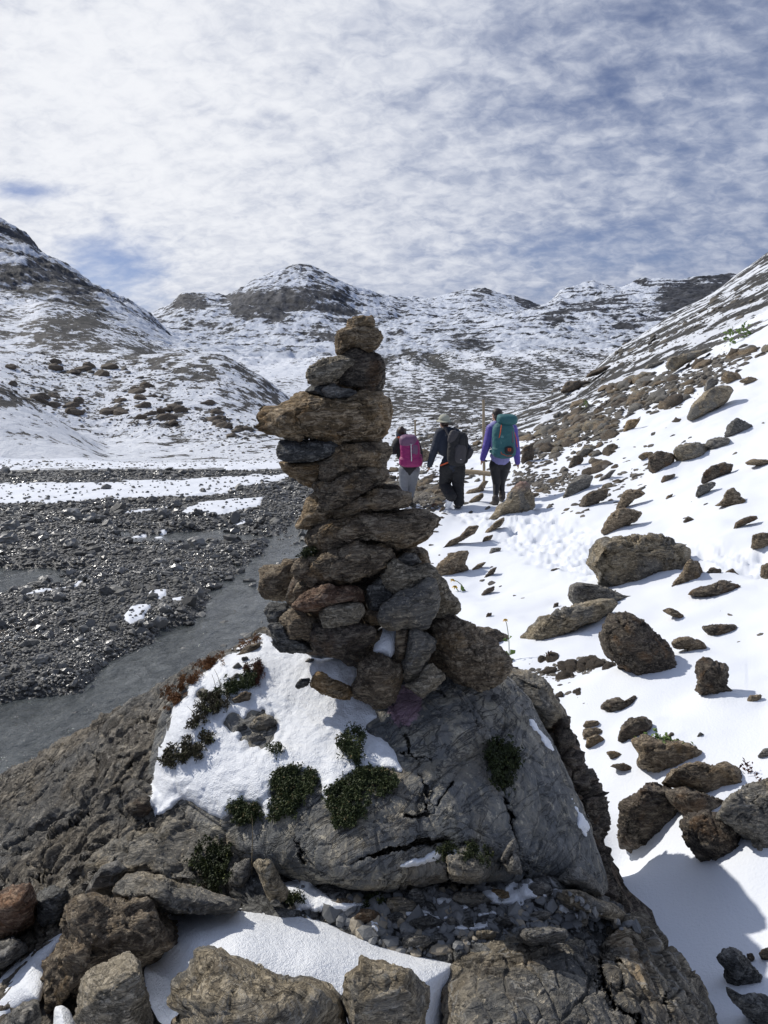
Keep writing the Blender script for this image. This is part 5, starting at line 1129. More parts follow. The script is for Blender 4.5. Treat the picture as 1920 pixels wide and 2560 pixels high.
 (ZP([(575, 1080), (620, 1010), (690, 1000), (720, 1050), (680, 1080)]), 'rock', 'brown', 'brown rock left of the bearded trail behind the man in the hat', dict(res=4)),
 (ZP([(560, 1200), (590, 1150), (640, 1160), (620, 1210)]), 'rock', 'red', 'small reddish rock left of the boots of the man in the hat', dict(res=4)),
 (ZP([(648, 1245), (680, 1195), (720, 1190), (700, 1230)]), 'rock', 'brown', 'small rock at the boots of the man in the hat', dict(res=3)),
 (ZP([(450, 700), (460, 610), (500, 590), (560, 620), (550, 720), (500, 760)]), 'boulder', 'brown', 'rounded brown boulder behind the hiker with the magenta backpack', dict(res=4)),
 (ZP([(1500, 620), (1540, 570), (1620, 560), (1640, 640), (1560, 700)]), 'rock', 'dark', 'dark rock right of the purple sleeve', dict(res=4)),
]
SR = [(a, b_, c_, d_.replace('left of the bearded trail behind the man in the hat', 'left of the knees of the man in the hat'), e_) for a, b_, c_, d_, e_ in SR]
SRD = {}; DRIFT = []
for k, (pts, nm, mt, lab, kw) in enumerate(SR):
    kw = dict(kw); tone = kw.pop('tone', None); pink = kw.pop('pink', False); res = kw.pop('res', 5)
    P_ = np.array(pts); w_ = np.ptp(P_[:, 0]); h_ = np.ptp(P_[:, 1]); cx_ = P_[:, 0].mean(); by = P_[:, 1].max()
    hp = terr_hit(cx_, by - .12 * h_, 1.6)
    if hp is None: print('no hit', lab); continue
    Yb = hp[1]
    T = w_ / F * Yb * .8
    mat = MR[tone or mt]
    if pink:
        mat = MR['tan'].copy(); mat.name = 'pink_topped_stone'; tt_ = NT(mat.node_tree); bb = tt_.n['Principled BSDF']; src = bb.inputs['Base Color'].links[0].from_socket
        tcn = tt_.new('ShaderNodeTexCoord').outputs['Object']; sp_ = tt_.new('ShaderNodeSeparateXYZ'); tt_.put(sp_.inputs[0], tcn)
        zf = tt_.mapr(tt_.m('ADD', sp_.outputs[2], tt_.m('MULTIPLY', tt_.noise(tcn, 8, 3), .25)), .55, .80)
        tt_.put(bb.inputs['Base Color'], tt_.mix(tt_.m('MULTIPLY', zf, .6), src, (.36, .19, .165)))
    o = outline_rock(nm, pts, Yb + T * .14, T, mat, 400 + k, res, **kw)
    SRD[lab] = o; tag(o, lab, nm); DRIFT.append((hp[0], Yb - T * .05, w_ / F * Yb * .42, min(h_ / F * Yb * .16, .075)))

# --- smaller rocks: copies of a few shapes, each an object of its own
rp = np.random.default_rng(77)
def proto_rock(seed, mat, flat):
    D, Fc = ico(3); P = D.copy(); r_ = np.random.default_rng(seed)
    for _ in range(12):
        n = r_.normal(size=3); n /= np.linalg.norm(n); kk = r_.uniform(.55, .9); P = P - np.outer(np.maximum(P @ n - kk, 0), n)
    P[:, 2] *= flat; P = roughen(P, Fc, 1., seed, 1.2, 1.0, 1.4, np.array([.1, .1, 1]))
    return np_mesh('rock', P, Fc, [mat])
PR = [proto_rock(900 + k, MR[m_], f_) for k, (m_, f_) in enumerate((('brown', .5), ('dark', .55), ('brown', .35), ('dark', .4), ('tan', .5), ('grey', .5), ('dark', .7), ('brown', .75)))]
def terr_n(X, Y):
    e = .02 * Y; zx = (terr_z(X + e, Y) - terr_z(X - e, Y)) / (2 * e); zy = (terr_z(X, Y + e) - terr_z(X, Y - e)) / (2 * e)
    n = Vector((-zx, -zy, 1)); return n.normalized()
SMALL = []
def scatter(line, width, n, smin, smax, group, label, flat_ok=(0, 1, 2, 3, 4, 5), y0=4., jitter=0.):
    line = np.array(line, float); seg = np.hypot(*(line[1:] - line[:-1]).T); cs = np.concatenate([[0], np.cumsum(seg)])
    k = 0; tries = 0
    while k < n and tries < n * 6:
        tries += 1
        d_ = rp.uniform(0, cs[-1]); i = min(np.searchsorted(cs, d_, side='right') - 1, len(seg) - 1); a = (d_ - cs[i]) / seg[i]
        p = line[i] * (1 - a) + line[i + 1] * a + rp.normal(0, width * .5, 2)
        hp = terr_hit(p[0], p[1], y0)
        if hp is None: continue
        s = (smin + (smax - smin) * rp.uniform() ** 1.7) / F * hp[1] * .62
        SMALL.append((s / hp[1], hp, s, int(rp.choice(flat_ok)), group, label)); k += 1
ZM = Zf(.38577, 1280, 880)
G1 = ('slabs of the rubble band on the slope', 'brown rock slab in the rubble band that crosses the snowy slope')
scatter(ZM([(150, 560), (300, 480), (450, 430), (600, 480)]), 34, 48, 16, 60, *G1)
scatter(ZM([(620, 260), (760, 205), (1000, 180), (1180, 130), (1300, 60), (1659, -20)]), 16, 66, 14, 52, *G1)
scatter(ZM([(620, 330), (750, 310), (900, 320), (1050, 320), (1130, 240)]), 28, 48, 14, 56, *G1)
scatter(ZM([(680, 400), (560, 520), (700, 470), (560, 400)]), 20, 60, 10, 34, *G1)
scatter(ZM([(1120, 210), (1240, 190), (1300, 130), (1420, 60), (1560, 20)]), 18, 26, 12, 36, *G1)
G2 = ('stones in the snow beside the trail', 'dark stone poking out of the snow beside the trail near the hikers')
scatter(ZM([(60, 740), (250, 700), (330, 590), (440, 520)]), 14, 18, 12, 34, *G2)
scatter(ZM([(20, 830), (150, 900), (250, 860), (340, 800)]), 18, 34, 8, 28, *G2)
scatter(ZM([(420, 1040), (520, 930), (640, 870), (760, 800), (860, 760)]), 10, 16, 10, 30, *G2)
scatter(ZM([(640, 960), (700, 1000), (820, 900), (870, 880)]), 12, 9, 10, 24, *G2)
scatter(ZP([(60, 950), (250, 1010), (480, 940), (620, 1120), (560, 900)]), 24, 90, 12, 40, *G2)
scatter(ZP([(880, 900), (1000, 840), (1180, 860)]), 16, 16, 8, 24, *G2)
G3 = ('scattered stones on the clean snow', 'small stone sticking out of the clean snow on the right slope')
scatter([(1330, 1180), (1500, 1120), (1700, 1100), (1880, 1080)], 60, 22, 7, 20, *G3)
scatter([(1350, 1250), (1700, 1300), (1880, 1200)], 40, 12, 6, 18, *G3)
scatter([(1700, 1450), (1880, 1560), (1800, 1750), (1880, 1850)], 50, 9, 6, 20, *G3)
scatter([(1040, 1320), (1150, 1400), (1300, 1500)], 36, 12, 6, 20, *G3)
G4 = ('dark rubble in the gap under the tilted boulder', 'dark jagged stone in the rubble gap under the tilted boulder')
scatter(ZR2([(480, 860), (600, 870), (760, 850), (870, 850), (860, 920)]), 22, 44, 14, 50, *G4, flat_ok=(1, 3, 6))
scatter(ZR2([(620, 960), (700, 1000), (760, 940)]), 20, 24, 10, 34, *G4, flat_ok=(1, 3, 6, 0))
G5 = ('boulders scattered over the snowy hills', 'dark boulder on the snow covered hill across the river')
scatter([(20, 985), (120, 1000), (260, 1040), (330, 1010), (300, 960)], 24, 46, 9, 44, *G5, y0=30, flat_ok=(6, 1, 3))
scatter([(330, 1060), (450, 1020), (560, 1060), (660, 1090), (680, 1050)], 28, 60, 8, 40, *G5, y0=30, flat_ok=(6, 1, 3))
scatter([(40, 930), (200, 930), (320, 940), (400, 1000)], 26, 34, 8, 36, *G5, y0=30, flat_ok=(6, 1, 3))
G6 = ('flat rocks on the upper slope', 'thin dark slab showing through the snow on the upper slope')
scatter([(1320, 1010), (1450, 960), (1600, 880), (1750, 800), (1900, 700)], 26, 60, 7, 24, *G6, flat_ok=(2, 3))
scatter([(1500, 900), (1700, 830), (1900, 760)], 30, 36, 7, 24, *G6, flat_ok=(2, 3))
G7 = ('rocks on the valley floor behind the hikers', 'dark rock lying on the snowy valley floor behind the hikers')
scatter([(985, 1090), (1100, 1080), (1250, 1060)], 30, 60, 6, 20, *G7, flat_ok=(6, 7, 1, 0))
scatter([(980, 1150), (1060, 1120), (1200, 1110), (1280, 1080)], 20, 50, 8, 26, *G7, flat_ok=(6, 7, 1, 0))
 
scatter(ZM([(330, 700), (500, 640), (620, 700), (520, 800)]), 26, 30, 14, 46, *G2)
scatter(ZM([(40, 620), (200, 640), (330, 560), (440, 520)]), 26, 46, 14, 50, *G2)
scatter([(1000, 1400), (1060, 1330), (1130, 1290), (1210, 1265)], 16, 16, 12, 40, *G3)
scatter([(1540, 1180), (1640, 1120), (1700, 1060)], 26, 14, 12, 40, *G3)
scatter([(1380, 1290), (1450, 1250), (1560, 1230)], 18, 10, 12, 34, *G3)
scatter([(1620, 1480), (1700, 1460), (1850, 1480)], 16, 9, 12, 36, *G3)
scatter([(1480, 1840), (1560, 1900), (1640, 1960)], 16, 10, 10, 30, *G3)
scatter(ZRL([(1150, 1030), (1300, 1200), (1200, 1060)]), 12, 8, 10, 26, *G3)
SMALL.sort(key=lambda q: -q[0])
for k, (_, hp, s, v_, grp, lab) in enumerate(SMALL[:300]):
    o = link('rock', PR[v_], None, Vector(hp) + Vector((0, 0, s * .05)))
    n = terr_n(hp[0], hp[1]); q_ = n.to_track_quat('Z', 'Y'); o.rotation_mode = 'QUATERNION'
    o.rotation_quaternion = q_ @ Matrix.Rotation(rp.uniform(-.5, .5) + (math.pi if rp.uniform() > .5 else 0), 3, 'Z').to_quaternion() @ Matrix.Rotation(rp.normal() * .12, 3, 'X').to_quaternion()
    o.scale = (s * rp.uniform(1., 1.4), s * rp.uniform(.6, .95), s * rp.uniform(.7, 1.15))
    tag(o, lab, 'rock', grp)
rest = SMALL[300:]
if rest:
    P_ = np.array([q[1] for q in rest]); S_ = np.array([q[2] for q in rest]); Nn = np.array([terr_n(q[1][0], q[1][1])[:] for q in rest])
    # plus the crumbs of rubble between the bigger slabs and on the hills
    ex = []; es = []
    for line, w_, n, s0, s1, y0 in ((ZM([(150, 580), (450, 430), (620, 480), (560, 540)]), 30, 520, 6, 30, 6), (ZM([(620, 320), (900, 300), (1130, 220), (1400, 60)]), 34, 760, 6, 30, 6), (ZM([(20, 830), (250, 860), (420, 800)]), 24, 420, 5, 22, 6),
                                (ZP([(0, 950), (250, 1010), (620, 1120)]), 34, 1100, 5, 26, 9), (ZP([(150, 560), (420, 520), (640, 560)]), 30, 260, 3, 12, 20), ([(1000, 1130), (1150, 1095), (1300, 1050)], 26, 420, 3, 11, 20),
                                ([(20, 960), (250, 1020), (450, 1060), (680, 1090)], 60, 1500, 2.5, 12, 30), ([(60, 900), (300, 930), (600, 960)], 36, 700, 2.5, 10, 30), ([(0, 1160), (300, 1165), (700, 1150)], 12, 420, 3, 10, 22), ([(1000, 1160), (1100, 1180)], 20, 160, 4, 12, 12),
                                ([(1310, 1020), (1500, 940), (1700, 830), (1900, 720)], 40, 700, 3, 10, 18), ([(700, 1060), (900, 1060), (1250, 1040)], 34, 400, 2.5, 8, 40), (ZR2([(480, 870), (700, 880), (860, 900), (700, 1000)]), 28, 380, 5, 24, 4), (ZM([(420, 1040), (640, 870), (860, 760)]), 16, 90, 5, 22, 6), (ZM([(60, 740), (330, 600), (600, 520)]), 20, 260, 5, 24, 6)):
        line = np.array(line, float); seg = np.hypot(*(line[1:] - line[:-1]).T); cs = np.concatenate([[0], np.cumsum(seg)])
        for _ in range(n):
            d_ = rp.uniform(0, cs[-1]); i = min(np.searchsorted(cs, d_, side='right') - 1, len(seg) - 1); a = (d_ - cs[i]) / seg[i]
            p = line[i] * (1 - a) + line[i + 1] * a + rp.normal(0, w_ * .55, 2); hp = terr_hit(p[0], p[1], y0)
            if hp is None: continue
            ex.append(hp); es.append((s0 + (s1 - s0) * rp.uniform() ** 2) / F * hp[1] * .5)
    Nx = np.array([terr_n(q[0], q[1])[:] for q in ex])
    o = link('rubble', stones_mesh('rubble', np.concatenate([P_, ex]), np.concatenate([S_, es]), np.concatenate([Nn, Nx]), [M_RUBBLE], 9, 2, (.3, .6))); tag(o, kind='stuff')

# --- wind blown snow banked up round the stones, then the terrain meshes
for _, hp, s, v_, grp, lab in SMALL[:300]:
    if grp == G3[0]: DRIFT.append((hp[0], hp[1], s * 1.2, s * .2))
rd = np.random.default_rng(5)
for X0, Y0_, rad, hh in DRIFT:
    i0, i1 = np.searchsorted(rows, (Y0_ - rad * 3, Y0_ + rad * 3)); p = CX + X0 / Y0_ * F; dp = rad * 3.2 / Y0_ * F
    j0, j1 = np.searchsorted(cols, (p - dp, p + dp)); sl_ = (slice(i0, i1), slice(j0, j1))
    dx = (XX[sl_] - X0) / rad; dy = (YY[sl_] - Y0_) / rad; a = rd.uniform(0, 6.28)
    d2 = (dx * math.cos(a) + dy * math.sin(a)) ** 2 * .6 + (dy * math.cos(a) - dx * math.sin(a)) ** 2 * 1.3
    ZZ[sl_] += hh * np.exp(-d2 / 1.6) * (cov[sl_] > 0)
sub_terrain('ground', ~qriver & (qY < 27), M_NEAR)
sub_terrain('riverbed', qriver, M_BED)
sub_terrain('hills', ~qriver & (qY >= 27) & (qY < 225), M_HILL)
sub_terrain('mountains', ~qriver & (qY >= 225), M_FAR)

# ------------------------------------------------------------------ moss, cushions, flowers
def leaf_mat(name, a, b_, c=None, trans=.15):
    m, t, b = new_mat(name); tn = t.attr('tone')
    col = t.mix(tn, a, b_)
    if c: col = t.mix(t.mapr(tn, .86, .93), col, c)
    t.put(b.inputs['Base Color'], col); b.inputs['Roughness'].default_value = .6; b.inputs['Specular IOR Level'].default_value = .3
    return m
ML = {
 'green': leaf_mat('dark_green_leaves', (.016, .026, .010), (.085, .105, .035), (.17, .13, .06)),
 'olive': leaf_mat('olive_purple_leaves', (.030, .022, .018), (.085, .080, .035), (.16, .18, .06)),
 'red': leaf_mat('red_brown_leaves', (.055, .018, .014), (.12, .05, .025), (.16, .12, .04)),
 'orange': leaf_mat('orange_brown_moss', (.085, .032, .010), (.22, .095, .028), (.30, .16, .05)),
 'moss': leaf_mat('dark_moss', (.012, .016, .007), (.05, .065, .018), (.12, .13, .03)),
 'straw': leaf_mat('dry_straw', (.16, .12, .07), (.34, .28, .18)),
 'fresh': leaf_mat('fresh_green_leaves', (.07, .12, .03), (.20, .28, .08)),
 'yellow': leaf_mat('yellow_petals', (.55, .32, .02), (.85, .60, .05)),
}
def leaves_mesh(name, P, Nn, L, Wd, mat, r, droop=.25, tone=None):
    """one small folded leaf per point"""
    n = len(P); d = Nn / np.linalg.norm(Nn, axis=1)[:, None]
    q = r.normal(size=(n, 3)); s = np.cross(d, q); s /= np.linalg.norm(s, axis=1)[:, None] + 1e-9
    L = L[:, None]; Wd = Wd[:, None]; dn = np.array([0, 0, -1.]) * droop
    a = P; b_ = P + d * L * .5 + s * Wd; c = P + d * L + dn * L; e = P + d * L * .5 - s * Wd; f = P + d * L * .52 + np.cross(s, d) * Wd * .5
    V = np.stack([a, b_, c, e, f], 1).reshape(-1, 3); o_ = np.arange(n)[:, None] * 5
    Fa = np.concatenate([o_ + [0, 1, 4], o_ + [1, 2, 4], o_ + [2, 3, 4], o_ + [3, 0, 4]])
    tn = r.uniform(0, 1, n) if tone is None else tone
    return np_mesh(name, V, Fa, [mat], False, {'tone': np.repeat(tn, 5)})
def clump(name, poly, keys, n, L, mat, label, cat='plant', seed=1, spread=.8, per=9, height=.02, wid=.22):
    tree = bvh(keys); r = np.random.default_rng(seed); poly = np.array(poly, float); lo, hi = poly.min(0), poly.max(0)
    P, Nn, Ls = [], [], []; tries = 0; k = 0
    if cat == 'plant': n = int(n * 1.5); L = L * .78
    while k < n and tries < n * 12:
        tries += 1; a, b_ = r.uniform(lo[0], hi[0]), r.uniform(lo[1], hi[1])
        sd_ = poly_sd(np.array([a]), np.array([b_]), poly)[0] + 26 * fbm2(np.array([a / 40.]), np.array([b_ / 40.]), 3, .6, seed + 50)[0] + r.normal(0, 5)
        if sd_ > -1 or fbm2(np.array([a / 22.]), np.array([b_ / 22.]), 2, .5, seed)[0] < -.02: continue
        h = cast(tree, a, b_)
        if not h: continue
        nn = np.array((h[1] if h[1].y < 0 else -h[1])[:]); nn = nn * .6 + np.array([0, -.15, .6]) + r.normal(0, .25, 3); nn /= np.linalg.norm(nn)
        top = np.array(h[0][:]) + nn * height * r.uniform(.1, 1.)
        for _ in range(per):
            P.append(top + r.normal(0, L * .25, 3)); Nn.append(nn + r.normal(0, spread, 3)); Ls.append(L * r.uniform(.5, 1.15))
        k += 1
    if not P: return None
    if seed in (99,): pass
    P, Nn, Ls = np.array(P), np.array(Nn), np.array(Ls); o0 = P.mean(0); o0[2] = P[:, 2].min()
    tone = np.clip(np.repeat(r.uniform(0, 1, len(P) // per), per) * .7 + r.uniform(0, .3, len(P)), 0, 1)
    o = link(name, leaves_mesh(name, P - o0, Nn, Ls, Ls * wid, ML[mat], r, tone=tone), None, o0); tag(o, label, cat); return o
ALL = ['boulder', 'slab', 'snowC', 'r21']
clump('cushion_plant', Z3([(120, 740), (220, 660), (330, 640), (420, 575), (432, 620), (370, 700), (330, 752), (250, 765), (170, 825), (130, 800)]), ALL, 260, .016, 'olive', 'bushy olive cushion plant at the left rim of the big snow patch', seed=1, height=.022)
clump('cushion_plant', Z3([(300, 610), (330, 500), (400, 400), (470, 380), (530, 430), (470, 500), (360, 540), (330, 600)]), ALL, 330, .013, 'olive', 'dark matted plant running diagonally down the snow patch', seed=2, height=.03)
clump('cushion_plant', Z3([(450, 370), (480, 300), (540, 280), (640, 270), (680, 280), (640, 340), (560, 370), (500, 390)]), ALL, 240, .014, 'green', 'green cushion plant among stones at the upper left of the snow patch', seed=3, height=.03)
clump('cushion_plant', Z3([(620, 210), (700, 175), (748, 200), (725, 260), (690, 330), (660, 270)]), ALL, 200, .012, 'red', 'reddish creeping plant at the upper edge of the snow patch', seed=4)
clump('moss', Z3([(245, 310), (290, 240), (350, 190), (430, 148), (495, 143), (485, 200), (400, 235), (340, 275), (285, 315)]), ALL, 500, .008, 'orange', 'long orange brown moss strip on the edge above the river', 'moss', seed=5, height=.02)
clump('moss', Z3([(585, 115), (640, 60), (720, 36), (728, 62), (660, 95)]), ALL, 160, .008, 'orange', 'small orange moss patch at the top of the snow patch', 'moss', seed=6)
clump('moss', Z3([(125, 385), (200, 335), (270, 328), (200, 360)]), ALL, 150, .008, 'orange', 'thin orange moss streak on the slab ridge, upper of two', 'moss', seed=7)
clump('moss', Z3([(130, 455), (190, 400), (278, 380), (215, 425), (150, 485)]), ALL, 200, .008, 'orange', 'orange moss streak on the slab beside the snow patch, lower of two', 'moss', seed=8)
clump('cushion_plant', Z3([(765, 870), (850, 815), (930, 830), (1030, 835), (1055, 900), (1000, 965), (930, 1020), (900, 1085), (850, 1135), (790, 1115), (780, 1060), (805, 960)]), ALL, 620, .016, 'green', 'large dark green plant hanging below the middle of the snow patch', seed=9, height=.022)
clump('cushion_plant', Z3([(525, 1050), (600, 1010), (700, 1040), (725, 1095), (650, 1135), (560, 1115)]), ALL, 260, .014, 'green', 'small green plant hanging below the lower left of the snow patch', seed=10, height=.03)
clump('cushion_plant', Z3([(1105, 960), (1200, 895), (1290, 825), (1340, 830), (1375, 900), (1365, 1000), (1335, 1085), (1250, 1155), (1180, 1165), (1115, 1100)]), ALL, 760, .015, 'green', 'widest green plant hanging from the right end of the snow patch', seed=11, height=.022)
clump('cushion_plant', Z3([(1185, 700), (1240, 605), (1335, 620), (1335, 690), (1290, 765), (1250, 795), (1200, 745)]), ALL, 220, .014, 'green', 'dark little plant standing in the right part of the snow patch', seed=12, height=.04)
clump('cushion_plant', Z3([(1375, 830), (1440, 838), (1545, 850), (1500, 925), (1420, 965)]), ALL, 200, .014, 'green', 'green sprigs at the right corner of the snow patch', seed=13)
clump('cushion_plant', Z3([(770, 720), (800, 690), (845, 690), (830, 715), (790, 735)]), ALL, 40, .012, 'green', 'small sprig poking through the middle of the snow patch', seed=14, height=.03)
clump('moss_cushion', Z4([(742, 500), (780, 440), (850, 435), (910, 480), (932, 590), (900, 645), (860, 695), (820, 685), (780, 620), (738, 560)]), ALL, 900, .0075, 'moss', 'round dark green moss cushion growing in the crack of the boulder face', 'moss', seed=15, height=.045, spread=1.3, wid=.4)
clump('moss_cushion', Z6([(1075, 520), (1140, 478), (1210, 480), (1272, 540), (1288, 620), (1262, 722), (1200, 742), (1130, 695), (1100, 600)]), ['boulder', 'slab', 'r21', 'r27'], 380, .010, 'moss', 'very dark moss clump hanging beside the upright grey block', 'moss', seed=16, height=.04, spread=1.1, wid=.35)
clump('moss', Z4([(425, 1090), (520, 1030), (640, 1035), (720, 1075), (765, 1145), (680, 1110), (560, 1065), (450, 1125)]), ALL + ['r38'], 420, .008, 'moss', 'dark moss under the overhang of the boulder', 'moss', seed=17, height=.02)
clump('moss', Z7([(145, 270), (190, 262), (225, 270), (200, 300), (160, 320), (145, 300)]), ['slab', 'boulder', 'ledge', 'snowL'], 90, .009, 'moss', 'little moss tuft in the small snow patch by the tablet', 'moss', seed=18, height=.02)
clump('moss', Z7([(520, 290), (570, 280), (600, 300), (590, 340), (540, 340)]), ['slab', 'boulder', 'ledge', 'snowL'], 120, .009, 'moss', 'little green moss tuft under the left end of the boulder', 'moss', seed=19, height=.015)
BV['cair'] = tuple(np.concatenate([BV['c%d' % k][i] + (0 if i == 0 else 0) for k in (29,)]) for i in (0, 1))
clump('moss', ZB([(230, 345), (245, 320), (300, 300), (385, 285), (400, 300), (300, 345)]), ['c29', 'c16', 'c15'], 120, .010, 'moss', 'green moss on top of the square slab behind the cairn', 'moss', seed=20)
# stones showing in the snow patch
for pts, Y_k, mt, lab in ((Z3([(622, 562), (700, 500), (780, 492), (812, 540), (790, 575), (720, 608), (650, 592)]), 0, 'tan', 'largest of three grey stones showing in the hole of the snow patch'),
                          (Z3([(568, 592), (568, 560), (620, 538), (645, 582), (600, 602)]), 0, 'slate', 'left of three grey stones in the hole of the snow patch'),
                          (Z3([(638, 618), (700, 594), (768, 640), (742, 655), (660, 648)]), 0, 'grey', 'lowest of three grey stones in the hole of the snow patch'),
                          (Z3([(535, 400), (620, 350), (662, 362), (645, 420), (580, 438)]), 0, 'brown', 'brown stone beside the diagonal plant on the snow patch'),
                          (Z3([(545, 210), (580, 178), (608, 205), (570, 240)]), 0, 'slate', 'blue grey stone among the plants at the top left of the snow patch'),
                          (Z3([(525, 290), (570, 240), (600, 255), (585, 290)]), 0, 'grey', 'small grey stone under the blue grey stone among the plants'),
                          (Z3([(560, 150), (640, 75), (720, 60), (700, 100), (620, 160)]), 0, 'brown', 'long brown stone beside the orange moss at the top'),
                          (Z3([(325, 385), (350, 342), (376, 358), (362, 398)]), 0, 'slate', 'small stone melted into the snow at the left rim'),
                          (Z3([(600, 150), (640, 145), (640, 180), (605, 190)]), 0, 'slate', 'tiny grey stone between the long brown stone and the reddish plant'),
                          (Z3([(970, 180), (1000, 155), (1040, 160), (1000, 190)]), 0, 'tan', 'stone tip showing at the upper rim of the snow patch')):
    P_ = np.array(pts); h = cast(bvh(ALL), P_[:, 0].mean(), P_[:, 1].mean())
    if not h: print('miss', lab); continue
    o = outline_rock('stone', pts, h[0].y, np.ptp(P_[:, 0]) / F * h[0].y * .7, mt, 700 + len(lab), 4); tag(o, lab, 'stone')

def tube(pts, r0, r1, n=6):
    pts = np.array(pts, float); V = []; Fa = []
    for i, p in enumerate(pts):
        d = pts[min(i + 1, len(pts) - 1)] - pts[max(i - 1, 0)]; d /= np.linalg.norm(d) + 1e-9
        a = np.cross(d, [0, 1, .1]) if abs(d[1]) < .9 else np.cross(d, [1, 0, 0]); a /= np.linalg.norm(a); b_ = np.cross(d, a); rr = r0 + (r1 - r0) * i / (len(pts) - 1)
        for k in range(n): V.append(p + rr * (a * math.cos(2 * math.pi * k / n) + b_ * math.sin(2 * math.pi * k / n)))
    for i in range(len(pts) - 1):
        for k in range(n): Fa.append([i * n + k, i * n + (k + 1) % n, (i + 1) * n + (k + 1) % n, (i + 1) * n + k])
    return np.array(V), np.array(Fa)
def flower(base, Y, stems, leafs, label, scale=1., petal='yellow'):
    hb = terr_hit(base[0], base[1], 3.2); scale = scale * hb[1] / Y; Y = hb[1]
    root = empty('yellow_flower', W(*base, Y)); tag(root, label, 'flower'); o0 = np.array(W(*base, Y)); r = np.random.default_rng(int(base[0]))
    for pts in stems:
        p = np.array([W(a, b_, Y + .01 * i) for i, (a, b_) in enumerate(pts)]); V_, F_ = tube(p - o0, .0022 * scale, .0014 * scale)
        st = link('stem', np_mesh('stem', V_, F_, [M_STEM]), root)
        c = p[-1] - o0; n = 15; A = r.uniform(0, 6.28, n)
        Nn = np.stack([np.cos(A), np.sin(A) * .8, r.uniform(-.5, .35, n)], 1); Lp = .014 * scale * r.uniform(.7, 1.2, n)
        link('blossom', leaves_mesh('blossom', np.tile(c, (n, 1)), Nn, Lp, Lp * .22, ML[petal], r, droop=.3), root); bl = COL.objects[-1]
        D, Fc = ico(2); link('flower_head', np_mesh('flower_head', c + D * np.array([.006, .006, .0045]) * scale, Fc, [M_BUD]), bl)
    for (a, b_), (dx, dz), L in leafs:
        c = np.array(W(a, b_, Y + .01)) - o0; d = np.array([[dx, -.2, dz]])
        link('leaf', leaves_mesh('leaf', c[None], d, np.array([L * scale]), np.array([L * .3 * scale]), ML['fresh'], r), root)
M_STEM = plain('green_stem', (.10, .14, .04)); M_BUD = plain('brown_flower_centre', (.16, .09, .02))
flower(ZR2([(352, 828)])[0], 3.4, [ZR2([(352, 828), (350, 780), (349, 720), (343, 660), (337, 625), (330, 605)])], [(ZR2([(346, 715)])[0], (-.8, .5), .035), (ZR2([(350, 700)])[0], (.5, .7), .022), (ZR2([(352, 785)])[0], (-.9, .5), .05), (ZR2([(353, 785)])[0], (.6, .9), .045), (ZR2([(352, 815)])[0], (.6, .6), .03)], 'tall yellow flower standing against the snow right of the cairn foot')
flower(ZR2([(294, 742)])[0], 3.35, [ZR2([(294, 742), (292, 715), (286, 693)])], [], 'short yellow flower in front of the thin rock edge', 1.25)
flower(ZR2([(125, 460)])[0], 3.3, [ZR2([(125, 460), (110, 430), (88, 412), (64, 403)]), ZR2([(100, 470), (85, 450), (75, 437)])], [(ZR2([(105, 430)])[0], (.4, -.8), .03), (ZR2([(85, 462)])[0], (-.5, -.5), .03), (ZR2([(95, 470)])[0], (.5, -.2), .025), (ZR2([(115, 445)])[0], (.5, -.5), .025)], 'drooping yellow flower spray over the snow beside the cairn')
# straw and grass blades
def blade(px_pts, Y, r0, mat, label, name='grass_stalk'):
    p = np.array([W(a, b_, Y) for a, b_ in px_pts]); o0 = p[0]; V_, F_ = tube(p - o0, r0, r0 * .4, 5)
    me = np_mesh(name, V_, F_, [ML[mat]]); at = me.attributes.new('tone', 'FLOAT', 'POINT'); at.data.foreach_set('value', np.full(len(V_), .6, np.float32))
    o = link(name, me, None, o0); tag(o, label, 'grass')
blade(Z6([(1392, 632), (1394, 520), (1397, 420), (1396, 340), (1390, 300)]), 2.2, .0016, 'straw', 'long straight straw hanging in front of the boulder at its lower left')
for k, pts in enumerate(([(345, 500), (310, 470), (280, 440)], [(380, 440), (345, 380), (330, 350)], [(400, 400), (385, 350), (372, 320)], [(450, 330), (440, 290), (425, 250)], [(480, 320), (460, 260), (440, 220)], [(330, 540), (310, 520), (290, 512)])):
    h = cast(bvh(ALL), *Z3([pts[0]])[0]); blade(Z3(pts), h[0].y - .02 if h else 2.5, .0012, 'straw', None)
    o = COL.objects[-1]; tag(o, 'thin grass blade curving over the left rim of the snow patch', 'grass', 'grass blades at the rim of the snow patch')
# plants on the slope
def sprig(px, py, size, mat, label, n=26, name='plant'):
    h = terr_hit(px, py, 2.)
    if h is None: return
    r = np.random.default_rng(int(px)); P = np.tile(h, (n, 1)) + r.normal(0, size * .18, (n, 3)) + np.array([0, 0, 1.]) * (r.uniform(0, size, n))[:, None]
    Nn = r.normal(0, .6, (n, 3)) + np.array([0, 0, .9]); L = size * r.uniform(.25, .5, n)
    o = link(name, leaves_mesh(name, P - h, Nn, L, L * .25, ML[mat], r), None, h); tag(o, label, 'plant')
sprig(ZR1([(1242, 565)])[0][0], ZR1([(1242, 565)])[0][1], .22, 'fresh', 'yellow green plant below the long smooth slab')
sprig(ZR1([(1500, 455)])[0][0], ZR1([(1500, 455)])[0][1], .42, 'fresh', 'leafy green plant high on the right slope, left of a pair', 40)
sprig(ZR1([(1560, 425)])[0][0], ZR1([(1560, 425)])[0][1], .42, 'fresh', 'leafy green plant high on the right slope, right of a pair', 40)
sprig(ZRL([(1530, 590)])[0][0], ZRL([(1530, 590)])[0][1], .055, 'red', 'reddish seed plant in the snow near the right edge', 22)
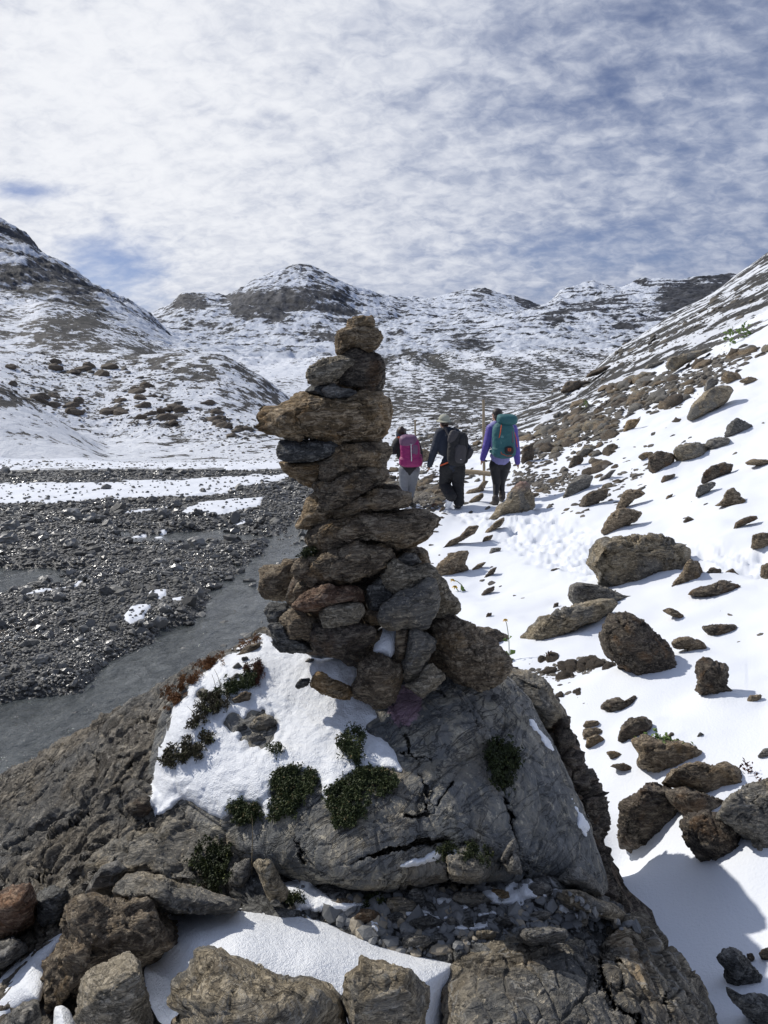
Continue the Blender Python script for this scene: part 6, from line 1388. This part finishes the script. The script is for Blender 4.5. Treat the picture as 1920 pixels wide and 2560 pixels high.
sprig(ZRL([(1590, 640)])[0][0], ZRL([(1590, 640)])[0][1], .05, 'red', 'tiny red sprig by the snow dusted boulder', 12)
sprig(ZR2([(548, 815)])[0][0], ZR2([(548, 815)])[0][1], .06, 'red', 'tiny red stalk in the snow left of the tilted boulder', 34)
sprig(ZR1([(870, 735)])[0][0], ZR1([(870, 735)])[0][1], .3, 'fresh', 'pale green tuft above the rubble band', 30)
hq = terr_hit(*ZRL([(1050, 500)])[0], 2.)
for k in range(1):
    o0 = np.array(W(*ZRL([(1000, 392)])[0], hq[1] + .02)); r = np.random.default_rng(3); n = 130
    P = o0 + r.normal(0, 1, (n, 3)) * np.array([.045, .03, .012]); Nn = r.normal(0, .7, (n, 3)) + np.array([0, 0, .8]); L = .03 * r.uniform(.6, 1.2, n)
    o = link('plant', leaves_mesh('plant', P - o0, Nn, L, L * .3, ML['fresh'], r), None, o0); tag(o, 'tuft of round green leaves on the broad brown rock', 'plant')
# ------------------------------------------------------------------ the three hikers
def frustum(p0, r0, p1, r1, n=18, squash=None):
    """rounded tapered capsule, optionally squashed along one world axis"""
    p0, p1 = np.array(p0, float), np.array(p1, float); d = p1 - p0; L = np.linalg.norm(d); d /= L + 1e-9
    a = np.cross(d, [0, 1, 0]); a = a if np.linalg.norm(a) > .2 else np.cross(d, [1, 0, 0]); a /= np.linalg.norm(a); b_ = np.cross(d, a)
    rings = []
    for k in range(6): u = math.pi / 2 * (1 - k / 6); rings.append((-math.sin(u) * r0, math.cos(u) * r0))
    for k in range(7): rings.append((L * k / 6, r0 + (r1 - r0) * k / 6))
    for k in range(1, 7): u = math.pi / 2 * k / 6; rings.append((L + math.sin(u) * r1, max(math.cos(u) * r1, 1e-4)))
    A = np.arange(n) / n * 2 * np.pi; V = []
    for h, rr in rings: V.append(p0 + d * h + (np.outer(np.cos(A), a) + np.outer(np.sin(A), b_)) * rr)
    V = np.concatenate(V); m = len(rings); Fa = []
    for i in range(m - 1):
        for k in range(n): Fa.append([i * n + k, i * n + (k + 1) % n, (i + 1) * n + (k + 1) % n, (i + 1) * n + k])
    if squash is not None:
        c = (p0 + p1) / 2; V = c + (V - c) * np.array(squash)
    bm_caps = [[k for k in range(n)][::-1], [(m - 1) * n + k for k in range(n)]]
    return V, Fa, bm_caps
def ellips(c, rad, rot=(0, 0, 0)):
    D, Fc = ico(3); M = np.array(Matrix.Rotation(rot[2], 3, 'Z') @ Matrix.Rotation(rot[1], 3, 'Y') @ Matrix.Rotation(rot[0], 3, 'X'))
    return np.array(c) + (D * np.array(rad)) @ M.T, Fc.tolist(), []
def rbox(c, half, rad=.5, rot=(0, 0, 0)):
    """superellipsoid box: rad 1 = ellipsoid, small = boxy"""
    D, Fc = ico(4); P = np.sign(D) * np.abs(D) ** rad; P /= np.abs(P).max()
    M = np.array(Matrix.Rotation(rot[2], 3, 'Z') @ Matrix.Rotation(rot[1], 3, 'Y') @ Matrix.Rotation(rot[0], 3, 'X'))
    return np.array(c) + (P * np.array(half)) @ M.T, Fc.tolist(), []
def fuse(name, parts, mat, parent, o0, voxel=.010, smooth=3, wrinkle=0., seed=1, freq=9.):
    V = []; Fa = []; off = 0
    for v_, f_, c_ in parts:
        V.extend(v_.tolist()); Fa.extend([[i + off for i in f] for f in f_] + [[i + off for i in f] for f in c_]); off += len(v_)
    me = bpy.data.meshes.new(name); me.from_pydata([(a - o0[0], b_ - o0[1], c - o0[2]) for a, b_, c in V], [], Fa); me.update()
    o = bpy.data.objects.new(name, me); COL.objects.link(o)
    md = o.modifiers.new('r', 'REMESH'); md.mode = 'VOXEL'; md.voxel_size = voxel; md.use_smooth_shade = True
    if smooth: s_ = o.modifiers.new('s', 'SMOOTH'); s_.iterations = smooth; s_.factor = .5
    dg = bpy.context.evaluated_depsgraph_get(); me2 = bpy.data.meshes.new_from_object(o.evaluated_get(dg)); me2.name = name
    o.modifiers.clear(); o.data = me2; bpy.data.meshes.remove(me)
    if wrinkle:
        n = len(me2.vertices); co = np.zeros(n * 3); me2.vertices.foreach_get('co', co); co = co.reshape(-1, 3); nn = np.zeros(n * 3); me2.vertices.foreach_get('normal', nn); nn = nn.reshape(-1, 3)
        w_ = fbm3(co * np.array([freq, freq, freq * 1.6]), 3, .55, seed, True); co += nn * (w_ * wrinkle)[:, None]; me2.vertices.foreach_set('co', co.ravel()); me2.update()
    me2.materials.clear(); me2.materials.append(mat)
    for p in me2.polygons: p.use_smooth = True
    if parent: o.parent = parent
    else: o.location = o0
    return o
M_SKIN = plain('skin', (.42, .24, .16), .5, 40, .1, 0); M_NAVY = plain('navy_jacket', (.018, .024, .040), .8, 25, .3, .4, .01); M_BLACK = plain('black_trousers', (.014, .014, .016), .8, 25, .3, .4, .01)
M_LEG = plain('black_leggings', (.008, .008, .010), .6, 30, .2); M_GREY = plain('grey_trousers', (.17, .18, .20), .8, 25, .15, .4, .01); M_HAT = plain('sage_hat', (.36, .36, .29), .9, 60, .12)
M_HAIR = plain('dark_hair', (.022, .014, .010), .5, 90, .4, .6, .004); M_HAIR2 = plain('brown_hair', (.035, .018, .012), .5, 90, .4, .6, .004)
M_LILAC = plain('lilac_shirt', (.26, .25, .50), .8, 25, .12); M_PURP = plain('violet_sleeves', (.105, .075, .36), .7, 25, .2); M_TEAL = plain('teal_pack', (.022, .11, .12), .7, 18, .25, .5, .01)
M_ORG = plain('orange_trim', (.62, .10, .03), .6, 40, .15); M_MAG = plain('magenta_pack', (.26, .010, .11), .6, 18, .25, .5, .01); M_MAUVE = plain('mauve_pack_lid', (.16, .075, .14), .6, 18, .25, .5, .01)
M_DGREY = plain('charcoal_pack', (.045, .042, .046), .7, 18, .3, .5, .01); M_WHITE = plain('white_strap', (.6, .58, .58), .6); M_BOOT = plain('boot_leather', (.05, .042, .036), .7, 30, .3)
M_BAND = plain('slate_headband', (.035, .045, .07), .9); M_WOOD = plain('weathered_wood', (.30, .24, .16), .8, 14, .35, .6, .01); M_SNOWB = ms

def person(label, feet_px, joints, k_col, spec):
    """joints: photo positions in the crop ZP plus a depth offset in metres; the body is one fused surface"""
    hp = terr_hit(*ZP([feet_px])[0], 6.); Y0 = hp[1]; hz = terr_z(hp[0], Y0)
    def J(n): a, b_, dy = joints[n]; p = W(*ZP([(a, b_)])[0], Y0 + dy); return np.array(p)
    S = Y0 / 14.2
    o0 = np.array([hp[0], Y0, hp[2]])
    g = {n: J(n) for n in joints}
    B = []
    fr = lambda a, ra, b_, rb, sq=None: B.append(frustum(g[a] if isinstance(a, str) else a, ra, g[b_] if isinstance(b_, str) else b_, rb, 16, sq))
    B.append(ellips(g['head'], (.076, .094, .112))); B.append(ellips(g['head'] + np.array([-.02, .05, -.06]), (.05, .05, .05)))
    fd = spec.get('face', np.array([-.55, .83, 0])); side = np.array([fd[1], -fd[0], 0])
    B.append(ellips(g['head'] + fd * .098 + np.array([0, 0, -.015]), (.014, .018, .022)))      # nose
    for s in (-1, 1):
        B.append(ellips(g['head'] + side * .078 * s + np.array([0, 0, -.012]), (.014, .022, .033)))   # ears
        B.append(ellips(g['head'] + fd * .083 + side * .032 * s + np.array([0, 0, .018]), (.014, .014, .011)))
    B.append(ellips(g['head'] + fd * .085 + np.array([0, 0, -.055]), (.026, .016, .010)))
    fr(g['head'] + np.array([0, 0, -.05]), .052, 'neck', .058)
    fr('neck', .06, 'chest', .13, None); B.append(rbox((g['chest'] + g['waist']) / 2, (spec['sw'] * .40, .105, np.linalg.norm(g['chest'] - g['waist']) * .62), .75))
    B.append(ellips(g['pelvis'], (spec['hw'], .115, .12)))
    fr('waist', .11, 'pelvis', .12)
    for s in 'LR':
        fr('neck', .055, 'sh' + s, .06); fr('sh' + s, .062, 'el' + s, .044); fr('el' + s, .043, 'ha' + s, .028)
        h = g['ha' + s]; d = h - g['el' + s]; d /= np.linalg.norm(d); u_ = np.cross(d, [0, 1, 0]); u_ /= np.linalg.norm(u_)
        B.append(ellips(h + d * .045, (.026, .036, .045)))
        for q in range(4):
            b0 = h + d * .075 + u_ * 0 + np.array([0, 1, 0]) * (.024 - .016 * q); l_ = (.030, .034, .031, .024)[q]
            b1 = b0 + d * l_; b2 = b1 + (d * .6 + np.array([0, .5, 0]) * .6 + u_ * (.35 if s == 'L' else -.35)) * l_ * .8
            B.append(frustum(b0, .010, b1, .009, 8)); B.append(frustum(b1, .009, b2, .0075, 8))
        th0 = h + d * .03 + np.array([0, .03, 0]); B.append(frustum(th0, .011, th0 + d * .035 + np.array([0, .025, 0]), .009, 8))
        fr('hi' + s, .092, 'kn' + s, .058); fr('kn' + s, .057, 'an' + s, .038); fr('an' + s, .04, 'to' + s, .035)
    body = fuse('person', B, M_SKIN, None, o0, .0072, 1); tag(body, label, 'person', None)
    b0 = o0
    # shirt or jacket
    T_ = []
    sr = spec.get('sleeve', .012); e = spec.get('bulk', .018)
    T_.append(rbox((g['chest'] + g['waist']) / 2, (spec['sw'] * .44 + e, .125 + e, np.linalg.norm(g['chest'] - g['waist']) * .60), .72))
    T_.append(frustum(g['neck'] + np.array([0, 0, -.02]), .066, g['chest'], .14)); T_.append(frustum(g['waist'], .125 + e * .5, g['hem'], spec['hw'] * .92 + e * .6, 20, None))
    T_.append(ellips(g['hem'] + np.array([0, 0, .05]), (spec['hw'] + e, .135 + e, .085)))
    for s in 'LR': T_.append(frustum(g['neck'] + np.array([0, 0, -.03]), .068, g['sh' + s], .078 + e * .3))
    sleeves = []
    for s in 'LR': sleeves += [frustum(g['sh' + s], .078 + e * .3, g['el' + s], .054 + sr), frustum(g['el' + s], .054 + sr, g['ha' + s], .034 + sr)]
    if spec.get('sleeve_mat'):
        fuse('shirt', T_, spec['top'], body, b0, .010, 3, .008, 3); fuse('sleeves', sleeves, spec['sleeve_mat'], body, b0, .010, 3, .008, 4)
    else: fuse('jacket', T_ + sleeves, spec['top'], body, b0, .010, 3, .010, 3)
    # trousers
    q = spec.get('loose', .012); U = [ellips(g['pelvis'], (spec['hw'] + q, .13 + q, .13)), frustum(g['waist'] * .3 + g['pelvis'] * .7, .125, g['pelvis'], .135)]
    for s in 'LR': U += [ellips(g['hi' + s], (.105 + q, .12 + q, .12)), frustum(g['hi' + s], .105 + q, g['kn' + s], .066 + q), frustum(g['kn' + s], .066 + q, g['an' + s] + np.array([0, 0, .03]), spec.get('cuff', .05) + q)]
    fuse('trousers', U, spec['legs'], body, b0, .010, 3, spec.get('wr', .008), 5)
    for s in 'LR':
        a, t_ = g['an' + s], g['to' + s]; d = t_ - a; d /= np.linalg.norm(d)
        bt = [frustum(a + np.array([0, 0, .05]), .056, a - np.array([0, 0, .02]), .054), frustum(a - d * .03 - np.array([0, 0, .03]), .05, t_, .044), frustum(a - d * .04 - np.array([0, 0, .055]), .036, t_ - np.array([0, 0, .018]), .036)]
        bo = fuse('boot', bt, M_SNOWB if spec.get('snow_' + s) else M_BOOT, body, b0, .009, 2, .006, 6, 22.)
    return body, g, b0, Y0
def part(name, geo, mat, parent, b0, **kw): return fuse(name, geo if isinstance(geo, list) else [geo], mat, parent, b0, kw.pop('voxel', .008), kw.pop('smooth', 2), **kw)
def ribbon(pts, w, th=.012): return [frustum(a, w, b_, w, 10) for a, b_ in zip(pts[:-1], pts[1:])]

# man in the hat
man, g, b0, Y0 = person('person in a sage sun hat and navy jacket, middle of the three hikers', (850, 1215), dict(
    head=(708, 312, .03), neck=(722, 378, 0), chest=(738, 455, 0), waist=(782, 650, 0), pelvis=(790, 752, 0), hem=(790, 742, 0),
    shL=(662, 428, 0), elL=(604, 600, -.02), haL=(556, 758, .05), shR=(822, 428, 0), elR=(948, 590, -.02), haR=(925, 700, .22),
    hiL=(742, 782, 0), knL=(712, 960, .16), anL=(778, 1100, -.16), toL=(742, 1180, -.05), hiR=(846, 782, 0), knR=(852, 980, .04), anR=(858, 1155, -.02), toR=(838, 1196, .16)), None,
    dict(sw=.42, hw=.165, top=M_NAVY, legs=M_BLACK, loose=.026, cuff=.06, wr=.018, bulk=.02, snow_L=True))
hd = g['head']
part('hat', [ellips(hd + np.array([0, 0, .055]), (.098, .112, .085)), rbox(hd + np.array([0, -.01, .02]), (.145, .155, .010), .9, (.12, 0, 0))], M_HAT, man, b0, wrinkle=.003)
part('hair', ellips(hd + np.array([.01, -.035, -.02]), (.076, .075, .07)), M_HAIR2, man, b0)
part('orange_hem', [frustum(np.array(W(*ZP([(668, 762)])[0], Y0 - .12)), .014, np.array(W(*ZP([(750, 728)])[0], Y0 - .17)), .016, 8)], M_ORG, man, b0)
def E(a, b_, dy): return np.array(W(*ZP([(a, b_)])[0], Y0 + dy))
bp = empty('backpack', E(840, 740, -.22)); tag(bp, 'black and charcoal daypack on the back of the man in the hat', 'backpack'); q0 = E(840, 740, -.22)
part('pack_body', [rbox(E(845, 590, -.23), (.165, .11, .29), .55, (0, .10, 0)), rbox(E(850, 690, -.23), (.17, .12, .10), .7)], M_BLACK, bp, q0, wrinkle=.01)
fp = part('front_pocket', [rbox(E(875, 640, -.33), (.095, .04, .16), .6, (0, .1, 0))], M_DGREY, bp, q0, wrinkle=.006)
part('top_pocket', [rbox(E(800, 470, -.28), (.085, .06, .12), .7, (0, .3, 0))], M_DGREY, bp, q0, wrinkle=.006)
part('bungee_panel', [rbox(E(890, 540, -.33), (.05, .03, .13), .6, (0, .1, 0))], M_LEG, bp, q0)
part('side_bottle', [rbox(E(965, 640, -.12), (.06, .06, .10), .7, (0, .5, 0))], M_DGREY, bp, q0)
for s_, (a, b_) in enumerate((((700, 370), (755, 450)), ((800, 370), (815, 440)))):
    part('shoulder_strap', ribbon([E(a[0], a[1] + 15, -.06), E(a[0] + 15, a[1], -.10), E(b_[0], b_[1], -.17)], .022), M_DGREY, bp, q0)
part('logo', [rbox(E(880, 700, -.375), (.012, .004, .006), .5)], M_WHITE, fp, q0, voxel=.003)

# woman in purple
wom, g, b0, Y0 = person('person in a violet top and black leggings, rightmost of the three hikers', (1240, 1172), dict(
    head=(1252, 238, .02), neck=(1252, 312, 0), chest=(1285, 420, 0), waist=(1300, 600, 0), pelvis=(1285, 735, 0), hem=(1290, 690, 0),
    shL=(1192, 380, 0), elL=(1146, 560, -.02), haL=(1106, 690, .06), shR=(1420, 385, 0), elR=(1452, 600, -.04), haR=(1468, 728, .02),
    hiL=(1236, 762, 0), knL=(1250, 950, .08), anL=(1238, 1128, -.04), toL=(1198, 1168, .06), hiR=(1338, 758, 0), knR=(1300, 940, .16), anR=(1308, 1078, .10), toR=(1290, 1112, .26)), None,
    dict(sw=.40, hw=.170, top=M_LILAC, sleeve_mat=M_PURP, legs=M_LEG, loose=.002, cuff=.036, wr=.003, bulk=.012))
hd = g['head']
part('hair', [ellips(hd + np.array([.012, -.012, .03]), (.088, .10, .092)), ellips(hd + np.array([.02, -.06, -.04]), (.068, .06, .08))], M_HAIR, wom, b0, wrinkle=.006)
bp = empty('backpack', E(1330, 660, -.2)); tag(bp, 'tall teal trekking backpack with orange straps on the hiker in purple', 'backpack'); q0 = E(1330, 660, -.2)
part('pack_body', [rbox(E(1322, 500, -.24), (.185, .145, .31), .6, (0, -.04, 0)), rbox(E(1325, 610, -.24), (.20, .15, .12), .7)], M_TEAL, bp, q0, wrinkle=.012)
part('pack_lid', [rbox(E(1358, 285, -.24), (.172, .15, .088), .62, (.1, .03, 0))], M_TEAL, bp, q0, wrinkle=.008)
hpod = part('hip_pod', [rbox(E(1382, 605, -.405), (.078, .03, .068), .6)], M_LEG, bp, q0)
lg = [E(1370, 585, -.44), E(1398, 585, -.44), E(1398, 610, -.44), E(1370, 610, -.44)]
part('emblem', [frustum(lg[i], .005, lg[(i + 1) % 4], .005, 6) for i in range(4)] + [frustum(E(1376, 598, -.44), .004, E(1392, 598, -.44), .004, 6)], M_ORG, hpod, q0, voxel=.003, smooth=0)
part('side_strap', ribbon([E(1300, 345, -.38), E(1290, 420, -.40), E(1262, 530, -.36)], .010), M_ORG, bp, q0)
part('side_strap', ribbon([E(1292, 590, -.38), E(1300, 640, -.40), E(1360, 665, -.40), E(1410, 660, -.38)], .007), M_ORG, bp, q0)
part('side_strap', ribbon([E(1436, 420, -.28), E(1455, 490, -.27), E(1466, 570, -.2)], .010), M_ORG, bp, q0)
part('hip_belt', ribbon([E(1190, 500, -.02), E(1225, 580, -.12), E(1205, 610, -.10)], .013), M_ORG, bp, q0)
part('hip_fin', [rbox(E(1205, 615, -.08), (.05, .04, .035), .6)], M_TEAL, bp, q0)
part('compression_strap', ribbon([E(1415, 410, -.36), E(1418, 520, -.38)], .010), M_MAUVE, bp, q0)
part('mesh_pocket', [rbox(E(1302, 500, -.36), (.035, .03, .13), .6, (0, .12, 0))], plain('pale_teal_mesh', (.10, .22, .23)), bp, q0)
pole = part('trekking_pole', [frustum(E(1130, 715, .10), .012, E(1215, 712, .02), .010, 8), frustum(E(1120, 708, .08), .02, E(1145, 716, .08), .02, 8)], M_DGREY, None, E(1130, 715, .1)); pole['label'] = 'folded grey trekking pole in the left hand of the hiker in purple'; pole['category'] = 'trekking pole'

# hiker with the magenta pack
pin, g, b0, Y0 = person('person in grey trousers and a slate headband, leftmost of the three hikers', (300, 1215), dict(
    head=(262, 425, .03), neck=(275, 485, 0), chest=(300, 540, 0), waist=(335, 700, 0), pelvis=(345, 790, 0), hem=(345, 775, 0),
    shL=(232, 520, 0), elL=(182, 610, -.02), haL=(206, 510, .14), shR=(405, 530, 0), elR=(450, 640, .02), haR=(462, 720, .06),
    hiL=(302, 812, 0), knL=(290, 980, .06), anL=(300, 1158, -.05), toL=(284, 1200, .08), hiR=(390, 812, 0), knR=(372, 970, .14), anR=(352, 1120, .10), toR=(342, 1155, .24)), None,
    dict(sw=.38, hw=.165, top=M_BLACK, legs=M_GREY, loose=.010, cuff=.046, wr=.008, bulk=.012, snow_L=True))
hd = g['head']
part('hair', [ellips(hd + np.array([0, -.02, .03]), (.080, .094, .088)), ellips(hd + np.array([.005, -.06, .095]), (.035, .035, .032))], M_HAIR2, pin, b0, wrinkle=.005)
part('headband', [frustum(hd + np.array([0, 0, -.03]), .100, hd + np.array([0, 0, .012]), .094, 20)], M_BAND, pin, b0)
part('collar', [frustum(E(250, 470, -.02), .045, E(305, 462, -.03), .042, 12)], M_ORG, pin, b0, wrinkle=.004)
bp = empty('backpack', E(360, 765, -.2)); tag(bp, 'magenta backpack with a mauve lid and a white ice axe strap on the farthest hiker', 'backpack'); q0 = E(360, 765, -.2)
part('pack_body', [rbox(E(355, 620, -.24), (.170, .13, .25), .55, (0, -.06, 0)), rbox(E(362, 715, -.24), (.205, .135, .10), .6)], M_MAG, bp, q0, wrinkle=.012)
part('pack_lid', [rbox(E(335, 505, -.25), (.155, .14, .105), .65, (.1, -.05, 0))], M_MAUVE, bp, q0, wrinkle=.008)
part('hip_pocket', [rbox(E(450, 690, -.16), (.05, .06, .09), .6)], M_MAG, bp, q0)
axs = part('axe_strap', ribbon([E(364, 543, -.40), E(366, 630, -.40), E(368, 715, -.40)], .011), M_WHITE, bp, q0)
part('buckle', ribbon([E(352, 541, -.40), E(378, 541, -.40)], .007), M_WHITE, axs, q0)
part('mesh_pocket', [rbox(E(400, 600, -.35), (.06, .03, .10), .6)], M_MAUVE, bp, q0)

# wooden marker stakes and the log beside the trail
def stake(top, base_px, Y, w_, label):
    a = np.array(W(*ZP([top])[0], Y)); bpx = ZP([base_px])[0]; zb = terr_z((bpx[0] - CX) / F * Y, Y) - .05; b_ = np.array([(bpx[0] - CX) / F * Y, Y, zb])
    bm = bmesh.new(); n = 7; r = random.Random(top[0]); vs = []
    for i in range(9):
        u_ = i / 8; c = b_ * (1 - u_) + a * u_; ring = []
        for k in range(n):
            an = k / n * 2 * math.pi; rr = w_ * (1 + .12 * r.uniform(-1, 1)); ring.append(bm.verts.new((c[0] + rr * math.cos(an) - b_[0], c[1] + rr * math.sin(an) - b_[1], c[2] - b_[2] + (.01 * r.uniform(-1, 1) if i == 8 else 0))))
        vs.append(ring)
    for i in range(8):
        for k in range(n): bm.faces.new((vs[i][k], vs[i][(k + 1) % n], vs[i + 1][(k + 1) % n], vs[i + 1][k]))
    bm.faces.new(vs[-1]); bm.faces.new(vs[0][::-1]); me = bpy.data.meshes.new('wooden_stake'); bm.to_mesh(me); bm.free(); me.materials.append(M_WOOD)
    o = link('wooden_stake', me, None, b_); tag(o, label, 'stake')
stake((1115, 82), (1121, 700), 15.2, .028, 'tall weathered wooden stake beside the hiker in purple')
stake((404, 292), (424, 700), 16.5, .020, 'shorter wooden stake behind the magenta backpack')
a = np.array(W(*ZP([(895, 822)])[0], 14.9)); b_ = np.array(W(*ZP([(1185, 850)])[0], 14.6)); V_, F_ = tube([a, a * .5 + b_ * .5 + np.array([0, 0, .008]), b_], .045, .05, 8)
F_l = F_.tolist() + [[0, 1, 2, 3, 4, 5, 6, 7][::-1], [16 + k for k in range(8)]]
me = bpy.data.meshes.new('log'); me.from_pydata((V_ - a).tolist(), [], F_l); me.materials.append(M_WOOD); o = link('log', me, None, a); tag(o, 'weathered log lying across the trail between two hikers', 'log')
